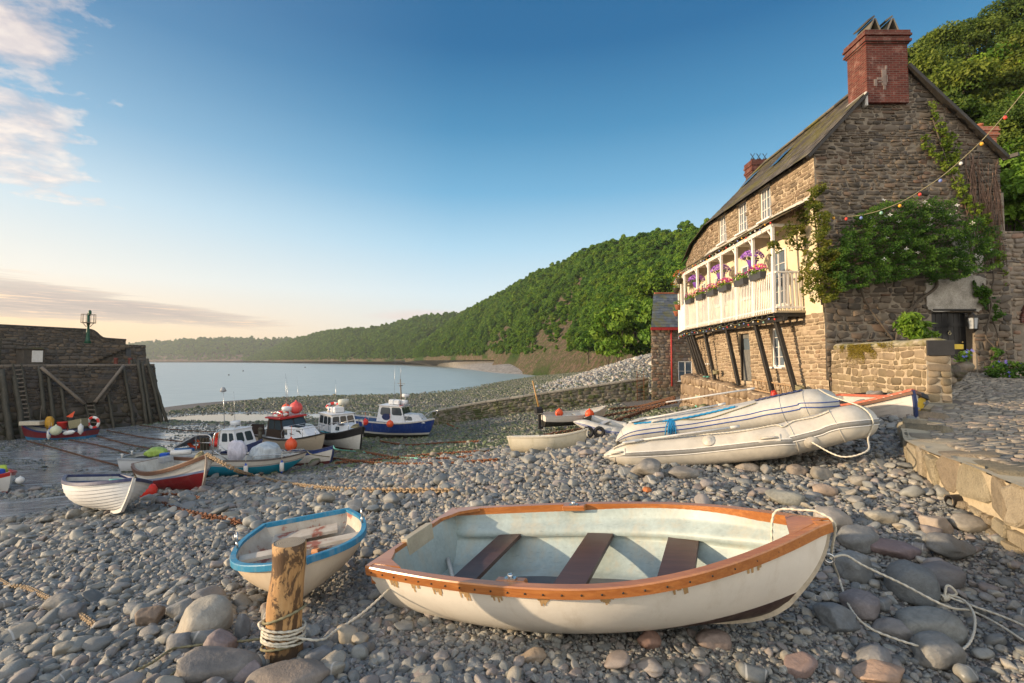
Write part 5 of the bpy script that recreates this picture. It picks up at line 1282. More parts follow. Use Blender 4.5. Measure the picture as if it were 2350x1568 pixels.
hh = house; house = nb; c2 = chimney(ca2.x, cb2.x, 22, 22.9, cb2.z-2.6, cb2.z, cowl='pots', mat=brickmat('orange brick', 1.0, (.36, .10, .05), (.44, .15, .08), (.34, .22, .17))); house = hh
mb = MB(); mb.box((19.6, 23, 10), (3.6, 3, 7)); mb.add([(17.7, 21.4, 13.5), (21.5, 21.4, 13.5), (21.5, 24.6, 13.5), (17.7, 24.6, 13.5), (18.2, 23, 14.9), (21.0, 23, 14.9)], [(0, 1, 5, 4), (2, 3, 4, 5), (1, 2, 5), (3, 0, 4)]); mb.build('wall', M_MORT, nb, world=True)
JB0, JB1 = Vector((-38.7, 36.6, 0)), Vector((-34.8, 48.6, 0)); jd = (JB1-JB0).normalized(); jn = Vector((jd.y, -jd.x, 0)); JT = 6.32; JL = (JB1-JB0).length
JH = 5.9; JLEAN = 1.5
jf = lambda s, t, d: JB0+jd*s+jn*(d-JLEAN*t/JH)+Vector((0, 0, JT-JH+t))
jet = thing('harbour_quay', 'massive dark stone quay with leaning face and parapet, left of the harbour', 'quay', (-40, 42, .5))
QUAY = [(0, (.07, .06, .05)), (.3, (.12, .10, .08)), (.55, (.155, .115, .08)), (.75, (.09, .082, .078)), (1, (.20, .15, .10))]
M_QUAY = stone('tidal quay stone', QUAY, .72, (.018, .022, .010), .55, .8, 5, 'rnd', (1.2, 4.6)); M_QUAY2 = stone('upper quay stone', [(p, tuple(x*1.15 for x in c)) for p, c in QUAY], .85, None, 0, .85, 6)
M_QMORT = mortarmat('quay mortar', (.05, .045, .04), (.13, .115, .10))
S0 = -1.5
mb = MB(); stones(mb, JL-S0, 2.4, lambda s, t, d: jf(s+S0, t, d), (.38, .75), (.45, 1.2), rgw, .05, (.06, .22), jit=.4)
stones(mb, JL-S0, JH, lambda s, t, d: jf(s+S0, t, d), (.20, .42), (.25, .75), rgw, .04, (.03, .11), jit=.4, t0=2.4)
hd = Vector((-jn.x, -jn.y, 0))       # the head turns away to seaward
hf = lambda s, t, d: JB1+hd*s+jd*(d-.5*t/JH)+hd*(JLEAN*t/JH)+Vector((0, 0, JT-JH+t)); stones(mb, 7, JH, hf, (.3, .5), (.4, .9), rgw, .04, (.03, .1), jit=.35, flip=True)
mb.build('lower_wall', M_QUAY, jet, world=True)
mb = MB(); backing(mb, JL+60, JH, lambda s, t, d: jf(s-60, t, d), [], cell=3); backing(mb, 9, JH, hf, [], cell=3)
A = [jf(-60, JH, 0), jf(JL, JH, 0), hf(9, JH, 0), jf(-60, JH, -9)]; mb.quad(*A); mb.build('quay_core', M_QMORT, jet, world=True)
mb = MB(); s = S0
while s < JL-.1: q = min(rgw.uniform(.7, 1.5), JL-s); mb.beam(jf(s+.02, JH, -.3)+Vector((0, 0, .06)), jf(s+q-.02, JH, -.3)+Vector((0, 0, .06)), .75, .2, bev=.04); s += q
mb.build('quay_edge', stone('quay edge', [(0, (.16, .13, .10)), (1, (.26, .21, .16))], 1.0), jet, world=True)
MB_OFF = -4.5; MT = 8.45
mf = lambda s, t, d: JB0+jd*s+jn*(MB_OFF+d-.1*t)+Vector((0, 0, JT+t)); ML = 13.9
mb = MB(); stones(mb, ML+8, MT-JT, lambda s, t, d: mf(s-8, t, d), (.18, .36), (.25, .7), rgw, .035, (.02, .08), jit=.4)
ef2 = lambda s, t, d: mf(ML, t, 0)+hd*s+jd*d; stones(mb, 4, MT-JT, ef2, (.2, .36), (.3, .7), rgw, .035, (.02, .07), jit=.3, flip=True)
mb.build('upper_wall', M_QUAY2, jet, world=True)
mb = MB(); backing(mb, ML+60, MT-JT, lambda s, t, d: mf(s-60, t, d), [], cell=3); backing(mb, 4, MT-JT, ef2, [], cell=2); mb.quad(mf(-60, MT-JT, 0), mf(ML, MT-JT, 0), mf(ML, MT-JT, -6), mf(-60, MT-JT, -6)); mb.build('upper_core', M_QMORT, jet, world=True)
pt = lambda s: interp([-60, 0, 11.0, 11.35, 11.9, 12.3, 14.3], [12.4, 9.92, 9.95, 9.75, 9.2, 9.12, 9.05], s); PO = -8.3  # unseen landward parapet raised to throw shade over the left boats
pfm = lambda s, t, d: JB0+jd*s+jn*(PO+d)+Vector((0, 0, lerp(MT-.2, pt(s), t)))
mb = MB(); stones(mb, ML+10.4, 1.55, lambda s, t, d: pfm(s-10, t/1.55, d), (.14, .3), (.25, .7), rgw, .03, (.015, .06), jit=.35); mb.build('parapet', M_QUAY2, jet, world=True)
mb = MB(); N = 40; ss = list(np.linspace(-60, 0, 12))+list(np.linspace(.3, ML+.4, 50))
for a, b in zip(ss[:-1], ss[1:]):
    p, q = pfm(a, 1, .03), pfm(b, 1, .03); w_ = -jn*.9; mb.quad(pfm(a, 0, 0), pfm(b, 0, 0), pfm(b, 1, 0), pfm(a, 1, 0)); mb.quad(p, q, q+w_, p+w_); mb.quad(q+w_, p+w_, p+w_-Vector((0, 0, 3)), q+w_-Vector((0, 0, 3)))
    mb.beam(p+w_*.5+Vector((0, 0, .05)), q+w_*.5+Vector((0, 0, .05)), 1.0, .12)
mb.quad(pfm(ML+.4, 0, 0), pfm(ML+.4, 1, 0), pfm(ML+.4, 1, 0)-jn*.9, pfm(ML+.4, 0, 0)-jn*.9); mb.build('parapet_core', M_QMORT, jet, world=True)
def on_j(px, py, off=.25, base=None):
    """sight line meets the leaning quay face"""
    lo, hi = 25., 70.
    for _ in range(50):
        Y = (lo+hi)/2; p = P(px, py, Y); q = (p-JB0).dot(jn)+JLEAN*(p.z-JT+JH)/JH
        if q > off: lo = Y
        else: hi = Y
    return P(px, py, lo)
def zA(x, y): return x/3.904, 631+y/3.904
mb = MB()
for k in range(15):
    u = k/14; a = zA(lerp(830, 1010, u), lerp(1130, 850, u)); p = on_j(a[0], a[1], .25); mb.box(p, (1.3, .8, .28), Matrix((jd, jn, Vector((0, 0, 1)))).transposed(), bev=.04)
for k in range(10):
    u = k/9; s = lerp(8.0, 11.6, u); t = lerp(.2, 1.9, u); mb.box(mf(s, t, .25), (.6, .7, .26), Matrix((jd, jn, Vector((0, 0, 1)))).transposed(), bev=.04)
mb.build('steps', M_QUAY, jet, world=True)
M_PILE = wood('wet pile timber', (.022, .022, .014), (.10, .085, .06), (9, 9, 1.2), .7, .5); M_PALE = wood('grey quay timber', (.12, .095, .07), (.26, .21, .16), (9, 9, 1.2), .75, .4)
PIL = [((10, 850), (95, 1490), .28, 'thick dark weedy timber pile at the far left of the quay face'), ((125, 905), (215, 1480), .27, 'stout pale-topped pile beside the left quay ladder'), ((355, 815), (392, 1235), .20, 'upright pile at the left end of the long diagonal beam'),
       ((430, 885), (482, 1310), .20, 'leaning pile just right of the upright pile under the diagonal beam'), ((550, 1000), (585, 1290), .18, 'short pile under the middle of the left diagonal beam'), ((960, 1018), (1020, 1380), .17, 'slim pile under the right diagonal beam'),
       ((1105, 825), (1203, 1355), .20, 'long pile right of the meeting beams on the quay'), ((1236, 765), (1312, 1325), .22, 'tall pile rising above the quay edge, leftmost of the end cluster'), ((1270, 792), (1352, 1320), .22, 'broad pile pressed against the tall one in the end cluster'),
       ((1315, 752), (1450, 1320), .20, 'tallest pile of the end cluster with a ring on its top'), ((1345, 825), (1492, 1312), .20, 'outermost slanting pile at the seaward corner of the quay')]
for a, b, r, lab in PIL:
    mb = MB(); p, q = on_j(*zA(*a), .35), on_j(*zA(*b), .45); n = 9; pts = [p.lerp(q, k/n)+Vector((rnd.uniform(-.03, .03), rnd.uniform(-.03, .03), 0)) for k in range(n+1)]; pts[-1] += (q-p).normalized()*.5
    r *= .68; mb.tube(pts, [r*(1+.12*k/n+rnd.uniform(-.05, .05)) for k in range(n+1)], 9); o = mb.build('fender_pile', M_PILE, base=True); tag(o, lab, 'timber pile', 'timber piles along the quay')
for a, b, lab in (((1170, 755), (1185, 815), 'short slanting post stub on the quay top, leftmost of two'), ((1195, 753), (1212, 815), 'short slanting post stub beside another on the quay top'), ((1280, 776), (1290, 815), 'low post stub between the tall piles on the quay top')):
    mb = MB(); p, q = on_j(*zA(*a), -1.2), on_j(*zA(*b), -1.2); mb.tube([p, p.lerp(q, .5), q+Vector((0, 0, -.4))], .13, 8); o = mb.build('mooring_stub', M_PILE, base=True); tag(o, lab, 'post')
for a, b, lab in (((368, 828), (757, 1156), 'long diagonal timber beam sloping down to the right across the quay'), ((1108, 812), (850, 1142), 'pale diagonal timber beam sloping down to the left across the quay')):
    mb = MB(); p, q = on_j(*zA(*a), .75), on_j(*zA(*b), .75); mb.tube([p.lerp(q, k/6) for k in range(7)], .13, 9); o = mb.build('brace_beam', M_PALE, base=True); tag(o, lab, 'beam')
def ladder(l0, l1, r0, r1, n, lab, off=.5):
    a, b, c, d = [on_j(*zA(*q), off) for q in (l0, l1, r0, r1)]; t = thing('quay_ladder', lab, 'ladder', tuple(b), 'ladders on the quay')
    for p, q in ((a, b), (c, d)): mb = MB(); mb.beam(p, q, .11, .14, up=tuple(jn), bev=.02); mb.build('stile', M_PILE, t, world=True)
    for k in range(n): mb = MB(); u = (k+.6)/n; mb.beam(a.lerp(b, u), c.lerp(d, u), .1, .1, bev=.01); mb.build('rung', M_PALE, t, world=True)
ladder((115, 795), (205, 1330), (188, 790), (275, 1325), 14, 'tall wooden ladder at the left end of the quay face'); ladder((765, 1150), (812, 1370), (840, 1148), (888, 1380), 6, 'short wooden ladder under the quay steps')
bp = P(201, 790, 47.0); be = thing('harbour_light', 'slim green harbour light post with railed platform on the quay parapet', 'beacon', (bp.x, bp.y, MT)); M_GRN = paint('green beacon paint', (.008, .07, .035), .45, .2, .15); M_CAGE = paint('cage steel', (.25, .20, .15), .6, .2, .1)
k = 47/FPX
mb = MB(); mb.lathe([(.32, 0), (.18, .35), (.13, 1.1), (.11, 1.5), (.09, 3.0)], 14, (bp.x, bp.y, MT)); mb.build('post', M_GRN, be, world=True)
z1 = P(201, 741, 47).z; z2 = P(201, 722, 47).z; zt = P(201, 713, 47).z
mb = MB(); mb.lathe([(.08, z2-.1), (.13, z2), (.13, zt-.05), (.08, zt), (.04, zt+.05)], 12, (bp.x+.12, bp.y, 0)); mb.build('lamp', M_GRN, be, world=True)
mb = MB(); rr = .56
for zz in (z1, z2): mb.torus((bp.x, bp.y, zz), rr, .022, n=18, m=5)
mb.lathe([(rr, z1-.03), (rr, z1+.01)], 18, (bp.x, bp.y, 0))
for q in range(12): a = 2*math.pi*q/12; mb.cyl((bp.x+rr*math.cos(a), bp.y+rr*math.sin(a), z1), (bp.x+rr*math.cos(a), bp.y+rr*math.sin(a), z2), .02, n=5)
for q in range(4): a = 2*math.pi*q/4+.4; mb.cyl((bp.x+.14*math.cos(a), bp.y+.14*math.sin(a), z1-.4), (bp.x+rr*.8*math.cos(a), bp.y+rr*.8*math.sin(a), z1), .03, n=5)
mb.build('railed_platform', M_CAGE, be, world=True)
p = mf(3.9, .75, .5); M = Matrix((jd, jn, Vector((0, 0, 1)))).transposed(); lk = thing('quay_locker', 'small stone locker with white door on the quay', 'locker', (p.x, p.y, JT))
mb = MB(); mb.box(p, (1.5, 1.0, 1.5), M, bev=.03); mb.build('locker_body', M_QUAY2, lk, world=True); mb = MB(); mb.box(p+Vector((0, 0, .8)), (1.8, 1.3, .1), M); mb.build('lid', M_SLATE, lk, world=True)
mb = MB(); mb.box(p+jn*.52+Vector((0, 0, .1))+jd*.2, (.75, .05, 1.0), M, bev=.01); mb.build('door', M_WHITE, lk, world=True)
p = mf(12.1, 1.15, .06); mb = MB(); mb.box(p, (.5, .06, .9), M); o = mb.build('plaque', paint('grey plaque', (.09, .09, .095), .6), base=True); tag(o, 'grey upright plaque on the upper quay wall near its end', 'plaque')
for s, lab in ((9.9, 'rusty red bollard on the quay left of the end steps'), (11.2, 'rusty red bollard on the quay nearer its seaward end')):
    p = mf(s, 0, 1.6); mb = MB(); mb.lathe([(.22, 0), (.17, .1), (.15, .5), (.2, .58), (.2, .66), (.1, .72)], 12, (p.x, p.y, JT+.05)); o = mb.build('bollard', paint('bollard red', (.16, .045, .03), .7, .2, .2), base=True); tag(o, lab, 'bollard')
p = on_j(0.5, 790, -.6); mb = MB(); mb.beam((p.x, p.y, JT), (p.x, p.y, JT+2.2), .12, .12); mb.beam((p.x-.6, p.y, JT+2.2), (p.x+1.1, p.y+.3, JT+2.25), .1, .12); o = mb.build('davit', M_PILE, base=True); tag(o, 'small timber davit arm at the left edge above the quay', 'davit')
class Hull:
    def __init__(s, L=3.5, B=1.4, tr=.8, tm=.42, zs=(.55, .5, .66), kb=.12, ks=.04, rk=.25, sr=.08, p=.75, v=(.1, .7), bn=2.2, be=.85, bowmin=.012, full=1.0, kp=2.5):
        s.kp = kp
        s.L, s.B, s.tr, s.tm, s.zs_, s.kb, s.ks, s.rk, s.sr, s.p, s.v, s.bn, s.be, s.bowmin, s.full = L, B, tr, tm, zs, kb, ks, rk, sr, p, v, bn, be, bowmin, full
    def b(s, t):
        if t <= s.tm: w = s.tr+(1-s.tr)*math.sin(math.pi/2*t/s.tm)
        else: w = max(0, 1-((t-s.tm)/(1-s.tm))**s.bn)**s.be
        return max(s.bowmin, s.B/2*w)
    def zs(s, t):
        a, m, c = s.zs_; return m+(a-m)*(1-2*t)**2 if t < .5 else m+(c-m)*(2*t-1)**2
    def zk(s, t):
        z = 0
        if t > .55: z += s.kb*((t-.55)/.45)**s.kp
        if t < .3: z += s.ks*(1-t/.3)**2
        return z
    def pt(s, t, q, side=1, off=0.0, lift=0.0):
        b = s.b(t); z0 = s.zk(t); h = s.zs(t)-z0; v = lerp(s.v[0], s.v[1], smooth01((t-.35)/.65)); th = q*math.pi/2
        fy = lambda q_: (1-v)*math.sin(q_*math.pi/2)**s.p+v*q_**.9; fz = lambda q_: (1-v)*(1-math.cos(q_*math.pi/2))**s.full+v*q_
        y, z = b*fy(q), h*fz(q)
        if off:
            e = .02; q0, q1 = max(0, q-e), min(1, q+e); dy, dz = b*(fy(q1)-fy(q0)), h*(fz(q1)-fz(q0)); n = math.hypot(dy, dz)+1e-9
            y += off*dz/n; z -= off*dy/n
        zr = z/h; x = -s.L/2+s.L*t-s.rk*max(0, 1-zr)**1.8*t**4+s.sr*(1-zr)*(1-t)**4
        return Vector((x, side*y, z0+z+lift))
    def half(s, t, z, inset=0.03):
        lo, hi = 0.0, 1.0
        for _ in range(24):
            m = (lo+hi)/2
            if s.pt(t, m).z < z: lo = m
            else: hi = m
        return max(.02, s.pt(t, lo).y-inset)
    def shell(s, root, mats, planks=0, lap=.014, top_q=None, name='hull', ns=28, nq=14):
        """outer skin and transom; mats[0] banded paint, mats[1] top strake, mats[2] transom"""
        mb = MB(); ts = [i/ns for i in range(ns+1)]; ts = [t**.92 for t in ts]
        qs = [(k/planks, (k+1)/planks) for k in range(planks)] if planks else [(k/nq, (k+1)/nq) for k in range(nq)]
        for side in (1, -1):
            if planks:
                for k, (q0, q1) in enumerate(qs):
                    m = 1 if top_q is not None and (q0+q1)/2 > top_q else 0; rows = []
                    lo = .012 if k else 0
                    sub = [q0-lo, q0-lo, (q0+q1)/2, q1]; of = [0, lap if k else 0, lap*.55, 0]
                    V = [s.pt(t, max(0, q), side, o*(1-.85*max(0, (t-.9)/.1))) for t in ts for q, o in zip(sub, of)]; n = 4
                    F = []
                    for i in range(ns):
                        for j in range(3): f = (i*n+j, (i+1)*n+j, (i+1)*n+j+1, i*n+j+1); F.append(f if side < 0 else f[::-1])
                    V2 = []; F2 = []
                    for f in F: pass
                    st = [f for idx, f in enumerate(F) if idx % 3 == 0]; fa = [f for idx, f in enumerate(F) if idx % 3 != 0]
                    r = rnd.random(); mb.add(V, st, m, False, r); mb.add(V, fa, m, True, r)
            else:
                Q = [q for q, _ in qs]+[1.0]; n = len(Q); V = [s.pt(t, q, side) for t in ts for q in Q]
                F = []; M_ = []
                for i in range(ns):
                    for j in range(n-1):
                        f = (i*n+j, (i+1)*n+j, (i+1)*n+j+1, i*n+j+1); F.append(f if side < 0 else f[::-1]); M_.append(1 if top_q is not None and (Q[j]+Q[j+1])/2 > top_q else 0)
                mb.add(V, F, M_, True, .5)
        Q = [k/10 for k in range(11)]; V = [s.pt(1, q, 1) for q in Q]+[s.pt(1, q, -1) for q in Q]; mb.add(V, [(i+1, i, 11+i, 12+i) for i in range(10)], 0, True, .5)
        V = [s.pt(0, q, 1) for q in Q]+[s.pt(0, q, -1) for q in Q]; mt = 2 if len(mats) > 2 else 0
        mb.add(V, [(i, i+1, 12+i, 11+i) for i in range(10)], mt, False, .5)
        return mb.build(name, mats, root)
    def lining(s, root, mat, th=.035, name='lining', ns=28, nq=12, ledge=None, floor=None):
        mb = MB(); ts = [lerp(.012, .985, (i/ns)**.92) for i in range(ns+1)]; Q = [k/nq for k in range(nq+1)]
        for side in (1, -1):
            V = []
            for t in ts:
                for q in Q:
                    p = s.pt(t, q, side, -th); z = p.z
                    if abs(p.y) < .004 or p.y*side < 0: p.y = side*.004
                    if floor is not None and p.z < floor+s.zk(t): p.z = floor+s.zk(t)
                    if ledge and ledge-.12 < q < ledge: p.y -= side*.075*min(1, (1-t)*5, t*20)
                    V.append(p)
            n = len(Q); F = []
            for i in range(ns):
                for j in range(n-1): f = (i*n+j, i*n+j+1, (i+1)*n+j+1, (i+1)*n+j); F.append(f if side < 0 else f[::-1])
            mb.add(V, F, 0, True, .5)
        V = [s.pt(0.012, q, 1, -th) for q in Q]+[s.pt(0.012, q, -1, -th) for q in Q]
        if floor is not None:
            for p in V: p.z = max(p.z, floor+s.zk(.012))
        mb.add(V, [(i+1, i, len(Q)+i, len(Q)+i+1) for i in range(len(Q)-1)], 0, False, .5)
        return mb.build(name, mat, root)
    def rail(s, root, mat, w=.05, h=.05, out=.02, z=0.0, name='gunwale', t0=0.0, t1=1.0, q=1.0, n=30, across=True, cap=0.0):
        mb = MB(); ts = [lerp(t0, t1, (i/n)**.9) for i in range(n+1)]; ends = []
        for side in (1, -1):
            P_ = [s.pt(t, q, side) for t in ts]; rings = []
            for i, p in enumerate(P_):
                a, b = P_[max(0, i-1)], P_[min(n, i+1)]; d = Vector((b.x-a.x, b.y-a.y, 0)).normalized(); nn = Vector((-d.y, d.x, 0))*side
                if t1 == 1.0 and i == n: nn = Vector((.0, side, 0))
                o = nn*out; ii = nn*(out-w); zz = Vector((0, 0, z))
                if i == n and t1 == 1.0: ii = Vector((-w*1.2, 0, 0)); o = Vector((out, side*out*.4, 0))
                rings.append([p+ii+zz-Vector((0, 0, h)), p+o+zz-Vector((0, 0, h)), p+o*1.0+zz-Vector((0, 0, h*.15)), p+o*.8+zz, p+ii*1.0+zz] if side < 0 else [p+ii+zz, p+o*.8+zz, p+o*1.0+zz-Vector((0, 0, h*.15)), p+o+zz-Vector((0, 0, h)), p+ii+zz-Vector((0, 0, h))])
            mb.loft(rings, True, True, smooth=False, r=.5)
        if across and t0 == 0:
            a, b = s.pt(0, q, 1), s.pt(0, q, -1); mb.beam(a+Vector((.01, 0, z-h*.45)), b+Vector((.01, 0, z-h*.45)), w*1.0, h*.9, up=(1, 0, 0) if False else (0, 0, 1))
        return mb.build(name, mat, root)
    def keel(s, root, mat, h=.05, w=.035, t0=.1, t1=1.0, skeg=.0, name='keel'):
        mb = MB(); ts = [lerp(t0, t1, i/24) for i in range(25)]; rings = []
        for t in ts:
            p = s.pt(t, 0); hh = h+skeg*max(0, 1-(t-t0)/.35)
            rings.append([p+Vector((0, -w/2, .02)), p+Vector((0, w/2, .02)), p+Vector((0, w/2, -hh)), p+Vector((0, -w/2, -hh))])
        for q in [k/8 for k in range(1, 9)]:
            p = s.pt(t1, q); p.y = 0; rings.append([p+Vector((-.02, -w/2, 0)), p+Vector((-.02, w/2, 0)), p+Vector((h*.8, w/2, 0)), p+Vector((h*.8, -w/2, 0))])
        mb.loft(rings, True, True, r=.5); return mb.build(name, mat, root)
    def thwart(s, root, mat, t, z, wid=.2, th=.03, inset=.04, name='thwart'):
        mb = MB(); a, b = t-wid/2/s.L, t+wid/2/s.L; ha, hb = s.half(a, z, inset), s.half(b, z, inset); xa, xb = -s.L/2+s.L*a, -s.L/2+s.L*b
        mb.loft([[Vector((xa, ha, z)), Vector((xa, -ha, z)), Vector((xb, -hb, z)), Vector((xb, hb, z))], [Vector((xa, ha, z-th)), Vector((xa, -ha, z-th)), Vector((xb, -hb, z-th)), Vector((xb, hb, z-th))]], True, True)
        return mb.build(name, mat, root)
    def place(s, root, bow, stern, heel=0.0, gap=True):
        e = bow-stern; yaw = math.atan2(e.y, e.x); el = math.atan2(e.z, math.hypot(e.x, e.y))-math.atan2(s.zs_[2]-s.zs_[0], s.L)
        M = Matrix.Rotation(yaw, 3, 'Z') @ Matrix.Rotation(-el, 3, 'Y') @ Matrix.Rotation(heel, 3, 'X')
        c = (bow+stern)/2-M @ Vector((0, 0, (s.zs_[0]+s.zs_[2])/2)); root.location = c; root.rotation_euler = M.to_euler()
def bands(name, lv, rough=.4, slope=0.0, curve=0.0, dirt=(.30, .25, .17), dirt_amt=.3, streak=None, bump=.1, var=.06, edge=.006, scale=4):
    """paint in horizontal bands, lv = [(upper z, colour), ...] in the boat's own height, last one reaches the top"""
    def fn(t, b):
        o = t.coord('Object'); x, y, z = t.sep(o); h = t.math('SUBTRACT', z, t.math('ADD', t.math('MULTIPLY', x, slope), t.math('MULTIPLY', t.math('MULTIPLY', x, x), curve)))
        n = t.noise(scale, 6, .6, o); n2 = t.noise(26, 4, .65, o); hn = t.math('MULTIPLY_ADD', t.math('SUBTRACT', n2, .5), edge, h)
        c = None
        for zz, col in lv:
            if c is None: c = t.mix(0.0, col, col); last = zz
            else: c = t.mix(t.math('GREATER_THAN', hn, last), c, col); last = zz
        k = t.math('MULTIPLY_ADD', n, var*4, 1-var*2); c = t.mix(1.0, c, t.comb(k, k, k), 'MULTIPLY')
        st = t.noise(3.2, 6, .7, t.mapping(o, (1.6, 1.6, .22)))
        c = t.mix(t.math('MULTIPLY', t.ramp(st, [(.52, 0), (.74, 1)]), dirt_amt), c, dirt)
        ch = t.noise(11, 9, .85, o); c = t.mix(t.math('MULTIPLY', t.ramp(ch, [(.70, 0), (.715, 1)]), .55), c, tuple(q*.6 for q in dirt))
        if streak:
            sx = t.noise(5.5, 2, .5, t.mapping(o, (1.0, .2, .02))); c = t.mix(t.math('MULTIPLY', t.ramp(sx, [(.64, 0), (.72, 1)]), .6), c, streak)
        t.val(c, b.inputs['Base Color']); t.val(t.math('MULTIPLY_ADD', n2, .25, rough-.1), b.inputs['Roughness'])
        t.val(t.bump(t.math('MULTIPLY_ADD', n2, .25, n), bump, .012), b.inputs['Normal'])
    return material(name, fn)
WH = (.66, .63, .58)
def W(root, p): return wmat(root) @ Vector(p)
M_ROPE_W = paint('white rope', (.62, .57, .46), .8, .15, .3, (.35, .28, .18), .3, 20); M_ROPE_G = paint('khaki rope', (.27, .24, .14), .85, .25, .3, (.10, .10, .04), .4, 20)
M_ROPE_T = paint('turquoise rope', (.16, .48, .38), .8, .15, .3, (.1, .2, .15), .3, 20); M_ROPE_B = paint('blue rope', (.02, .25, .50), .7, .15, .2, None, 0, 20)
M_ORANGE = paint('orange float', (.75, .10, .03), .4, .12, .1, (.4, .12, .06), .2); M_REDF = paint('red float', (.72, .045, .03), .4, .12, .1, (.35, .08, .05), .2)
M_FWHITE = paint('white fender', (.72, .70, .66), .4, .08, .1, (.4, .36, .28), .25); M_FBLUE = paint('blue fender end', (.02, .09, .45), .4, .1, .1)
M_STEEL = paint('stainless tube', (.55, .55, .54), .25, .08, .05, metal=.9); M_GREYP = paint('grey paint', (.30, .32, .34), .55, .15, .15, (.14, .12, .1), .4)
M_BWIN = glassmat('boat window', (.035, .05, .06), .08); M_RUBBER = paint('black rubber', (.02, .02, .022), .6, .2, .1); M_INT = paint('pale boat lining', (.50, .50, .47), .5, .12, .15, (.22, .19, .14), .45, 5)
M_NAVY = paint('navy paint', (.02, .035, .11), .4, .15, .15, (.12, .10, .08), .3); M_BROWNW = wood('brown rail', (.09, .04, .022), (.19, .09, .05), (2, 14, 14)); M_RED2 = paint('red gloss', (.42, .025, .022), .35, .12, .1, (.2, .05, .04), .3)
def rope(pts, r, mat, label=None, cat='rope', n=10, name='rope', parent=None, strands=True, group=None):
    sp = spline(pts, n); mb = MB(); L = sum((b-a).length for a, b in zip(sp[:-1], sp[1:]))
    if strands and L/r < 900:
        m = int(min(700, max(20, L/(r*1.1)))); cum = [0]
        for a, b in zip(sp[:-1], sp[1:]): cum.append(cum[-1]+(b-a).length)
        q = [];
        for i in range(m+1):
            s = L*i/m; k = min(len(sp)-2, max(0, int(np.searchsorted(cum, s, 'right'))-1)); u = (s-cum[k])/max(1e-9, cum[k+1]-cum[k]); q.append(sp[k].lerp(sp[k+1], u))
        mb.tube(q, r*1.08, 9, prof=lambda a: 1-.34*abs(math.sin(1.5*a)), twist=.42/r)
    else: mb.tube(sp, r, 6)
    if parent is not None: return mb.build(name, mat, parent, world=True)
    o = mb.build(name, mat, base=True); return tag(o, label, cat, group)
def ball_buoy(p, r, mat, label, name='buoy', drop=.0, group=None, pear=1.0):
    mb = MB(); p = Vector(p); mb.lathe([(.02*r, 1.2*r), (.13*r, 1.19*r), (.15*r, 1.0*r), (.42*r, .88*r), (.78*r, .60*r), (.98*r, .15*r), (.98*r, -.2*r), (.8*r, -.6*r), (.45*r, -.9*r), (.02*r, -1.0*r)], 16, p, Matrix.Diagonal((1, 1, pear)))
    if drop: mb.cyl(p+Vector((0, 0, 1.35*r*pear)), p+Vector((0, 0, 1.35*r*pear+drop)), .01, n=5)
    return tag(mb.build(name, mat, base=True), label, 'buoy', group)
def fender(p, h, r, label, body=M_FWHITE, ends=M_FBLUE, ln=.3, name='fender', group=None):
    t = thing(name, label, 'fender', tuple(p), group); mb = MB(); mb.lathe([(r*.5, -h*.36), (r, -h*.3), (r, h*.3), (r*.5, h*.36)], 14, p); mb.build('fender_body', body, t, world=True)
    for s in (-1, 1): mb = MB(); mb.lathe(sorted([(r*.72, s*h*.32), (r*.5, s*h*.40), (r*.22, s*h*.5), (.01, s*h*.51)], key=lambda q: q[1]), 12, p); mb.build('end_cap', ends, t, world=True)
    mb = MB(); mb.cyl(Vector(p)+Vector((0, 0, h*.45)), Vector(p)+Vector((0, 0, h*.5+ln)), .012, n=5); mb.build('lanyard', M_ROPE_W, t, world=True); return t
def lifebuoy(p, M, R0, r0, label, cols, name='lifebuoy', group=None):
    t = thing(name, label, 'lifebuoy', tuple(p), group); n = 8 if len(cols) > 1 else 1
    if n == 1: mb = MB(); mb.torus(p, R0, r0, M, 28, 10); mb.build('ring', cols[0], t, world=True)
    else:
        for k in range(8):
            mb = MB(); a0 = 2*math.pi*k/8; pts = [Vector(p)+M @ Vector((R0*math.cos(a0+2*math.pi/8*i/6), R0*math.sin(a0+2*math.pi/8*i/6), 0)) for i in range(7)]; mb.tube(pts, r0, 9); mb.build('ring_segment', cols[k % 2], t, world=True)
    mb = MB(); mb.torus(p, R0+r0*1.05, .012, M, 24, 5); mb.build('grab_line', M_ROPE_W, t, world=True); return t
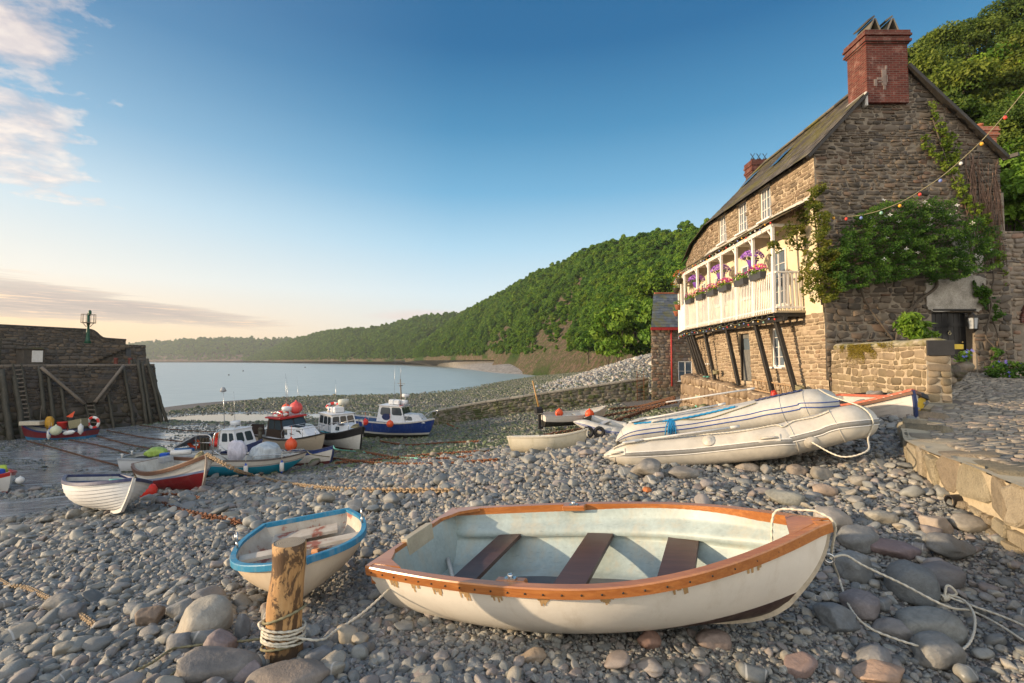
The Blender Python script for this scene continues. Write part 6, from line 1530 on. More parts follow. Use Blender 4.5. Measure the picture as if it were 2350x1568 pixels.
def cabin(root, name, x0, x1, wb, wt, z0, z1, rf, rb, mat, side=(), front=(), back=(), roof=None, over=.05, rth=.05, winmat=None, wb1=None, wt1=None, roofname='cabin_roof'):
    wb1 = wb if wb1 is None else wb1; wt1 = wt if wt1 is None else wt1
    A = [Vector((x0, wb, z0)), Vector((x1, wb1, z0)), Vector((x1, -wb1, z0)), Vector((x0, -wb, z0))]; B = [Vector((x0+rb, wt, z1)), Vector((x1-rf, wt1, z1)), Vector((x1-rf, -wt1, z1)), Vector((x0+rb, -wt, z1))]
    mb = MB(); mb.loft([A, B], True, True); o = mb.build(name, mat, root, fix=True)
    def pane(a, b, c, d, u0, u1, v0, v1):
        q = lambda u, v: (a.lerp(b, u)).lerp(d.lerp(c, u), v); p = [q(u0, v0), q(u1, v0), q(u1, v1), q(u0, v1)]; n = (p[1]-p[0]).cross(p[3]-p[0]).normalized()
        if n.dot(p[0]-Vector(((x0+x1)/2, 0, p[0].z))) < 0: n = -n
        c0 = sum(p, Vector())/4; ring = []
        for i in range(4):
            e0, e1 = p[i], p[(i+1) % 4]; ring += [e0.lerp(e1, .12), e0.lerp(e1, .88)]
        mb = MB(); mb.loft([[x-n*.02 for x in ring], [x+n*.012 for x in ring]], True, True); w = mb.build('window', winmat or M_BWIN, o)
    for s in side:
        pane(A[0], A[1], B[1], B[0], *s); pane(A[3], A[2], B[2], B[3], *s)
    for s in front: pane(A[2], A[1], B[1], B[2], *s)
    for s in back: pane(A[0], A[3], B[3], B[0], *s)
    if roof:
        mb = MB(); R_ = [[Vector((p.x+(over if p.x > (x0+x1)/2 else -over), p.y+(over if p.y > 0 else -over), z1+.002)) for p in B]]
        R_.append([Vector((p.x, p.y, z1+rth*.6)) for p in R_[0]]); R_.append([Vector((lerp(p.x, (x0+x1)/2, .10), p.y*.88, z1+rth)) for p in R_[0]]); mb.loft(R_, True, True); mb.build(roofname, roof, o, fix=True)
    return o
def pipe(root, pts, r, mat, name='handrail', n=5, world=False, sm=3):
    mb = MB(); mb.tube(spline(pts, sm) if sm else pts, r, n); return mb.build(name, mat, root)
def deck(root, H, mat, t0, t1, drop=.08, name='deck'):
    mb = MB(); n = 14; L_, R_ = [], []
    for i in range(n+1):
        t = lerp(t0, t1, i/n); z = H.zs(t)-drop; w = H.half(t, z, .02); x = -H.L/2+H.L*t; L_.append((x, w, z)); R_.append((x, -w, z))
    mb.add(L_+R_, [(i, i+1, n+2+i, n+1+i) for i in range(n)]); return mb.build(name, mat, root)
def antenna(root, p, h, mat=None, r=.012, name='aerial', lean=(0, 0)):
    mb = MB(); p = Vector(p); mb.tube([p, p+Vector((lean[0]*h, lean[1]*h, h))], [r, r*.5], 5); return mb.build(name, mat or M_STEEL, root)
def knob(root, p, name, prof, mat, n=14): mb = MB(); mb.lathe(prof, n, p); return mb.build(name, mat, root)
H = Hull(3.5, 1.72, .814, .436, (.642, .62, .75), .17, .05, .321, .08, .7, (.1, .65), 2.53, 1.07, bowmin=.02, kp=5)
dg = thing('dinghy', 'large white dinghy with varnished orange wooden gunwale and three dark thwarts in the foreground', 'dinghy')
dg.location = (.724, 4.126, 4.70); dg.rotation_euler = (Matrix.Rotation(-.431, 3, 'Z') @ Matrix.Rotation(-.141, 3, 'Y') @ Matrix.Rotation(.068, 3, 'X')).to_euler()
M_DING = bands('white dinghy hull', [(.055, (.05, .024, .02)), (9, (.80, .75, .66))], .42, slope=.135, dirt=(.46, .36, .23), dirt_amt=.34, bump=.3, var=.07, scale=3)
H.shell(dg, [M_DING], ns=44, nq=22)
H.lining(dg, paint('pale blue-grey dinghy lining', (.34, .41, .40), .42, .16, .35, (.44, .38, .27), .6, 4, scratch=.35), .032, ledge=.80, floor=.12, ns=44, nq=24)
M_TEAK = wood('varnished teak', (.27, .085, .022), (.50, .20, .055), (1.2, 16, 16), .3, .15, coat=.6)
gun = H.rail(dg, M_TEAK, .068, .072, .028, .012, n=44, across=False)
mb = MB()
for side in (1, -1):
    for k in range(26):
        t = .02+.96*k/25; p = H.pt(t, 1, side); mb.cyl(p+Vector((0, side*.024, -.03)), p+Vector((0, side*.034, -.03)), .007, n=6)
mb.build('screws', M_RUBBER, gun)
mb = MB(); a, b = H.pt(0, 1, 1), H.pt(0, 1, -1)
mb.beam(a+Vector((.02, -.02, -.075)), b+Vector((.02, .02, -.075)), .05, .17, bev=.006); mb.beam(a+Vector((.02, .02, .004)), a.lerp(b, .33)+Vector((.02, 0, .004)), .055, .022); mb.beam(b+Vector((.02, -.02, .004)), b.lerp(a, .33)+Vector((.02, 0, .004)), .055, .022); mb.build('transom_rail', M_TEAK, dg)
mb = MB(); mb.beam(a.lerp(b, .35)+Vector((.02, 0, -.045)), a.lerp(b, .65)+Vector((.02, 0, -.045)), .075, .16, bev=.004); mb.build('transom_pad', paint('worn aluminium pad', (.42, .37, .27), .5, .15, .2, (.25, .18, .1), .4), dg)
for side in (1, -1):
    mb = MB(); p = H.pt(.0, 1, side); q = H.pt(.10, 1, side); pts = [p+Vector((.03, -side*.03, .016)), p+Vector((.03, -side*.34, .016)), p+Vector((.10, -side*.24, .016)), p+Vector((.16, -side*.12, .016)), q+Vector((0, -side*.055, .016))]
    mb.loft([[x-Vector((0, 0, .03)) for x in pts], pts], True, True); mb.build('quarter_knee', M_TEAK, dg, fix=True)
mb = MB(); tip = H.pt(1, 1, 1); tip.y = 0; p1, p2 = H.pt(.93, 1, 1), H.pt(.93, 1, -1); pts = [tip+Vector((-.03, 0, .014)), p1+Vector((0, -.03, .014)), p1+Vector((.10, -.10, .014)), p1.lerp(p2, .5)+Vector((.15, 0, .014)), p2+Vector((.10, .10, .014)), p2+Vector((0, .03, .014))]
mb.loft([[x-Vector((0, 0, .035)) for x in pts], pts], True, True); mb.build('breasthook', M_TEAK, dg, fix=True)
M_THW = wood('dark brown thwart', (.040, .018, .014), (.085, .042, .032), (1, 10, 3), .38, .15)
for t, w in ((.20, .24), (.475, .26), (.70, .26)):
    th = H.thwart(dg, M_THW, t, .395 if t < .6 else .41, w, .035, .05)
for side, t in ((1, .40), (-1, .40)):
    mb = MB(); p = H.pt(t, 1, side); mb.box(p+Vector((0, -side*.075, -.012)), (.24, .07, .055), bev=.01); rb = mb.build('rowlock_block', M_TEAK, dg); mb = MB(); mb.box(p+Vector((0, -side*.075, .02)), (.09, .04, .012)); mb.lathe([(.02, 0), (.022, .03), (.014, .032)], 8, p+Vector((0, -side*.075, .02))); mb.build('rowlock_plate', M_STEEL, rb)
for y in (-.22, .22):
    mb = MB(); c = [Vector((x-.15, yy+y, .135+.0)) for x, yy in [(.5*math.cos(a)+(.28 if math.cos(a) > 0 else -.28), .085*math.sin(a)) for a in [2*math.pi*k/20 for k in range(20)]]]
    mb.add(c, [tuple(range(20))]); mb.build('floor_pad', paint('grey floor pad', (.10, .115, .125), .6, .15, .2), dg)
mb = MB(); mb.tube([H.pt(.01, .55, .9)+Vector((.03, -.2, 0)), Vector((-H.L/2+.28, .12, .12))], .022, 8); mb.build('transom_brace', M_INT, dg)
H.keel(dg, paint('worn keel band', (.50, .44, .34), .6, .2, .2, (.1, .05, .04), .4), .022, .04, .04, name='keel')
mb = MB()
for t in (.08, .15, .215, .29, .37, .475, .60, .73, .86):
    for side in (-1, 1):
        c = [H.pt(t-.008, .96, side, .0035), H.pt(t+.008, .96, side, .0035), H.pt(t+.005, .905, side, .0035), H.pt(t-.006, .90, side, .0035)]; mb.quad(*c)
        for k in range(7):
            if rnd.random() < .25: continue
            q0 = .985-.0; a = t+(k-3)*.0036; ln = .05+.07*rnd.random(); c = [H.pt(a-.003, .955, side, .004), H.pt(a+.003, .955, side, .004), H.pt(a+.0018, .955-ln, side, .004), H.pt(a-.002, .955-ln, side, .004)]; mb.quad(*c)
mc = MB(); t = .03
while t < .97:
    w = rnd.uniform(.006, .04)
    for side in (-1, 1): d0 = .925+rnd.uniform(-.012, .012); mc.quad(H.pt(t, .965, side, .003), H.pt(t+w, .965, side, .003), H.pt(t+w*.9, d0+.01, side, .003), H.pt(t+w*.1, d0, side, .003))
    t += w+rnd.uniform(.0, .02)
mc.build('old_paint_line', paint('old dark paint', (.06, .055, .06), .7, .3, .2), dg)
mb.build('worn_patches', paint('bare resin', (.50, .32, .15), .6, .2, .2), dg)
mb = MB(); mb.torus(H.pt(1, .62, 1)+Vector((.05, -.01, 0)), .03, .008, Matrix.Rotation(R(90), 3, 'X'), 14, 6); mb.build('bow_ring', M_STEEL, dg)
H2t = Hull(1.95, 1.25, .74, .36, (.37, .34, .42), .05, .10, .12, .06, .62, (.05, .42), 2.6, .8, bowmin=.10)
tn = thing('tender', 'small cream tender with blue painted rim lying behind the wooden post', 'dinghy'); H2t.place(tn, P(676, 1277, 4.25), P(702, 1192, 5.75), .09)
H2t.shell(tn, [bands('cream tender hull', [(.035, (.16, .05, .035)), (9, (.70, .58, .43))], .45, dirt=(.42, .28, .14), dirt_amt=.35, bump=.15)], ns=26, nq=14)
def worn(t, b):
    o = t.coord('Object'); n = t.noise(5, 7, .7, o); n2 = t.noise(2.2, 4, .6, t.mapping(o, (.6, 2, 2)))
    c = t.ramp(t.math('MULTIPLY_ADD', n, .55, t.math('MULTIPLY', n2, .5)), [(.36, (.22, .06, .035)), (.44, (.30, .11, .07)), (.48, (.42, .36, .29)), (.7, (.58, .53, .45))]); t.val(c, b.inputs['Base Color']); t.val(t.bump(n, .4, .01), b.inputs['Normal']); b.inputs['Roughness'].default_value = .7
H2t.lining(tn, material('flaking red and white lining', worn), .03, floor=.10, ns=26, nq=12)
M_TBLUE = paint('blue rim paint', (.015, .20, .36), .5, .14, .2, (.35, .38, .36), .35, 7, scratch=.2); H2t.rail(tn, M_TBLUE, .052, .055, .020, .012, n=26)
mb = MB(); mb.beam(H2t.pt(.0, .9, 1)+Vector((.32, -.12, -.08)), H2t.pt(0, .9, -1)+Vector((.32, .12, -.08)), .34, .03); mb.build('stern_seat', material('flaking seat', worn), tn)
H2t.thwart(tn, material('flaking thwart', worn), .52, .30, .2, .03)
H2t.keel(tn, paint('dark red keel', (.16, .05, .035), .6, .25, .3, (.05, .04, .03), .4), .06, .04, .05, skeg=.06)
mb = MB(); mb.cyl((-.1, .1, .18), (.25, .42, .22), .035, n=10); mb.build('oar_grip', wood('oar wood', (.30, .13, .05), (.45, .22, .1)), tn)
for side, t in ((1, .40), (-1, .42)):
    mb = MB(); p = H2t.pt(t, 1, side)+Vector((0, -side*.02, .01)); mb.cyl(p, p+Vector((0, 0, .07)), .012, n=7); mb.tube([p+Vector((-.045, 0, .15)), p+Vector((-.04, 0, .09)), p+Vector((0, 0, .065)), p+Vector((.04, 0, .09)), p+Vector((.045, 0, .15))], .010, 6); mb.build('rowlock', M_STEEL, tn)
H3 = Hull(3.35, 1.5, .72, .42, (.66, .58, .74), .10, .07, .34, .06, .72, (.1, .8), 2.1, .85)
c1 = thing('clinker_dinghy', 'white clinker dinghy with navy gunwale tipped on the pebbles beside a red buoy', 'dinghy'); H3.place(c1, P(309, 1098, 10.3), P(214, 1089, 12.5), -.16)
H3.shell(c1, [bands('white clinker', [(9, (.74, .74, .73))], .38, dirt=(.36, .35, .32), dirt_amt=.2)], planks=10, lap=.022)
H3.lining(c1, M_INT, .03, floor=.1); H3.rail(c1, M_NAVY, .07, .07, .03, .01, n=30); H3.keel(c1, paint('white keel', (.62, .61, .58), .45, .1, .1, (.3, .28, .24), .35), .07, .06, .02, skeg=.04)
H3.thwart(c1, M_NAVY, .35, .42, .25); H3.thwart(c1, M_NAVY, .65, .44, .25); H3.thwart(c1, M_NAVY, .09, .52, .34, name='stern_seat')
for side in (1, -1):
    mb = MB(); mb.tube([H3.pt(t, .72, side, .03) for t in (.0, .03, .06, .10, .14)], .022, 7); mb.build('rubbing_strip', M_NAVY, c1); mb = MB(); mb.beam(H3.pt(.28, .12, side, .02), H3.pt(.52, .12, side, .02), .03, .10, up=(0, side, .6)); mb.build('bilge_keel', M_INT, c1)
mb = MB(); mb.torus((.2, .1, .6), .16, .02, None, 16, 6); mb.torus((.25, .05, .63), .13, .02, None, 16, 6); mb.build('coil', M_ROPE_T, c1)
H4 = Hull(4.95, 1.85, .62, .45, (.98, .86, 1.26), .16, .05, .55, .10, .80, (.15, .85), 2.0, .9)
c2 = thing('clinker_launch', 'white clinker boat with dark red bottom and brown wooden gunwale, bow towards the viewer', 'boat'); H4.place(c2, P(477, 1043, 15.3), P(342, 1056, 18.4), .08)
H4.shell(c2, [bands('red and white clinker', [(.54, (.24, .012, .016)), (.61, (.26, .33, .50)), (9, (.74, .71, .64))], .42, slope=.045, curve=.012, dirt=(.40, .34, .24), dirt_amt=.25), bands('top strake cream', [(9, (.70, .66, .57))], .42)], planks=8, lap=.024, top_q=2)
H4.lining(c2, M_INT, .035, floor=.2); H4.rail(c2, M_BROWNW, .08, .13, .028, .01, n=32); H4.keel(c2, paint('pale stem band', (.45, .40, .35), .5, .2, .2, (.2, .05, .04), .4), .07, .06, .02)
for t in (.3, .55, .8): H4.thwart(c2, M_INT, t, .66+.1*(t > .7), .25)
mb = MB(); mb.beam(H4.pt(0, 1, 1)+Vector((-.02, 0, -.1)), H4.pt(0, 1, -1)+Vector((-.02, 0, -.1)), .05, .2); mb.build('transom_cap', M_BROWNW, c2)
for t in (.04, .22):
    mb = MB(); mb.beam(H4.pt(t, .97, -1, .03), H4.pt(t, .70, -1, .03), .05, .03, up=(1, 0, 0)); mb.beam(H4.pt(t, .97, 1, .03), H4.pt(t, .70, 1, .03), .05, .03, up=(1, 0, 0)); mb.build('rubbing_cleat', M_BROWNW, c2)
mb = MB(); mb.box((-1.9, .3, .95), (.5, .35, .2), bev=.02); mb.build('locker', M_GREYP, c2)
mb = MB()
for k in range(5): mb.torus((2.0, .0, 1.14+.035*k), .15-.012*k, .026, Matrix.Rotation(R(8*k), 3, 'X'), 16, 6)
mb.build('rope_coil', M_ROPE_G, c2)
H5 = Hull(3.95, 1.75, .86, .40, (.82, .80, 1.02), .30, .0, .62, .05, .80, (.25, .8), 2.2, .85)
b5 = thing('motor_boat', 'white and turquoise open motor boat with covered engine, steel arch and two hanging fenders', 'boat'); H5.place(b5, P(690, 1036, 21.6), P(482, 1048, 20.2), -.02)
H5.shell(b5, [bands('white and turquoise', [(.06, (.02, .06, .08)), (.50, (.015, .30, .46)), (.535, (.60, .57, .52)), (.555, (.20, .19, .17)), (9, (.68, .64, .58))], .35, curve=.045, slope=.03, dirt_amt=.15)], ns=30)
H5.lining(b5, M_INT, .04, floor=.3); H5.rail(b5, paint('dark rub rail', (.12, .10, .09), .6, .2), .07, .05, .02, .0, n=28)
H5.shell
for sgn, x in ((1, 0), ):
    pipe(b5, [(-1.55, -.72, .8), (-1.55, -.72, 1.75), (-1.45, -.62, 1.92), (-1.45, .62, 1.92), (-1.55, .72, 1.75), (-1.55, .72, .8)], .03, M_STEEL, 'steel_arch', 7, sm=4)
    pipe(b5, [(-1.55, -.72, 1.2), (-1.0, -.75, .8)], .022, M_STEEL, 'arch_brace', 6, sm=0); pipe(b5, [(-1.55, .72, 1.2), (-1.0, .75, .8)], .022, M_STEEL, 'arch_brace', 6, sm=0)
for y in (-.78, .78): pipe(b5, [(-.1, y, .8), (0, y, .95), (.9, y*.95, .98), (1.15, y*.9, .88)], .02, M_STEEL)
pipe(b5, [(1.2, -.5, .92), (1.35, -.42, 1.0), (1.8, -.12, 1.08), (1.85, 0, 1.08), (1.8, .12, 1.08), (1.35, .42, 1.0), (1.2, .5, .92)], .018, M_STEEL)
def cover(name, c, sx, sy, sz, mat, root, seed, pw=2.4):
    V, F = pebble_arrays(seed, 4, 1.0, 0); rg = np.random.default_rng(seed); V = V/(V.max(0)-V.min(0)); out = []
    for v in V:
        a = math.atan2(v[1], v[0]); f = 1+.10*math.sin(9*a+seed)*(0.5-v[2])+.05*mnoise.noise(Vector(v*7)); out.append((c[0]+v[0]*sx*f*(1.1-.3*v[2]), c[1]+v[1]*sy*f*(1.1-.3*v[2]), c[2]+v[2]*sz))
    mb = MB(); mb.add(out, F, smooth=True); return mb.build(name, mat, root)
def sheet(name, col, rough=.35):
    def fn(t, b):
        v = t.coord('Object'); n = t.noise(4, 5, .6, t.mapping(v, (1, 1, .4)), 1.2); t.val(t.ramp(n, [(.35, tuple(q*.7 for q in col)), (.65, col)]), b.inputs['Base Color']); b.inputs['Roughness'].default_value = rough; t.val(t.bump(n, .9, .06), b.inputs['Normal'])
    return material(name, fn)
cover('engine_cover', (-.78, -.05, 1.08), .68, .6, .88, sheet('white tarpaulin', (.62, .60, .68), .5), b5, 301); cover('console_cover', (.30, 0, 1.05), 1.15, .75, .8, sheet('silver tarpaulin', (.50, .56, .60), .3), b5, 305)
for x, lab in ((-.30, 'white fender with blue ends hanging on the left of the turquoise boat side'), (1.02, 'white fender with blue ends hanging nearer the bow of the turquoise boat')):
    t = (x+H5.L/2)/H5.L; p = W(b5, H5.pt(t, 1, -1)+Vector((0, -.10, -.38))); fender(p, .55, .085, lab, group='fenders on the turquoise motor boat')
H9 = Hull(4.4, 1.7, .6, .45, (1.0, .92, 1.18), .12, .05, .42, .1, .8, (.2, .85), 2.0, .9)
b9 = thing('clinker_boat', 'white clinker boat with maroon bottom and chipped navy top strake behind the turquoise boat', 'boat'); H9.place(b9, P(762, 1024, 22.6), P(628, 1036, 24.6), -.05)
H9.shell(b9, [bands('maroon and white clinker', [(.46, (.10, .022, .022)), (9, (.64, .60, .54))], .45, slope=.03, dirt_amt=.3), paint('chipped navy', (.02, .05, .20), .45, .2, .2, (.4, .38, .33), .3, 12)], planks=9, lap=.022, top_q=.88)
H9.lining(b9, M_INT, .035, floor=.25); H9.rail(b9, M_NAVY, .08, .06, .02, .02); H9.keel(b9, M_NAVY, .07, .06, .02); deck(b9, H9, M_GREYP, .7, .97)
H6 = Hull(4.1, 1.7, .8, .4, (.86, .80, .98), .14, .0, .4, .06, .75, (.12, .75), 2.1, .85)
b6 = thing('open_boat', 'grey and white open boat with lime green cover over its engine, stern to the left', 'boat'); H6.place(b6, P(492, 1033, 24), P(304, 1045, 23.3), .0)
H6.shell(b6, [bands('pale grey hull', [(.22, (.03, .05, .03)), (9, (.52, .53, .54))], .45, dirt_amt=.35)], ns=26); H6.lining(b6, M_INT, .04, floor=.25); H6.rail(b6, M_GREYP, .09, .09, .03, .02)
H6.thwart(b6, M_BLACK, .12, .7, .5); cover('green_cover', (-.75, .0, .98), .85, .7, .5, sheet('lime tarpaulin', (.36, .52, .10), .5), b6, 309); mb = MB(); mb.cyl((.0, -.3, .95), (.85, -.25, .97), .13, n=12); mb.build('white_drum', M_FWHITE, b6); mb = MB(); mb.box((-.25, -.35, .88), (.35, .3, .2), bev=.03); mb.build('blue_box', M_FBLUE, b6)
mb = MB(); mb.box((-2.12, 0, .35), (.2, .14, .7), bev=.03); mb.build('outdrive', M_PILE, b6)
for y in (-.5, .3): knob(b6, (-1.95, y, .84), 'cleat', [(.05, 0), (.03, .1), (.06, .16), (.05, .2)], M_FWHITE, 8)
H8 = Hull(5.6, 2.0, .75, .42, (1.0, .95, 1.5), .15, .0, .35, .06, .75, (.15, .8), 2.0, .85)
b8 = thing('potting_boat', 'small white cabin fishing boat with navy bow band and grey ramp board at its stern', 'boat'); H8.place(b8, P(614, 1008, 24.6), P(424, 1029, 27.0), .03)
H8.shell(b8, [bands('white potting hull', [(.3, (.03, .03, .03)), (9, (.72, .71, .68))], .42, dirt_amt=.2), M_NAVY], planks=8, lap=.02, top_q=.80); H8.lining(b8, M_INT, .04, floor=.35); H8.rail(b8, M_NAVY, .1, .08, .03, .03); deck(b8, H8, M_INT, .62, .97, .02)
cab = cabin(b8, 'cabin', .35, 1.75, .62, .52, 1.0, 2.05, .35, .12, WHM := paint('white cabin', (.66, .68, .70), .4, .08, .1, (.4, .36, .3), .25), side=[(.16, .52, .45, .86), (.64, .92, .45, .86)], front=[(.1, .45, .4, .85), (.55, .9, .4, .85)], roof=WHM, over=.04)
knob(b8, (.9, 0, 2.12), 'radar_dome', [(.05, 0), (.05, .12), (.24, .13), (.25, .30), (.22, .34), (.02, .35)], WHM); antenna(b8, (.55, .25, 2.1), 1.9, r=.015); antenna(b8, (.35, -.2, 2.1), 2.1, r=.02)
mb = MB(); mb.lathe([(.08, 0), (.16, .04), (.10, .2), (.05, .26)], 8, (.35, -.2, 4.0)); mb.build('mast_lamp', M_GREYP, b8)
mb = MB(); mb.box((-2.15, 0, 1.45), (2.0, 1.5, .06), Matrix.Rotation(R(-20), 3, 'Y')); mb.build('ramp_board', paint('scuffed grey board', (.34, .36, .37), .6, .15, .2, (.12, .10, .08), .5, 6, scratch=.3), b8)
for y in (-.85, .85): mb = MB(); mb.beam((-2.6, y, 1.06), (-1.2, y, 1.10), .14, .16); mb.build('blue_rail', paint('scuffed blue rail', (.03, .14, .36), .5, .2, .2, (.3, .3, .28), .4, 8), b8)
pipe(b8, [(-1.0, -.8, 1.0), (-1.0, -.8, 1.75), (-.4, -.8, 1.85), (.1, -.8, 1.75), (.1, -.8, 1.0)], .035, M_STEEL, 'gantry', 7, sm=4); pipe(b8, [(-1.0, -.8, 1.45), (.1, -.8, 1.45)], .025, M_STEEL, 'gantry_bar', 6, sm=0)
for x in (-.75, -.55, -.3): mb = MB(); mb.box((x, -.7, 1.3), (.1, .12, .8)); mb.build('hauler_post', M_PILE, b8)
mb = MB(); mb.cyl((2.62, 0, 1.35), (2.68, 0, 1.95), .09, n=9); mb.ball((2.69, 0, 2.02), .12); mb.build('stem_post', M_PILE, b8)
Mx = Matrix.Rotation(R(90), 3, 'X')
Yb = 26.3
lifebuoy(P(446, 1018, 26.6), Mx @ Matrix.Rotation(R(35), 3, 'X'), .30, .085, 'orange lifebuoy standing at the stern of the potting boat beside the ramp board', [M_ORANGE]); lifebuoy(P(512, 1004, 25.6), Mx @ Matrix.Rotation(R(25), 3, 'X'), .34, .085, 'orange lifebuoy hung on the steel gantry of the potting boat', [M_ORANGE])
cover('red_bag', (-.15, -.35, 1.4), .7, .5, .5, M_REDF, b8, 311)
H10 = Hull(5.9, 2.3, .8, .42, (1.25, 1.22, 1.62), .2, .0, .6, .06, .7, (.15, .75), 2.2, .8)
b10 = thing('cabin_cruiser', 'tan and white cabin cruiser with red wheelhouse roof and orange buoy at its side', 'boat'); H10.place(b10, P(749, 994, 26.3), P(598, 988, 29.6), .05)
H10.shell(b10, [bands('tan hull', [(.18, (.02, .13, .24)), (1.12, (.40, .34, .26)), (9, (.42, .36, .28))], .35, curve=.03, dirt_amt=.25)], ns=28); H10.lining(b10, M_INT, .05, floor=.5); H10.rail(b10, M_BLACK, .09, .07, .03, .02); deck(b10, H10, WHM, .36, .96, .0)
fc = cabin(b10, 'fore_cabin', .2, 2.3, .86, .70, 1.25, 1.85, .75, .0, WHM, side=[(.10, .26, .3, .8), (.36, .58, .35, .75), (.62, .80, .35, .75)], wb1=.42, wt1=.35)
mb = MB()
for x, y in ((.75, .3), (.75, -.3), (1.2, .28), (1.2, -.28)): mb.box((x, y, 1.87), (.38, .4, .03), Matrix.Rotation(R(0), 3, 'Y'))
mb.build('deck_hatch', M_BWIN, fc)
M_BRWN = paint('brown cabin frame', (.022, .012, .009), .5, .2)
wh = cabin(b10, 'wheelhouse', -1.1, .55, .88, .72, 1.25, 2.25, .45, .05, M_BRWN, side=[(.12, .50, .42, .93), (.55, .97, .42, .93)], front=[(.04, .48, .42, .93), (.52, .96, .42, .93)], roof=M_RED2, over=.14, rth=.10)
mb = MB(); mb.beam((-1.3, .85, 1.6), (-2.6, .8, 1.5), .05, .6); mb.beam((-1.3, -.85, 1.6), (-2.6, -.8, 1.5), .05, .6); mb.build('cockpit_side', M_BRWN, b10)
pipe(b10, [(-1.05, -.75, 2.4), (-1.05, -.75, 2.6), (.1, -.7, 2.6), (.1, -.7, 2.4)], .02, M_STEEL); pipe(b10, [(-1.05, .75, 2.4), (-1.05, .75, 2.6), (.1, .7, 2.6), (.1, .7, 2.4)], .02, M_STEEL)
pipe(b10, [(.6, -.98, 1.3), (.7, -.98, 1.75), (1.9, -.75, 1.85), (2.7, -.25, 2.0), (2.85, 0, 2.0), (2.7, .25, 2.0), (1.9, .75, 1.85), (.7, .98, 1.75), (.6, .98, 1.3)], .02, M_STEEL, 'pulpit')
for x, y in ((1.3, -.9), (2.0, -.68), (2.6, -.3), (1.3, .9), (2.0, .68)): pipe(b10, [(x, y, 1.35), (x, y*.98, 1.85)], .016, M_STEEL, 'stanchion', 5, sm=0)
antenna(b10, (-1.0, .5, 2.3), 2.2, r=.014, lean=(-.05, 0)); antenna(b10, (-.6, .1, 2.35), 2.4, r=.02); antenna(b10, (.2, .4, 2.35), 2.2, r=.012, lean=(-.08, 0)); knob(b10, (-.35, .0, 2.6), 'radar_dome', [(.06, -.25), (.06, 0), (.3, .02), (.31, .2), (.26, .25), (.02, .26)], WHM)
ball_buoy(W(b10, (-.85, .25, 2.72)), .24, M_ORANGE, 'small orange ball buoy on the red wheelhouse roof, left of the radar'); ball_buoy(W(b10, (-.15, .42, 2.75)), .36, paint('pinkish red float', (.72, .10, .09), .45, .12, .1), 'large pinkish red buoy on the red wheelhouse roof behind the radar')
lifebuoy(W(b10, (-.45, -.35, 2.47)), Matrix.Rotation(R(14), 3, 'X'), .33, .09, 'red and white lifebuoy lying flat on the red wheelhouse roof', [M_REDF, M_FWHITE])
ball_buoy(P(668, 1021, 25.0), .30, M_ORANGE, 'big orange pear-shaped buoy hanging at the side of the tan cruiser', drop=.5, pear=1.15)
H11 = Hull(6.2, 2.2, .75, .42, (1.25, 1.2, 1.75), .15, .0, .4, .06, .72, (.15, .8), 2.1, .8)
b11 = thing('fishing_boat', 'white clinker cabin boat with black top strake and turquoise deck, bow towards the viewer', 'boat'); H11.place(b11, P(836, 980, 27.3), P(733, 975, 32.4), .03)
H11.shell(b11, [bands('white and maroon clinker', [(.42, (.14, .03, .028)), (9, (.62, .61, .57))], .45, dirt_amt=.28), M_RUBBER], planks=9, lap=.02, top_q=.80); H11.lining(b11, M_INT, .05, floor=.5); H11.rail(b11, M_RUBBER, .1, .1, .04, .03); deck(b11, H11, paint('turquoise deck', (.05, .42, .52), .5, .1, .1), .35, .96, .03); H11.keel(b11, M_RUBBER, .07, .07, .02)
cabin(b11, 'fore_cabin', .5, 2.2, .72, .58, 1.25, 1.72, .35, 0, WHM, side=[(.2, .45, .3, .75)], wb1=.4, wt1=.3)
wh = cabin(b11, 'wheelhouse', -1.5, .7, .82, .68, 1.25, 2.25, .25, .05, WHM, side=[(.08, .36, .42, .88), (.42, .68, .42, .88), (.74, .95, .42, .88)], front=[(.05, .33, .42, .88), (.37, .63, .42, .88), (.67, .95, .42, .88)], roof=WHM, over=.08)
mb = MB()
for k in range(5): mb.box((1.05+.1*k, -.42, 1.735), (.05, .3, .02))
mb.build('louvre', M_RUBBER, b11)
mb = MB(); mb.box((-.25, -.05, 2.48), (.75, .62, .34), bev=.05); mb.beam((-.25, -.42, 2.48), (-.25, .32, 2.48), .06, .37); mb.build('liferaft', WHM, b11); knob(b11, (-.1, .3, 2.75), 'radar_dome', [(.08, -.4), (.08, 0), (.33, .02), (.34, .28), (.28, .34), (.02, .35)], paint('cream radar', (.56, .55, .46), .5), 18)
antenna(b11, (-.8, .1, 2.3), 2.0, r=.02); antenna(b11, (-.5, .5, 2.3), 1.1, r=.015, lean=(.5, 0))
lifebuoy(W(b11, (-1.35, .1, 2.62)), Matrix.Rotation(R(24), 3, 'X'), .33, .09, 'red and white lifebuoy on the white cabin roof of the black-banded boat', [M_REDF, M_FWHITE]); f_ = fender(W(b11, (-.85, -.3, 2.42)), .7, .11, 'white and blue fender lying on the white cabin roof near the lifebuoy', ln=.02); f_.rotation_euler = (R(70), 0, R(30))
pipe(b11, [(.6, -.9, 1.3), (.7, -.9, 1.8), (1.9, -.65, 1.95), (2.75, -.2, 2.15), (2.85, 0, 2.15), (2.75, .2, 2.15), (1.9, .65, 1.95), (.7, .9, 1.8), (.6, .9, 1.3)], .02, M_STEEL, 'pulpit')
for x, y in ((1.5, -.78), (2.3, -.45), (1.5, .78), (2.3, .45)): pipe(b11, [(x, y, 1.4), (x, y*.98, 1.98)], .016, M_STEEL, 'stanchion', 5, sm=0)
mb = MB()
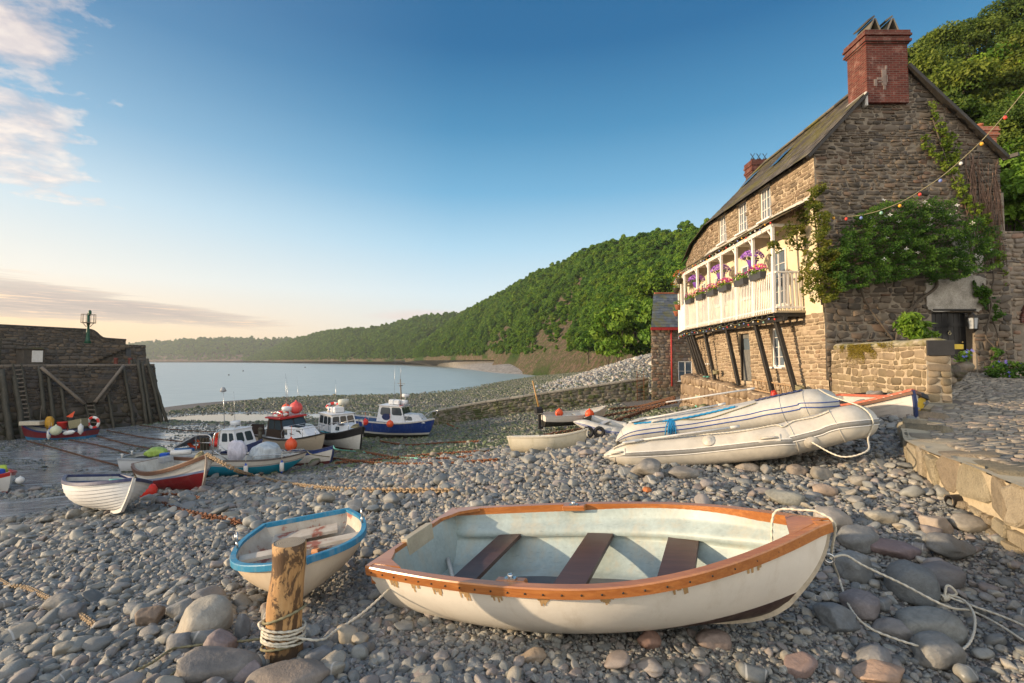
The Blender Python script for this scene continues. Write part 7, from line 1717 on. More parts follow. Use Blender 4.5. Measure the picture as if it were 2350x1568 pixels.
for k in range(4): mb.torus((2.35, -.05, 1.66+.035*k), .24-.02*k, .025, Matrix.Rotation(R(6*k), 3, 'X'), 16, 6)
mb.build('rope_coil', M_ROPE_G, b11)
H12 = Hull(7.0, 2.4, .82, .42, (1.45, 1.32, 1.72), .28, .0, .55, .06, .68, (.15, .75), 2.3, .8)
b12 = thing('blue_fishing_boat', 'deep blue fishing boat with white wheelhouse and mast beside the sea wall', 'boat'); H12.place(b12, P(996, 961, 36.2), P(798, 955, 37.4), .0)
H12.shell(b12, [bands('blue hull', [(.42, (.025, .028, .018)), (.56, (.55, .55, .52)), (9, (.012, .045, .22))], .4, streak=(.28, .15, .07), curve=.012, dirt=(.25, .30, .36), dirt_amt=.25)], ns=30); H12.lining(b12, paint('blue inside', (.03, .09, .22), .5, .2, .1), .05, floor=.6); H12.rail(b12, paint('white rub rail', (.58, .56, .52), .5, .12, .1, (.2, .18, .15), .3), .1, .1, .035, .03); deck(b12, H12, WHM, .42, .96, .02)
mb = MB(); mb.add([(-2.0, 0, .0), (-1.2, 0, -.35), (-.3, 0, -.35), (.1, 0, .02), (-2.0, .06, .0), (-1.2, .06, -.35), (-.3, .06, -.35), (.1, .06, .02)], [(0, 1, 2, 3), (7, 6, 5, 4), (1, 5, 6, 2), (0, 4, 5, 1), (2, 6, 7, 3)]); mb.build('bilge_keel', paint('dirty antifoul', (.20, .17, .12), .7, .3), b12)
fc = cabin(b12, 'fore_cabin', 1.2, 2.95, .80, .62, 1.4, 1.98, .55, 0, WHM, side=[(.08, .52, .25, .72)], wb1=.5, wt1=.4)
wh = cabin(b12, 'wheelhouse', -.7, 1.55, .86, .72, 1.35, 2.52, .42, .12, WHM, side=[(.10, .50, .42, .90), (.56, .96, .45, .92)], front=[(.04, .34, .44, .92), (.36, .64, .44, .92), (.66, .96, .44, .92)], roof=WHM, over=.1)
mb = MB(); n = 18
for s in (1, -1):
    pts = [Vector((.05+.32*math.cos(2*math.pi*k/n), s*.872, 1.72+.24*math.sin(2*math.pi*k/n))) for k in range(n)]; mb.loft([pts, [p-Vector((0, s*.03, 0)) for p in pts]], True, True)
mb.build('blue_disc', M_NAVY, wh); mb = MB(); mb.box((1.05, 0, 2.57), (.12, 1.56, .05)); mb.build('red_visor', M_RED2, wh)
mb = MB(); mb.box((.4, -.1, 2.78), (.85, .6, .36), bev=.05); mb.beam((.3, -.42, 2.78), (.3, .22, 2.78), .05, .39); mb.build('liferaft', WHM, b12); mb = MB(); mb.cyl((.95, -.1, 2.78), (1.35, -.1, 2.78), .2, n=14); mb.build('searchlight', WHM, b12)
mb = MB(); mb.tube([(.75, .25, 2.55), (.55, .25, 4.5)], [.07, .04], 8); mb.beam((.62, -.1, 4.0), (.62, .6, 4.0), .04, .05); mb.beam((.35, .25, 4.15), (.95, .25, 4.15), .03, .03); mb.build('mast', M_PALE, b12); antenna(b12, (.55, .25, 4.45), 1.2, r=.014); antenna(b12, (.1, .4, 2.6), 3.6, r=.012, lean=(-.04, 0))
knob(b12, (1.05, .25, 3.15), 'radar_dome', [(.06, -.15), (.06, 0), (.28, .02), (.29, .2), (.24, .25), (.02, .26)], WHM)
for s in (1, -1):
    pipe(b12, [(-3.3, s*.95, 1.5), (-3.2, s*.98, 1.75), (-1.4, s*1.12, 1.68), (-1.2, s*1.12, 1.45)], .02, M_STEEL); pipe(b12, [(1.6, s*.95, 1.55), (1.9, s*.85, 2.0), (2.6, s*.6, 2.05), (2.9, s*.42, 1.8)], .02, M_STEEL)
pipe(b12, [(2.7, -.55, 1.7), (3.2, -.35, 2.2), (3.65, -.22, 2.3), (3.75, 0, 2.3), (3.65, .22, 2.3), (3.2, .35, 2.2), (2.7, .55, 1.7)], .024, M_STEEL, 'pulpit'); pipe(b12, [(3.7, 0, 2.3), (3.55, 0, 1.75)], .02, M_STEEL, 'stanchion', 5, sm=0)
for px, r, lab in ((895, .26, 'orange ball buoy hanging at the side of the blue fishing boat below its wheelhouse'), (838, .24, 'small reddish buoy hanging at the blue hull near the stern')): ball_buoy(P(px, 973 if px > 850 else 969, 35.0), r, M_ORANGE if px > 850 else M_REDF, lab, drop=.4)
H13 = Hull(4.9, 1.9, .8, .42, (1.0, .92, 1.5), .2, .0, .5, .06, .75, (.15, .8), 2.1, .85)
b13 = thing('crab_boat', 'maroon and blue crab boat full of gear lying under the quay ladder', 'boat'); H13.place(b13, P(57, 972, 36.8), P(205, 984, 37.4), .04)
H13.shell(b13, [bands('maroon and blue', [(.42, (.03, .20, .38)), (9, (.20, .018, .022))], .45, curve=.02, dirt_amt=.2), M_NAVY], ns=26, top_q=.93); H13.lining(b13, M_INT, .05, floor=.4); H13.rail(b13, M_NAVY, .09, .09, .03, .02); mb = MB(); mb.box((1.6, 0, 1.5), (1.4, .9, .3), bev=.03); mb.build('foredeck', paint('dirty cream deck', (.55, .48, .36), .6, .15, .15), b13)
M_OIL = paint('yellow oilskin', (.50, .26, .02), .5, .2, .2); cover('oilskin', (.55, .0, 1.55), .55, .45, .9, M_OIL, b13, 315); cover('oilskin', (1.25, -.75, 1.1), .3, .2, 1.1, M_OIL, b13, 316)
mb = MB(); mb.lathe([(.26, 0), (.32, .45), (.34, .46), (.34, .52), (.30, .52)], 14, (-.35, 0, 1.05)); mb.build('red_bucket', M_REDF, b13); mb = MB(); mb.box((-1.5, .1, 1.45), (.9, .7, .6), Matrix.Rotation(R(12), 3, 'Y')); mb.build('crab_pot', M_ROPE_G, b13)
mb = MB(); mb.cyl((-.7, 0, .9), (-1.1, 0, 2.35), .03, n=6); mb.add([(-1.1, 0, 2.35), (-1.0, 0, 1.85), (-.55, 0, 1.95)], [(0, 1, 2)]); mb.build('flag_pole', M_ORANGE, b13); antenna(b13, (1.2, 0, 1.4), 1.4, M_PALE, .03); mb = MB(); mb.box((-.95, .0, 1.5), (.3, .3, .8), bev=.05); mb.build('outboard', M_RUBBER, b13)
lifebuoy(W(b13, (-2.15, -.5, 1.45)), Mx, .40, .10, 'red and white lifebuoy at the stern of the maroon crab boat', [M_REDF, M_FWHITE])
ball_buoy(P(128, 988, 35.6), .36, paint('cream float', (.62, .62, .42), .5), 'cream ball buoy hanging at the maroon hull of the crab boat')
fender(P(112, 997, 35.8), .75, .12, 'white fender hanging low at the maroon crab boat bow side', ends=M_FWHITE); fender(P(117, 989, 35.7), .6, .12, 'blue fender beside the cream buoy on the crab boat', body=M_FBLUE, ends=M_FBLUE); fender(P(185, 985, 36.0), .8, .16, 'fat white fender at the stern of the crab boat', ends=M_FWHITE); f_ = fender(P(158, 993, 35.9), .9, .15, 'white fender lying sideways along the crab boat hull', ends=M_FWHITE, ln=.05); f_.rotation_euler = (0, R(80), 0)
H14 = Hull(4.2, 1.6, .7, .42, (.8, .74, .98), .12, .0, .35, .06, .75, (.12, .8), 2.1, .85)
b14 = thing('red_rimmed_boat', 'white clinker boat with red gunwale cut by the left edge on the mud', 'boat'); H14.place(b14, P(48, 1085, 18.2), P(-125, 1078, 20.2), .05)
H14.shell(b14, [bands('white clinker with pink bottom', [(.24, (.24, .04, .05)), (9, (.62, .60, .57))], .45, dirt_amt=.25), M_RED2], planks=8, lap=.02, top_q=.85); H14.lining(b14, M_INT, .04, floor=.25); H14.rail(b14, M_RED2, .08, .06, .03, .02); deck(b14, H14, M_RED2, .72, .97, .03); cover('yellow_bag', (1.1, .1, 1.0), .55, .45, .3, sheet('lime bag', (.50, .60, .04), .5), b14, 320); mb = MB(); mb.box((1.45, -.1, .98), (.4, .3, .2), bev=.04); mb.build('blue_box', M_FBLUE, b14)
ball_buoy(P(46, 1102, 17.9), .13, M_FWHITE, 'small white ball buoy at the bow of the red gunwaled boat on the left edge')
H15 = Hull(4.1, 1.6, .75, .42, (.72, .66, .98), .12, .0, .3, .05, .75, (.12, .8), 2.1, .85)
b15 = thing('outboard_boat', 'white open boat with black bottom, outboard motor and slanting wooden pole', 'boat'); H15.place(b15, P(1395, 931, 29.2), P(1240, 952, 28.0), .05)
H15.shell(b15, [bands('white over black', [(.30, (.02, .02, .018)), (9, (.66, .63, .58))], .45, curve=.02, dirt_amt=.25)], planks=7, lap=.016); H15.lining(b15, M_INT, .04, floor=.2); H15.rail(b15, paint('greyed white rail', (.55, .52, .47), .5, .15, .1), .08, .06, .02, .02)
for t in (.3, .55, .78): H15.thwart(b15, M_INT, t, .55, .22)
mb = MB(); mb.box((-2.25, 0, .95), (.5, .32, .42), bev=.09); ob = mb.build('outboard_motor', M_RUBBER, b15); mb = MB(); mb.box((-2.25, 0, .80), (.51, .33, .05)); mb.build('silver_band', M_STEEL, ob); mb = MB(); mb.box((-2.2, 0, .35), (.16, .12, .9)); mb.cyl((-2.3, 0, -.05), (-2.0, 0, -.05), .07, n=8); mb.build('outboard_leg', M_RUBBER, ob)
mb = MB(); a, b = P(1240, 950, 28.4), P(1222, 874, 28.6); mb.tube([a, b], [.055, .035], 7); o = mb.build('pole', wood('yellow pole', (.38, .20, .06), (.52, .30, .10), (9, 9, 1)), base=True); tag(o, 'slanting yellow wooden pole standing in the stern of the white outboard boat', 'pole')
ball_buoy(P(1353, 950, 27.6), .26, M_ORANGE, 'orange buoy at the white side of the outboard boat'); ball_buoy(P(1218, 0, 1), .01, M_ORANGE, 'x') if False else None
ball_buoy(W(b15, (-.95, .1, .72)), .24, M_ORANGE, 'orange buoy lying inside the white outboard boat')
H16 = Hull(2.6, 1.3, .8, .42, (.60, .56, .74), .14, .10, .25, .08, .62, (.08, .55), 2.3, .8)
b16 = thing('cream_dinghy', 'cream white dinghy with greenish bottom on the shingle, left of the inflatable boats', 'dinghy'); H16.place(b16, P(1343, 984, 15.9), P(1176, 1000, 16.3), -.12)
H16.shell(b16, [bands('cream hull', [(.04, (.20, .17, .09)), (9, (.66, .60, .46))], .45, curve=.05, dirt=(.30, .26, .10), dirt_amt=.45)], ns=24); H16.lining(b16, paint('white lining', (.62, .62, .58), .5, .1, .1, (.3, .28, .2), .35), .03, floor=.1); H16.rail(b16, paint('cream rim', (.60, .54, .42), .5, .15), .05, .05, .02, .01); H16.thwart(b16, M_INT, .35, .4, .22); H16.thwart(b16, M_INT, .66, .42, .22)
for t in (.42,):
    for s in (1, -1): mb = MB(); p = H16.pt(t, 1, s); mb.cyl(p, p+Vector((0, 0, .08)), .012, n=6); mb.tube([p+Vector((-.04, 0, .14)), p+Vector((0, 0, .07)), p+Vector((.04, 0, .14))], .01, 5); mb.build('rowlock', M_RUBBER, b16)
H17 = Hull(2.4, 1.1, .7, .45, (.55, .5, .72), .12, .04, .3, .06, .75, (.12, .8), 2.1, .85)
b17 = thing('brown_bowed_dinghy', 'small varnished and cream dinghy half hidden behind the tail of the inflatable', 'dinghy'); H17.place(b17, P(1418, 1003, 15.2), P(1560, 985, 17.0), -.05)
H17.shell(b17, [bands('cream dinghy', [(9, (.55, .45, .30))], .5, dirt=(.3, .2, .1), dirt_amt=.45)], planks=6, lap=.014); H17.lining(b17, M_BROWNW, .03, floor=.1); H17.rail(b17, M_BROWNW, .05, .09, .02, .01)
def canvas(name, col, dirt):
    def fn(t, b):
        o = t.coord('Object'); n = t.noise(3.2, 6, .65, o); wr = t.noise(2.2, 3, .55, t.mapping(o, (6.5, .7, .7), (0, 0, .25)), .8); n2 = t.noise(20, 4, .7, o)
        c = t.ramp(n, [(.3, tuple(q*.78 for q in col)), (.6, col)]); c = t.mix(t.math('MULTIPLY', t.ramp(t.noise(1.1, 6, .75, o), [(.52, 0), (.72, 1)]), .55), c, dirt)
        t.val(c, b.inputs['Base Color']); t.val(t.math('MULTIPLY_ADD', n2, .2, .38), b.inputs['Roughness']); t.val(t.bump(t.math('MULTIPLY_ADD', n2, .06, wr), .16, .02), b.inputs['Normal'])
    return material(name, fn)
M_HYP = canvas('weathered hypalon', (.53, .495, .425), (.25, .24, .22)); M_HYP2 = canvas('grey white hypalon', (.50, .485, .44), (.27, .265, .25))
M_STRK = paint('grey strake', (.20, .195, .18), .5, .15, .1); M_BLST = paint('blue stripe', (.02, .06, .26), .5, .15, .1); M_PAD = paint('aluminium paddle', (.52, .51, .49), .4, .1, .05)
def inflatable(name, label, anchors, off, rad, mat, strakes, cat='inflatable boat'):
    """anchors: centre line of the near tube, tail first (world); off: vector to the far tube; the bow closes across"""
    near = [Vector(a) for a in anchors]; off = Vector(off); far = [p+off for p in near]; last = near[-1]; fw = (near[-1]-near[-2]).normalized()
    root = thing(name, label, cat, tuple(near[2]-Vector((0, 0, rad))))
    mid = [last.lerp(far[-1], .22)+fw*.24+Vector((0, 0, -.03)), last.lerp(far[-1], .5)+fw*.30+Vector((0, 0, -.03)), last.lerp(far[-1], .78)+fw*.24]
    path = near+mid+far[::-1]; sp = spline(path, 10); N = len(sp); cum = [0]
    for a, b in zip(sp[:-1], sp[1:]): cum.append(cum[-1]+(b-a).length)
    T = cum[-1]
    def rr(c): e = min(c, T-c); return rad*(.10+.90*math.sin(min(1, e/.62)*math.pi/2)**1.0) if e < .62 else rad
    mb = MB(); mb.tube(sp, [rr(c) for c in cum], 26, r=.5); mb.build('tube', mat, root, world=True)
    Nn = 10*len(near)-10
    def skin(i, ang, lift=0.0):    # point on the near tube: ang 0 = outward level, 90 = top
        t = (sp[min(i+1, N-1)]-sp[max(i-1, 0)]).normalized(); out = t.cross(Vector((0, 0, 1))).normalized()
        if out.dot(off) > 0: out = -out
        up = out.cross(t);
        if up.z < 0: up = -up
        return sp[i]+(out*math.cos(R(ang))+up*math.sin(R(ang)))*(rr(cum[i])+lift)
    for ang, r_, m_ in strakes:
        mb = MB(); ids = list(range(2, Nn+16)); L1 = [skin(i, ang-r_, .004) for i in ids]; L2 = [skin(i, ang+r_, .004) for i in ids]; L1b = [skin(i, ang-r_*1.15, -.004) for i in ids]; L2b = [skin(i, ang+r_*1.15, -.004) for i in ids]
        mb.loft([[a, b, c, d] for a, b, c, d in zip(L1b, [skin(i, ang-r_*.8, .012) for i in ids], [skin(i, ang+r_*.8, .012) for i in ids], L2b)], False, False, smooth=True, r=.5); mb.build('rubbing_strake', m_, root, world=True)
    for k in (6, Nn-18 if Nn > 40 else 20, Nn-4):
        mb = MB(); pts = [skin(k, a, .003) for a in range(-180, 190, 12)]; mb.tube(pts, .008, 5, closed=False); mb.build('seam', mat, root, world=True)
    mb = MB(); i0, i1 = 8, Nn; A, B = sp[i0], sp[i1]; lo = Vector((0, 0, -rad*.55)); mb.add([A+lo, A+off+lo, B+off+lo, B+lo], [(0, 1, 2, 3)]); mb.build('floor', M_STRK, root, world=True)
    mb = MB(); c = sp[7]; mb.beam(c+off*.08, c+off*.92, .04, rad*1.9); mb.build('transom', M_PILE, root, world=True)
    c = sp[Nn//2]; mb = MB(); mb.beam(c+off*.0+Vector((0, 0, rad*.8)), c+off+Vector((0, 0, rad*.8)), .22, .03); mb.build('bench', M_PAD, root, world=True)
    return root, skin, sp, Nn
def handle(root, skin, i, ang, mat):
    mb = MB(); a, b = skin(i-1, ang, 0), skin(i+1, ang, 0); d = (b-a).normalized(); c = (a+b)/2; up = (skin(i, ang, .1)-skin(i, ang, 0)).normalized()
    mb.beam(c-d*.15, c+d*.15, .11, .012, up=up); mb.tube([c-d*.11+up*.005, c-d*.07+up*.045, c+d*.07+up*.045, c+d*.11+up*.005], .018, 7); mb.build('grab_handle', mat, root, world=True)
def paddle(a, b, label, name='paddle'):
    a, b = Vector(a), Vector(b); d = (b-a).normalized(); t = thing(name, label, 'paddle', tuple(a), 'paddles strapped on the inflatable boats')
    mb = MB(); mb.tube([a+d*.30, b], .018, 8); mb.tube([b-d*.14, b], .024, 8); mb.build('shaft', M_PAD, t, world=True)
    s = d.cross(Vector((0, 0, 1))).normalized(); mb = MB(); w = [(0, .03), (.05, .075), (.22, .085), (.34, .03)]; top = [a+d*x+s*y+Vector((0, 0, .012)) for x, y in w]+[a+d*x-s*y+Vector((0, 0, .012)) for x, y in reversed(w)]; mb.loft([[p-Vector((0, 0, .02)) for p in top], top], True, True); mb.build('blade', M_PAD, t, world=True); return t
fa = [P(1386, 1046, 8.50), P(1442, 1042, 8.42), P(1600, 1033, 8.1), P(1770, 1015, 7.55), P(1805, 1008, 7.5), P(1880, 990, 7.35), P(1942, 972, 7.2)]
INF1, sk1, sp1, n1 = inflatable('inflatable_boat', 'large cream inflatable boat with grey strake, nearest of the inflatables below the cottage', fa, (.30, 1.05, -.24), .25, M_HYP, [(6, 7, M_STRK), (15.5, 1.6, M_FWHITE), (-3, 1.6, M_FWHITE)])
for i in (7, 30): handle(INF1, sk1, i, 22, M_HYP)
for i, a in ((22, 40), (46, -20)):
    mb = MB(); c = sk1(i, a, .002); n = (sk1(i, a, .1)-c).normalized(); M = n.to_track_quat('Z', 'Y').to_matrix(); mb.lathe([(.10, 0), (.095, .008), (.05, .010), (.045, .02), (.01, .022)], 18, c, M); mb.build('valve_patch', M_HYP, INF1, world=True)
sa = [P(1414, 1014, 10.2), P(1462, 992, 10.05), P(1600, 975, 9.7), P(1720, 957, 9.2), P(1788, 944, 8.85), P(1838, 934, 8.65), P(1864, 929, 8.55)]
INF2, sk2, sp2, n2_ = inflatable('inflatable_boat', 'grey-white inflatable boat with two navy stripes lying behind the nearest one', sa, (.35, 1.3, -.14), .265, M_HYP2, [(13, 1.7, M_BLST), (-4, 1.7, M_BLST)])
handle(INF2, sk2, 14, 40, M_HYP2)
ga = [P(1316, 968, 19.6), P(1345, 975, 19.3), P(1375, 984, 19.0), P(1400, 990, 18.8), P(1412, 992, 18.7)]
INF3, sk3, sp3, n3_ = inflatable('inflatable_boat', 'small grey inflatable boat on a launching wheel behind the cream dinghy', ga, (.55, .75, .08), .20, M_HYP2, [(8, 4, M_BLST), (-6, 4, M_BLST)])
for dx in (0, .42):
    mb = MB(); c = P(1350+dx*60, 992, 18.6); mb.torus(c, .16, .07, Matrix.Rotation(R(90), 3, 'X') , 16, 8); mb.build('wheel', M_RUBBER, INF3, world=True)
paddle(sk1(9, 62, .05), sk1(26, 82, .06), 'pale paddle lying along the top of the nearest inflatable tube'); paddle(sk2(9, 60, .06), sk2(26, 84, .06), 'pale paddle on the near tube of the blue striped inflatable')
paddle(sk2(14, 80, .1)+Vector((.5, .9, .12)), sk2(33, 80, .1)+Vector((.45, .85, .10)), 'pale paddle on the far tube of the blue striped inflatable')
rope([sk1(i, a, .02) for i, a in ((6, 62), (10, 55), (18, 70), (26, 62), (32, 74), (38, 60), (44, 70), (50, 62), (56, 66))], .012, M_ROPE_W, 'cream lifeline looped along the top of the nearest inflatable tube')
rope([sk2(i, a, .02) for i, a in ((10, 48), (16, 38), (22, 46), (28, 58))], .022, M_ROPE_B, 'bright blue rope slung along the blue striped inflatable tube'); rope([sk2(i, a, .02) for i, a in ((16, 44), (22, 24), (28, 40), (34, 54))], .010, M_ROPE_G, 'thin khaki line below the blue rope on the striped inflatable')
mb = MB(); c = sk2(16, 40, .03)
for k in range(26): a = rnd.uniform(-.09, .09); e = c+Vector((a*1.5, -.05+rnd.uniform(-.03, .03), -rnd.uniform(.22, .36))); mb.tube([c+Vector((a*.3, 0, .02)), c.lerp(e, .5)+Vector((a*.6, -.03, 0)), e], .010, 5)
o = mb.build('rope_tassel', M_ROPE_B, base=True); tag(o, 'frayed blue rope bunch hanging over the striped inflatable side', 'rope')
rope([sk2(i, 80, .02) for i in (33, 40, 48, 56)], .020, M_NAVY, 'dark navy rope along the top of the striped inflatable bow')
b1 = sk1(n1+4, 60, .02); rope([sk2(n2_+2, 70, .03), b1+Vector((-.1, .5, .12)), b1, sk1(n1+4, 10, .03), sk1(n1+3, -40, .05), P(1990, 1035, 6.6), P(1930, 1048, 6.7), sk1(46, -14, .05)], .012, M_ROPE_W, 'pale bow rope hanging over the bow of the nearest inflatable in a loop')
H20 = Hull(4.0, 1.6, .7, .42, (.78, .72, .98), .14, .0, .25, .06, .75, (.12, .8), 2.1, .85)
b20 = thing('peeling_clinker_boat', 'peeling white clinker boat with red inner gunwale wedged beside the slipway', 'boat'); H20.place(b20, P(2080, 897, 9.5), P(1890, 912, 13.0), .16)
H20.shell(b20, [bands('peeling white hull', [(.06, (.05, .03, .03)), (9, (.60, .57, .53))], .6, dirt=(.16, .17, .24), dirt_amt=.35, bump=.3)], planks=11, lap=.014); H20.lining(b20, M_INT, .03, floor=.15); H20.rail(b20, paint('worn salmon rail', (.50, .13, .075), .55, .2, .2, (.4, .3, .25), .4, 8), .09, .05, .0, .03); H20.rail(b20, M_BROWNW, .04, .06, .045, -.01, name='rubbing_strip'); H20.keel(b20, M_NAVY, .05, .05, .02)
H20.thwart(b20, M_BROWNW, .3, .55, .3)
H21 = Hull(3.6, 1.5, .7, .42, (.75, .7, .95), .14, .0, .25, .06, .75, (.12, .8), 2.1, .85)
b21 = thing('yellow_boat', 'bright yellow boat with black rail, only its bow showing behind the peeling boat', 'boat'); H21.place(b21, P(2096, 902, 10.2), P(1960, 905, 13.4), .12)
H21.shell(b21, [bands('yellow hull', [(.05, (.05, .05, .04)), (9, (.62, .40, .01))], .5, dirt_amt=.2)]); H21.lining(b21, M_INT, .03, floor=.15); H21.rail(b21, M_RUBBER, .07, .09, .03, .02)
pb, pt_ = GP(648, 1512), None; Yp = pb.y; ptop = P(662, 1248, Yp+.02); post = thing('mooring_post', 'stout peeled wooden mooring post wound with rope in the foreground', 'mooring post', tuple(pb))
def postmat():
    def fn(t, b):
        o = t.coord('Object'); v = t.mapping(o, (5, 5, 1.3)); n = t.noise(2.0, 6, .65, v, .5); n2 = t.noise(1.5, 5, .7, t.mapping(o, (5, 5, 2.2)), .7); n3 = t.noise(14, 4, .6, t.mapping(o, (4, 4, .8)))
        c = t.ramp(n, [(.3, (.30, .15, .05)), (.55, (.52, .30, .12)), (.75, (.62, .40, .19))]); c = t.mix(t.ramp(n2, [(.49, 0), (.53, .92)]), c, (.035, .018, .010)); c = t.mix(t.math('MULTIPLY', n3, .35), c, (.25, .13, .05))
        z = t.sep(o)[2]; c = t.mix(t.ramp(t.math('MULTIPLY_ADD', n, .12, z), [(.10, .8), (.30, 0)]), c, (.06, .04, .025))
        t.val(c, b.inputs['Base Color']); b.inputs['Roughness'].default_value = .65; t.val(t.bump(t.math('SUBTRACT', n3, n2), .5, .012), b.inputs['Normal'])
    return material('peeled trunk', fn)
ax = ptop-pb; rp = .108; mb = MB(); n = 15; pts = []; rd = []
for k in range(n+1): u = k/n; pts.append(pb-Vector((0, 0, .15)).lerp(Vector((0, 0, 0)), u)+ax*u+Vector((.006*math.sin(u*9), .006*math.cos(u*7), 0))); rd.append(rp*(1.13-.13*u+.03*math.sin(u*14)))
pts.append(pts[-1]+ax.normalized()*.008); rd.append(rp*.94)
mb.tube(pts, rd, 40, prof=lambda a: 1+.02*math.sin(3*a)+.012*math.sin(8*a+1), caps=False); mb.build('trunk', postmat(), post, world=True)
mb = MB(); ring = [pts[-1]+Vector((math.cos(2*math.pi*k/40), math.sin(2*math.pi*k/40), 0))*rp*.945*(1+.02*math.sin(3*2*math.pi*k/40)) for k in range(40)]; mb.add(ring+[pts[-1]+Vector((0, 0, .004))], [(k, (k+1) % 40, 40) for k in range(40)], smooth=True)
def endgrain(t, b):
    o = t.coord('Object'); ofs = wmat(post).inverted() @ pts[-1]; v = t.mapping(o, (1, 1, .0), (0, 0, 0), (-ofs.x, -ofs.y, 0)); w = t.new('ShaderNodeTexWave', wave_type='RINGS', rings_direction='SPHERICAL'); w.inputs['Scale'].default_value = 24; w.inputs['Distortion'].default_value = 1.2; t.l.new(v, w.inputs[0]); n = t.noise(12, 5, .6, o)
    t.val(t.ramp(t.math('MULTIPLY_ADD', w.outputs['Fac'], .35, t.math('MULTIPLY', n, .65)), [(.2, (.24, .19, .13)), (.8, (.40, .33, .24))]), b.inputs['Base Color']); b.inputs['Roughness'].default_value = .8; t.val(t.bump(w.outputs['Fac'], .3, .004), b.inputs['Normal'])
mb.build('end_grain', material('end grain', endgrain), post, world=True)
axn = ax.normalized(); e1 = axn.cross(Vector((0, 1, 0))).normalized(); e2 = axn.cross(e1)
def on_post(h, ang, lift=.012): u = h/ax.length; rr_ = rp*(1.13-.13*u)+lift; return pb+axn*h+(e1*math.cos(ang)+e2*math.sin(ang))*rr_
coil = []
for k in range(5*16): u = k/16; coil.append(on_post(.13+.023*u+(.020+.012*math.sin(3*u))*math.sin(2*math.pi*u+.8), 2*math.pi*u, .016))
rope(coil+[on_post(.24, 2*math.pi*5+.6, .03), P(725, 1470, Yp-.02), P(770, 1448, Yp+.22), P(826, 1412, Yp+.45), P(868, 1376, Yp+.62), P(905, 1340, Yp+.8)], .0095, M_ROPE_W, 'white rope wound round the mooring post and running up to the large white dinghy', n=3)
coil = [on_post(.10+.035*math.sin(2*math.pi*k/16-.6), 2*math.pi*k/16, .014) for k in range(17)]+[on_post(.30+.05*math.sin(2*math.pi*k/16-.9), 2*math.pi*k/16+.4, .014) for k in range(17)]
rope(coil, .0095, M_ROPE_G, 'green flecked rope round the mooring post below and above the white coils', n=2)
def beach_pts(px, lift=.03): return [GP(x, y)+Vector((0, 0, lift)) for x, y in px]
rope(beach_pts([(604, 1488), (560, 1494), (500, 1498), (440, 1506), (395, 1514), (352, 1545), (310, 1567)], .07), .0095, M_ROPE_G, 'khaki rope lying over the flat slab, running from the post to the bottom left', n=6)
rope(beach_pts([(430, 1528), (395, 1560), (370, 1580)], .03)+beach_pts([(330, 1575)], .03), .0095, M_ROPE_G, 'second khaki rope end looping near the bottom edge beside the slab', n=6)
pA = W(dg, H.pt(1, 1, 1)+Vector((-.30, .06, .02))); pB = W(dg, H.pt(1, 1, 1)+Vector((.02, 0, .035)))
l1 = [pA+Vector((-.05, -.02, -.2)), pA+Vector((-.01, 0, .02)), pA.lerp(pB, .5)+Vector((0, 0, .035)), pB+Vector((-.05, .03, .01)), pB+Vector((.03, -.02, -.06))]+[P(1908, 1275, 3.6)]+beach_pts([(1925, 1350), (1950, 1420), (1990, 1468), (2060, 1500), (2140, 1523), (2200, 1528), (2232, 1498), (2238, 1445), (2215, 1408), (2176, 1392)], .10)
rope(l1, .0095, M_ROPE_W, 'white bow rope hanging from the large dinghy and curling in a loop on the boulders', n=10)
l2 = [W(dg, H.pt(1, .62, 1)+Vector((.06, -.01, 0)))]+[P(1940, 1275, 3.75), P(1985, 1300, 3.75), P(2070, 1340, 3.7), P(2172, 1392, 3.55)]+beach_pts([(2230, 1420), (2290, 1450), (2350, 1490), (2420, 1535)], .06)
rope(l2, .0095, M_ROPE_W, 'taut white mooring rope from the dinghy bow ring to the lower right edge', n=10)
rope(beach_pts([(2172, 1392), (2240, 1418), (2300, 1440), (2360, 1468), (2430, 1510)], .085), .0095, M_ROPE_W, 'second white rope strand running beside the taut one to the right edge', n=8)
k0 = GP(2172, 1392)+Vector((0, 0, .07)); mb = MB()
for k in range(4): mb.torus(k0+Vector((.018*k-.03, .0, 0)), .022, .0095, Matrix.Rotation(R(80+14*k), 3, 'Y') @ Matrix.Rotation(R(12*k), 3, 'X'), 14, 7)
mb.tube(spline([k0+Vector((-.01, 0, .02)), k0+Vector((.015, .01, .09)), k0+Vector((.045, 0, .09)), k0+Vector((.08, -.01, .04)), k0+Vector((.04, 0, .01))], 6), .0095, 8); o = mb.build('rope_knot', M_ROPE_W, base=True); tag(o, 'white rope knot with a small upright loop on the dark boulders', 'knot')
def rustmat(name, a, b_):
    def fn(t, b):
        o = t.pos(); n = t.noise(25, 5, .7, o); t.val(t.ramp(n, [(.35, a), (.65, b_)]), b.inputs['Base Color']); b.inputs['Roughness'].default_value = .8; t.val(t.bump(n, .5, .01), b.inputs['Normal'])
    return material(name, fn)
M_CH1 = rustmat('bright rust', (.085, .032, .014), (.24, .085, .030)); M_CH2 = rustmat('pale rusty chain', (.20, .14, .08), (.42, .30, .18)); M_CH3 = rustmat('dark rust', (.06, .03, .018), (.17, .075, .035))
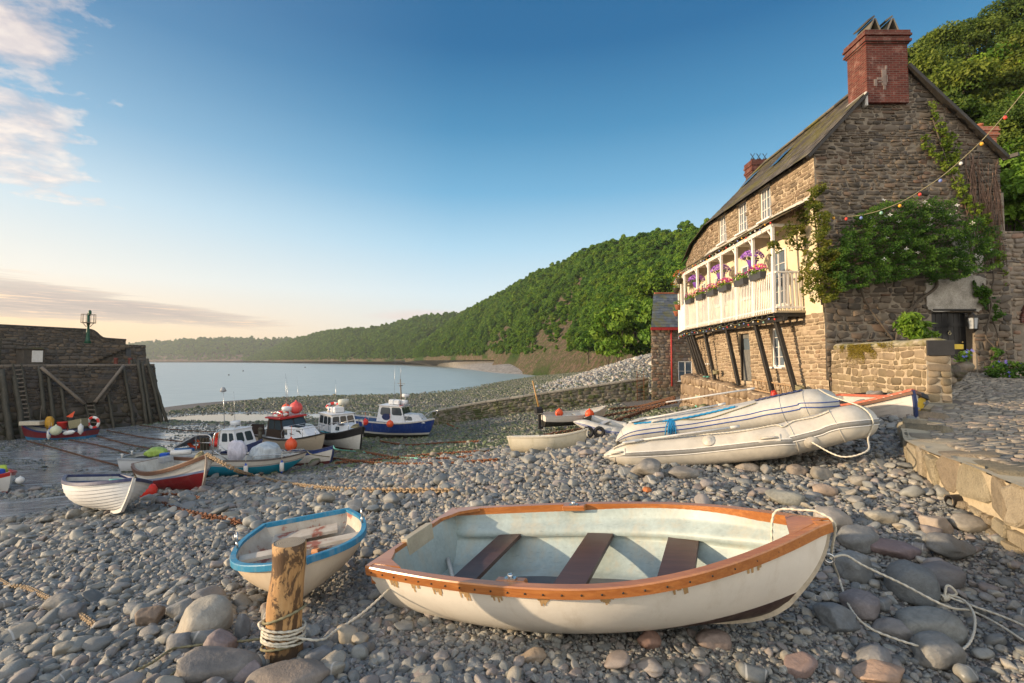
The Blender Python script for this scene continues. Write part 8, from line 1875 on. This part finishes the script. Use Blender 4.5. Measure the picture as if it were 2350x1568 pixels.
def chain(pts, link, mat, label, n=8, wire=.22, group=None, seg=10):
    sp = spline(pts, n); cum = [0]
    for a, b in zip(sp[:-1], sp[1:]): cum.append(cum[-1]+(b-a).length)
    L = cum[-1]; m = int(L/(link*.74)); mb = MB()
    for i in range(m):
        s = L*(i+.5)/m; k = min(len(sp)-2, max(0, int(np.searchsorted(cum, s, 'right'))-1)); u = (s-cum[k])/max(1e-9, cum[k+1]-cum[k]); c = sp[k].lerp(sp[k+1], u); d = (sp[k+1]-sp[k]).normalized()
        side = d.cross(Vector((0, 0, 1))).normalized(); up = side.cross(d); a = R(45 if i % 2 else -45)+rnd.uniform(-.25, .25); s1 = side*math.cos(a)+up*math.sin(a)
        ring = []
        for j in range(seg): th = 2*math.pi*j/seg; ring.append(c+d*(link*.5*math.cos(th)*(1.0))+s1*(link*.33*math.sin(th)))
        mb.tube(ring, link*wire*.5, 5, closed=True)
    o = mb.build('chain', mat, base=True); return tag(o, label, 'chain', group)
bo = W(c1, H3.pt(1, 1, 1)+Vector((.03, 0, .03)))
rope([bo, bo.lerp(GP(345, 1135)+Vector((0, 0, .1)), .6), GP(345, 1135)+Vector((0, 0, .12))], .02, M_ROPE_G, 'short rope from the stem of the white clinker dinghy to its rusty chain', n=8)
chain([GP(338, 1122)+Vector((0, 0, .3)), GP(352, 1146)+Vector((0, 0, .06))]+beach_pts([(372, 1162), (400, 1176), (440, 1188), (480, 1196), (520, 1203), (552, 1212)], .09), .15, M_CH1, 'rusty orange chain running from the white clinker dinghy across the pebbles'); chain(beach_pts([(356, 1142), (380, 1142), (420, 1144), (458, 1152)], .09), .15, M_CH1, 'short rusty chain behind the red buoy at the clinker dinghy')
ball_buoy(GP(338, 1146)+Vector((.05, -.05, .26)), .24, M_REDF, 'bright red buoy on the pebbles at the bow of the white clinker dinghy')
cb_ = W(c2, H4.pt(1, 1, 1)+Vector((.02, 0, .02)))
chain([cb_, P(540, 1078, 14.2)]+beach_pts([(575, 1095), (640, 1112), (700, 1122), (760, 1130), (830, 1134), (900, 1136), (975, 1137), (1040, 1139)], .10), .15, M_CH2, 'long pale brown chain from the red bottomed boat across the pebbles', wire=.26)
chain(beach_pts([(-8, 1334), (20, 1352), (60, 1358), (100, 1378), (150, 1400), (185, 1424), (215, 1447)], .05), .052, M_CH2, 'pale rusty chain snaking through the pebbles in the left foreground', wire=.34, n=10)
ROWS = [([(60, 1014), (120, 1030), (200, 1053), (280, 1075)], 'dark chain on the mud from the crab boat towards the grey boat'), ([(158, 1012), (240, 1028), (300, 1046)], 'dark chain on the mud ending at the stern of the grey open boat'), ([(205, 998), (300, 1024), (410, 1042)], 'dark mooring chain across the mud right of the crab boat'), ([(245, 990), (340, 1008), (440, 1018)], 'dark mooring chain on the mud towards the potting boat'), ([(320, 978), (420, 990), (520, 994)], 'farthest dark mooring chain on the mud below the quay piles'),
        ([(868, 1014), (930, 1024), (1010, 1020), (1100, 1016)], 'rusty chain on the weedy stones right of the blue fishing boat'), ([(830, 1040), (900, 1052), (1000, 1058), (1090, 1052)], 'rusty chain across the shingle in front of the black-banded boat'), ([(770, 1066), (860, 1060), (980, 1048), (1120, 1040)], 'rusty chain running right from the navy topped clinker boat'), ([(760, 1056), (880, 1068), (1000, 1070), (1140, 1062)], 'long rusty chain on pebbles below the other chains in mid beach'), ([(995, 958), (1020, 972), (1050, 985)], 'rusty chain from the bow of the blue fishing boat')]
for px, lab in ROWS: q = beach_pts(px, .08); chain(q, .17 if px[0][0] > 500 else .12, M_CH3 if px[0][0] < 500 else M_CH1, lab, wire=.30, group='mooring chains on the harbour bed', seg=7)
for px, lab in (([(1250, 1010), (1380, 985), (1480, 950), (1548, 918)], 'lowest rusty chain hanging from the plinth corner across the beach'), ([(1400, 945), (1470, 938), (1548, 912)], 'upper rusty chain from the plinth corner towards the outboard boat'), ([(1330, 972), (1440, 952), (1552, 922)], 'middle rusty chain from the plinth corner across the beach')):
    q = beach_pts(px, .2); q[-1] = P(*px[-1], 28.0); chain(q, .26, M_CH3, lab, wire=.34, group='rusty chains at the plinth corner', seg=7)
rope([W(b9, H9.pt(1, 1, 1)), P(775, 1032, 22)]+beach_pts([(830, 1042), (900, 1052), (960, 1058)], .1), .03, M_ROPE_T, 'turquoise mooring rope from the navy topped clinker boat', n=8, strands=False)
rope([W(b5, H5.pt(1, 1, 1)), P(720, 1044, 20.5)]+beach_pts([(780, 1056), (840, 1064)], .1), .022, M_ROPE_G, 'thin tan mooring rope from the turquoise motor boat bow', n=8, strands=False)
rope([W(b16, H16.pt(1, 1, 1)), P(1348, 1000, 15.4)]+beach_pts([(1362, 1020), (1385, 1034)], .06), .016, M_ROPE_W, 'thin pale rope from the bow of the cream dinghy', n=8, strands=False)
for px, lab in (([(85, 1122), (110, 1126), (140, 1134), (166, 1140)], 'tan rope on the pebbles left of the white clinker dinghy'), ([(0, 1095), (25, 1108), (55, 1120)], 'thin chain-like rope from the red rimmed boat at the left edge')): rope(beach_pts(px, .08), .022, M_ROPE_G, lab, n=8)
dp = GP(2205, 1178); dr = thing('drain_pipe', 'black drain pipe stub sticking out of the slipway wall', 'pipe', tuple(dp)); a, b = dp+Vector((-.02, .12, .10)), dp+Vector((.55, .16, .12)); mb = MB()
ring = lambda p, r_: [p+Vector((0, r_*math.cos(2*math.pi*k/20), r_*math.sin(2*math.pi*k/20))) for k in range(20)]
mb.loft([ring(a+Vector((.10, 0, 0)), .055), ring(a, .055), ring(a, .068), ring(b, .068)], True, False, smooth=False); mb.build('pipe_wall', paint('black plastic pipe', (.02, .02, .022), .45, .2, .1, (.12, .1, .08), .4), dr, world=True)
lt = thing('wooden_ladder', 'weathered wooden ladder lying on its side against the base of the cottage', 'ladder', tuple(P(1800, 880, 17.2)))
lw = wood('ladder wood', (.26, .17, .09), (.44, .30, .17), (3, 3, 3), .7); l0, l1 = Vector((10.10, 17.0, 5.46)), Vector((10.05, 20.3, 5.62))
for dz in (0, .42): mb = MB(); mb.beam(l0+Vector((0, 0, dz)), l1+Vector((0, 0, dz*.95)), .05, .06, bev=.01); mb.build('stile', lw, lt, world=True)
for k in range(10): mb = MB(); u = (k+.5)/10; p = l0.lerp(l1, u); mb.beam(p, p+Vector((0, .12, .42)), .035, .035); mb.build('rung', lw, lt, world=True)
p = P(1803, 902, 17.9); cover_ = MB(); V, F = pebble_arrays(333, 3, 1.0, .3); cover_.add([(9.72+v[0]*.22, 18.0+v[1]*.3, 5.56+v[2]*.36) for v in V], F, smooth=True); o = cover_.build('red_bag', sheet('crumpled red bag', (.60, .04, .02), .4), base=True); tag(o, 'crumpled red bag on the plinth beside the foot of a strut', 'bag')
g0 = P(1617, 868, 25.2); mb = MB()
for k in range(16): o_ = Vector((rnd.uniform(-.1, .1), rnd.uniform(-.15, .15), 0)); mb.tube(spline([g0+o_+Vector((.1, 0, .1)), g0+o_*.8+Vector((-.22, 0, -.25)), g0+o_*.5+Vector((-.30, -.1, -.75)), g0+o_*1.6+Vector((-.46, -.2, -1.75)), g0+o_*2.2+Vector((-.50, -.2, -1.95))], 4), .026, 5)
mb.torus(g0+Vector((-.32, -.1, -.95)), .15, .05, None, 14, 6); o = mb.build('rope_bundle', M_ROPE_T, base=True); tag(o, 'turquoise rope bundle hanging from a strut over the plinth', 'rope')
for k, (Y, z) in enumerate(((17.45, 5.75), (24.2, 6.15))):
    t_ = wall_at(Y, z); mb = MB()
    for q in range(4): mb.torus(Vector((t_.x-.36, Y-.45, z+.05*q)), .13, .025, Matrix.Rotation(R(10*q-15), 3, 'X'), 14, 6)
    o = mb.build('rope_turns', M_ROPE_G, base=True); tag(o, ('khaki rope wound round the nearest black strut above the inflatables', 'khaki rope wound round a far black strut above the plinth')[k], 'rope')
lp = P(2232, 742, 15.75); ln_ = thing('wall_lantern', 'black wall lantern with clear panes beside the black front door', 'lantern', tuple(lp)); mb = MB(); s_ = .15
mb.lathe([(.02, .36), (.05, .30), (.17, .20), (.17, .18)], 6, lp, smooth=False); mb.lathe([(.15, -.2), (.10, -.25), (.02, -.32)], 6, lp, smooth=False); mb.lathe([(.13, -.2), (.13, -.18)], 6, lp)
for k in range(6): a = 2*math.pi*k/6; mb.cyl(lp+Vector((.125*math.cos(a), .125*math.sin(a), -.2)), lp+Vector((.155*math.cos(a), .155*math.sin(a), .18)), .012, n=5)
mb.beam(lp+Vector((0, 0, .3)), lp+Vector((0, .25, .32)), .03, .03); mb.beam(lp+Vector((0, .22, -.1)), lp+Vector((0, .22, .35)), .08, .03); mb.build('lantern_frame', M_BLACK, ln_, world=True); mb = MB(); mb.lathe([(.115, -.18), (.14, .17)], 6, lp, smooth=False); mb.build('pane', material('lantern glass', None, Base_Color=(.35, .37, .38), Roughness=.15), ln_, world=True)
p = P(2185, 796, 13.5); mb = MB(); mb.box(p, (.62, .03, .14), bev=.005); mb.beam(p+Vector((-.2, .02, -.9)), p+Vector((-.2, .02, .1)), .05, .04); o = mb.build('yellow_board', paint('yellow board', (.50, .36, .04), .6, .15), base=True); tag(o, 'narrow yellow board sticking out behind the garden wall pier', 'sign')
mb = MB()
for k in range(16):
    V, F = pebble_arrays(400+k, 2, .7, .4); c = P(2185+rnd.uniform(-14, 26), 852+rnd.uniform(-24, 18), 13.4+rnd.uniform(-.3, .4)); s_ = rnd.uniform(.3, .5); mb.add([(c.x+v[0]*s_, c.y+v[1]*s_, c.z+v[2]*s_) for v in V], F, smooth=True)
o = mb.build('planter_stones', stone('planter stones', GREYSTONE, 1.2, (.05, .07, .01), .2), base=True); tag(o, 'small rough stone planter heaped between the pier and the front door', 'planter')
rgv = np.random.default_rng(88)
def in_poly(x, y, poly):
    c = False; n = len(poly)
    for i in range(n):
        (x0, y0), (x1, y1) = poly[i], poly[(i+1) % n]
        if (y0 > y) != (y1 > y) and x < (x1-x0)*(y-y0)/(y1-y0)+x0: c = not c
    return c
def climber(name, label, polys, n, Y0, depth, size, mat, cat='climbing plant', stems=(), flowers=0, dens=-.12, aspect=1.6, fmat=None, nz=.05, fs=.095):
    xs = [q[0] for p in polys for q in p]; ys = [q[1] for p in polys for q in p]; C = []; N_ = []; rr_ = []
    root = thing(name, label, cat, tuple(P(sum(xs)/len(xs), max(ys), Y0)))
    tries = 0
    while len(C) < n and tries < n*30:
        tries += 1; x, y = rgv.uniform(min(xs), max(xs)), rgv.uniform(min(ys), max(ys)); w = 9*mnoise.noise(Vector((x*.06, y*.06, 2)))
        if not any(in_poly(x+w, y-w, p) for p in polys): continue
        cl = mnoise.fractal(Vector((x*nz, y*nz, 7)), 1, 2, 3)
        if cl < dens: continue
        d = depth*(.15+.85*min(1, max(0, cl-dens)*1.6))*rgv.uniform(.25, 1)**.5; p = P(x, y, Y0); p = Vector((p.x, Y0-d, p.z)); C.append(p[:]); N_.append((rgv.normal(0, .5)-.35, -1, rgv.normal(.55, .5))); rr_.append(min(1, max(0, rgv.uniform(0, .55)+.45*mnoise.noise(Vector((x*.04, y*.04, 11)))+.15)))
    V, F, r_ = leaf_mesh(np.array(C), np.array(N_), size, rgv, aspect, .7, rr=np.array(rr_)); np_obj('foliage', V-np.array(root.location), F, r_, mat, root)
    mb = MB()
    for st in stems: mb.tube(spline([P(x, y, Y0-.06) for x, y in st[0]], 6), st[1], 6)
    if stems: mb.build('stem', BARK, root, world=True)
    if flowers:
        mb = MB()
        for k in range(flowers):
            c = Vector(C[int(rgv.integers(len(C)))])+Vector((-.03, -.10, .05)); m = Vector((rgv.normal(0, .4)-.3, -1, rgv.normal(.5, .4))).normalized(); q = m.to_track_quat('Z', 'Y').to_matrix()
            for j in range(4): a = 2*math.pi*j/4; d1 = q @ Vector((math.cos(a), math.sin(a), .1)); d2 = q @ Vector((-math.sin(a), math.cos(a), 0)); mb.add([c, c+d1*.5*fs+d2*.24*fs, c+d1*fs, c+d1*.5*fs-d2*.24*fs], [(0, 1, 2, 3)])
        mb.build('blossom', fmat, root, world=True)
    return root
L_ROSE = leafmat('rambler leaves', (.016, .065, .007), (.12, .22, .02), .3); L_GOLD = leafmat('golden climber leaves', (.05, .09, .008), (.24, .22, .025), .35); L_IVY = leafmat('ivy leaves', (.06, .12, .008), (.26, .32, .03), .3)
M_PETALW = leafmat('white petals', (.70, .68, .62), (.80, .78, .72), .2)
climber('rambling_clematis', 'large dark green climber with scattered white star flowers across the gable', [[(1895, 575), (1935, 505), (1985, 488), (2050, 482), (2120, 487), (2175, 500), (2232, 540), (2246, 580), (2232, 622), (2180, 645), (2120, 652), (2085, 636), (2040, 648), (1990, 660), (1930, 668), (1895, 680), (1880, 640)], [(1960, 492), (2040, 470), (2140, 476), (2200, 520), (2100, 520)]], 30000, 15.93, 1.0, .040, L_ROSE, stems=[([(2060, 860), (2052, 800), (2070, 740), (2110, 690), (2150, 655), (2130, 610)], .05), ([(2050, 780), (2020, 740), (1985, 690), (1970, 640)], .035), ([(2050, 760), (2090, 710), (2100, 660)], .03)], flowers=34, fs=.075, dens=-.33, fmat=M_PETALW)
climber('corner_climber', 'golden green climber wrapping the corner of the cottage at the balcony end', [[(1838, 448), (1858, 430), (1872, 436), (1880, 520), (1896, 580), (1912, 640), (1900, 690), (1872, 700), (1846, 676), (1836, 620), (1850, 560), (1842, 500)]], 6800, 15.92, .7, .05, L_GOLD, dens=-.3, stems=[([(1886, 700), (1880, 600), (1872, 520), (1862, 440)], .03)])
climber('balcony_climber', 'loose golden green sprays of climber hanging over the balcony end', [[(1846, 480), (1850, 560), (1838, 590), (1800, 570), (1770, 590), (1752, 570), (1765, 545), (1795, 520), (1822, 490)], [(1838, 590), (1850, 640), (1842, 690), (1826, 640)]], 2300, 16.75, .5, .05, L_GOLD, dens=-.12, stems=[([(1860, 600), (1830, 560), (1790, 550), (1760, 575)], .012), ([(1860, 560), (1825, 530), (1800, 520)], .010)])
climber('ivy', 'bright yellow-green ivy trailing diagonally down the right side of the gable', [[(2128, 232), (2142, 240), (2165, 290), (2195, 330), (2190, 380), (2205, 420), (2235, 470), (2262, 500), (2276, 545), (2282, 580), (2262, 560), (2245, 520), (2215, 480), (2188, 440), (2168, 390), (2150, 320), (2135, 275)], [(2105, 310), (2130, 318), (2160, 372), (2175, 410), (2150, 385), (2118, 345)], [(2240, 470), (2262, 490), (2278, 550), (2296, 600), (2306, 660), (2290, 620), (2268, 560)]], 3600, 15.95, .22, .05, L_IVY, dens=-.16, nz=.09, stems=[([(2285, 860), (2292, 780), (2268, 700), (2280, 640), (2270, 560), (2225, 470), (2180, 390), (2140, 270)], .022)])
mb = MB()
for k in range(60):
    x = rnd.uniform(2215, 2290); y = rnd.uniform(345, 470); q = [(x, y)]
    for j in range(4): q.append((q[-1][0]+rnd.uniform(-7, 12), q[-1][1]+rnd.uniform(22, 48)))
    q = [(min(2300+(y_-400)*.04, x_), y_) for x_, y_ in q]; mb.tube([P(a, b, 15.93+rnd.uniform(-.05, .02)) for a, b in q], .012, 4)
o = mb.build('dead_creeper', wood('dead twigs', (.12, .07, .05), (.24, .15, .10), (4, 4, 1), .9), base=True); tag(o, 'tangle of bare brown creeper twigs on the right shoulder of the gable', 'climbing plant')
climber('lower_climber', 'thin dark green creeper right of the front door', [[(2222, 645), (2262, 655), (2285, 690), (2290, 740), (2262, 720), (2240, 690)], [(2270, 790), (2290, 800), (2285, 850), (2268, 830)]], 1200, 15.93, .3, .055, L_ROSE, dens=-.05, stems=[([(2270, 855), (2282, 800), (2262, 770), (2275, 700), (2255, 650)], .025)])
climber('garden_shrub', 'glossy yellow-green shrub rising behind the garden wall', [[(2038, 735), (2060, 722), (2085, 730), (2112, 745), (2120, 765), (2110, 782), (2070, 782), (2050, 765)]], 900, 14.6, .6, .09, LEAF_BRIGHT, 'shrub', dens=-.4, aspect=2.2, stems=[([(2085, 800), (2085, 760)], .03)])
climber('door_plant', 'low leafy plant at the foot of the wall right of the door', [[(2240, 850), (2260, 832), (2300, 828), (2330, 840), (2335, 862), (2250, 868)]], 1500, 15.4, .5, .05, L_ROSE, 'plant', dens=-.5, flowers=12, fs=.045, fmat=leafmat('violet blooms', (.10, .08, .5), (.2, .15, .6), .2)); climber('planter_plant', 'small blue flowered plant on the stone planter by the pier', [[(2175, 830), (2188, 806), (2205, 808), (2212, 830)]], 420, 13.3, .3, .04, LEAF_BRIGHT, 'plant', dens=-.6, flowers=16, fs=.04, fmat=leafmat('blue blooms', (.12, .14, .6), (.25, .25, .7), .2))
def fl_mat(name, *cols):
    return material(name, lambda t, b: (t.val(t.ramp(t.attr('rnd'), [(i/max(1, len(cols)-1)*.999, c) for i, c in enumerate(cols)], 'CONSTANT'), b.inputs['Base Color'])), Roughness=.6)
def blooms(root, c, sx, sy, sz, n, mat, size=.045):
    d = rgv.normal(0, 1, (n, 3)); d /= np.linalg.norm(d, axis=1, keepdims=True); d[:, 2] = np.abs(d[:, 2])*1.0-.15; C = np.array(c)+d*np.array([sx, sy, sz]); V, F, r_ = leaf_mesh(C, d, size, rgv, 1.0, .3); np_obj('blossom', V-np.array(wmat(root).translation), F, r_, mat, root)
def greens(root, c, sx, sy, sz, n, size=.04, mat=LEAF_BRIGHT):
    d = rgv.normal(0, 1, (n, 3)); d /= np.linalg.norm(d, axis=1, keepdims=True); C = np.array(c)+d*np.array([sx, sy, sz])*rgv.uniform(.4, 1, (n, 1)); V, F, r_ = leaf_mesh(C, d, size, rgv, 1.7, .6); np_obj('foliage', V-np.array(wmat(root).translation), F, r_, mat, root)
M_BOX = paint('anthracite planter', (.055, .055, .058), .5, .15, .1); M_MIX = fl_mat('mixed petunias', (.55, .015, .12), (.60, .03, .20), (.75, .60, .08), (.35, .03, .35), (.65, .05, .10)); M_PUR = fl_mat('purple petunias', (.20, .06, .42), (.30, .10, .50), (.42, .20, .55), (.25, .05, .40)); M_POTP = paint('purple pot', (.20, .07, .42), .45, .1, .1); M_RFL = fl_mat('red flowers', (.60, .04, .03), (.70, .12, .04), (.55, .02, .06))
boxes = [(17.9, 'grey flower box nearest the balcony end, with pink and yellow petunias'), (19.3, 'grey flower box second from the near balcony end, mostly green with one dark bloom'), (20.9, 'grey flower box with many magenta and orange petunias in mid railing'), (22.35, 'grey flower box fourth from the near end with yellow and purple blooms'), (23.8, 'grey flower box with a large magenta bloom towards the far bend'), (25.4, 'grey flower box farthest along the straight railing, mostly leaves and yellow blooms')]
for k, (y, lab) in enumerate(boxes):
    p = fr(y); q = fr(y+.4); d = (q-p).normalized(); c = Vector((p.x-.16, y, 9.93)); t = thing('flower_box', lab, 'flower box', tuple(c), 'flower boxes on the balcony rail'); M = Matrix((d, Vector((-d.y, d.x, 0)), Vector((0, 0, 1)))).transposed()
    mb = MB(); V = [(-.42, -.09, -.12), (.42, -.09, -.12), (.42, .09, -.12), (-.42, .09, -.12)]; T_ = [(-.46, -.12, .12), (.46, -.12, .12), (.46, .12, .12), (-.46, .12, .12)]; mb.loft([[c+M @ Vector(v) for v in V], [c+M @ Vector(v) for v in T_]], True, True); mb.build('box', M_BOX, t, world=True, fix=True)
    greens(t, c+Vector((0, 0, .2)), .22, .55, .20, 560); blooms(t, c+Vector((0, 0, .24)), .25, .56, .26, (300, 60, 320, 200, 170, 90)[k], M_MIX, .06)
for px, py, Y, lab in ((1716, 592, 18.9, 'big purple petunia basket hanging nearest the balcony end'), (1645, 622, 22.0, 'purple petunia basket hanging in the middle of the veranda'), (1590, 644, 25.1, 'small purple petunia basket hanging towards the far bend')):
    x = fr(Y).x+.12; c = Vector((x, Y, P(px, py, Y).z-.15)); t = thing('hanging_basket', lab, 'hanging basket', tuple(c), 'purple hanging baskets'); mb = MB(); mb.lathe([(.12, -.22), (.19, .0), (.20, .02), (.20, .05)], 16, c); mb.build('pot', M_POTP, t, world=True); mb = MB()
    for a in range(3): mb.cyl(c+Vector((.18*math.cos(a*2.1), .18*math.sin(a*2.1), .05)), c+Vector((0, 0, .95)), .006, n=4)
    mb.cyl(c+Vector((0, 0, .95)), Vector((c.x, c.y, 11.55)), .008, n=4); mb.build('chain', M_GREYP, t, world=True); greens(t, c+Vector((0, 0, .12)), .3, .3, .2, 260); blooms(t, c+Vector((0, 0, .18)), .42, .42, .32, 520, M_PUR, .065)
for px, py, Y, red, lab in ((1562, 640, 27.6, 1, 'large basket of red flowers hanging at the veranda bend'), (1546, 662, 29.6, 1, 'small dark basket with red flowers beyond the bend'), (1553, 700, 28.6, 0, 'green leafed wicker basket on the railing at the bend'), (1541, 715, 30.6, 0, 'terracotta pot with green plant on the far railing')):
    c = Vector((fr(Y).x-.15, Y, P(px, py, Y).z)); t = thing('flower_basket', lab, 'flower basket', tuple(c)); mb = MB(); mb.lathe([(.12, -.3), (.22, -.02), (.24, .0)], 12, c); mb.build('basket', M_RIDGE if not red else M_PILE, t, world=True); greens(t, c+Vector((0, 0, .1)), .3, .3, .22, 240)
    if red: blooms(t, c+Vector((0, 0, .2)), .36, .36, .36, 110 if Y < 28 else 40, M_RFL, .06)
BC = [paint('bulb '+n, c, .3, .05, .02) for n, c in (('red', (.62, .06, .04)), ('yellow', (.70, .36, .03)), ('blue', (.16, .22, .50)), ('white', (.62, .62, .58)), ('green', (.25, .45, .36)))]
def bulbs(label, pts, hang, r, cols, name='bulb_string', cable=.012):
    t = thing(name, label, 'string lights', tuple(pts[0])); mb = MB(); mb.tube(spline(pts, 8), cable, 6); mb.build('cable', M_ROPE_G, t, world=True)
    for c, k in zip(hang, cols):
        c = Vector(c); mb = MB(); mb.lathe([(r*.2, -r*1.25), (r*.75, -r*.9), (r, -r*.2), (r*.8, r*.5), (r*.45, r*.9)], 10, c); b = mb.build('bulb', BC[k], t, world=True); mb = MB(); mb.cyl(c+Vector((0, 0, r*.85)), c+Vector((0, 0, r*1.9)), r*.42, n=8); mb.build('socket', M_RUBBER, b, world=True)
SY = lambda x: interp([1870, 2350], [15.7, 12.6], x)
cpx = [(1874, 486), (1915, 496), (1960, 498), (2010, 488), (2065, 467), (2111, 441), (2160, 408), (2205, 370), (2253, 325), (2306, 266), (2356, 205)]
hp = [(1884, 493, 4), (1913, 497, 1), (1942, 496, 0), (1976, 492, 2), (2022, 480, 4), (2065, 464, 1), (2111, 437, 0), (2158, 401, 2), (2205, 361, 3), (2253, 318, 1), (2307, 258, 0)]
bulbs('string of coloured bulbs sagging across the gable up to the right edge', [P(x, y-2 if i else y, SY(x)) for i, (x, y) in enumerate([(x, interp([q[0] for q in cpx], [q[1] for q in cpx], x)) for x, _ in cpx])], [P(x, interp([q[0] for q in cpx], [q[1] for q in cpx], x)+5, SY(x)) for x, y, c in hp], .046, [c for *_, c in hp])
def along(z, y0, y1, n, out): return [Vector((fr(lerp(y0, y1, k/n)).x-out, lerp(y0, y1, k/n), z+.05*math.sin(k*2.2))) for k in range(n+1)]
q = along(11.66, 16.6, 31.5, 40, .30); bulbs('string of coloured bulbs along the veranda eave', q, [p+Vector((0, 0, -.08)) for p in q], .032, [k % 5 for k in range(41)], cable=.008)
q = along(8.34, 16.95, 31.5, 36, .04); bulbs('string of coloured bulbs along the underside of the balcony', q, [p+Vector((0, 0, -.08)) for p in q], .032, [(k*2) % 5 for k in range(37)], cable=.008)
for px, py, Y, lab in ((700, 843, 480, 'tiny dark mooring buoy on the sea, rightmost of the specks'), (558, 852, 310, 'tiny reddish mooring buoy on the sea in mid bay'), (525, 862, 225, 'tiny mooring buoy on the sea nearest the shingle spit')):
    p = P(px, py, Y); mb = MB(); mb.ball((p.x, p.y, .15), .3*Y/200, 8); o = mb.build('mooring_buoy', M_BRWN, base=True); tag(o, lab, 'buoy')
def haze():
    mb = MB(); x0, x1, y0, y1, z0, z1 = -3600, 1500, -80, 3600, -14, 118
    mb.add([(x0, y0, z0), (x1, y0, z0), (x1, y1, z0), (x0, y1, z0), (x0, y0, z1), (x1, y0, z1), (x1, y1, z1), (x0, y1, z1)], [(3, 2, 1, 0), (4, 5, 6, 7), (0, 1, 5, 4), (1, 2, 6, 5), (2, 3, 7, 6), (3, 0, 4, 7)])
    m = bpy.data.materials.new('evening air'); m.use_nodes = True; n = m.node_tree.nodes; n.remove(n['Principled BSDF'])
    v = n.new('ShaderNodeVolumePrincipled'); v.inputs['Color'].default_value = (.86, .90, .95, 1); v.inputs['Density'].default_value = .00014; v.inputs['Anisotropy'].default_value = .25
    m.node_tree.links.new(v.outputs[0], n['Material Output'].inputs['Volume'])
    o = mb.build('haze', m); o['kind'] = 'stuff'; o.display_type = 'WIRE'
haze()
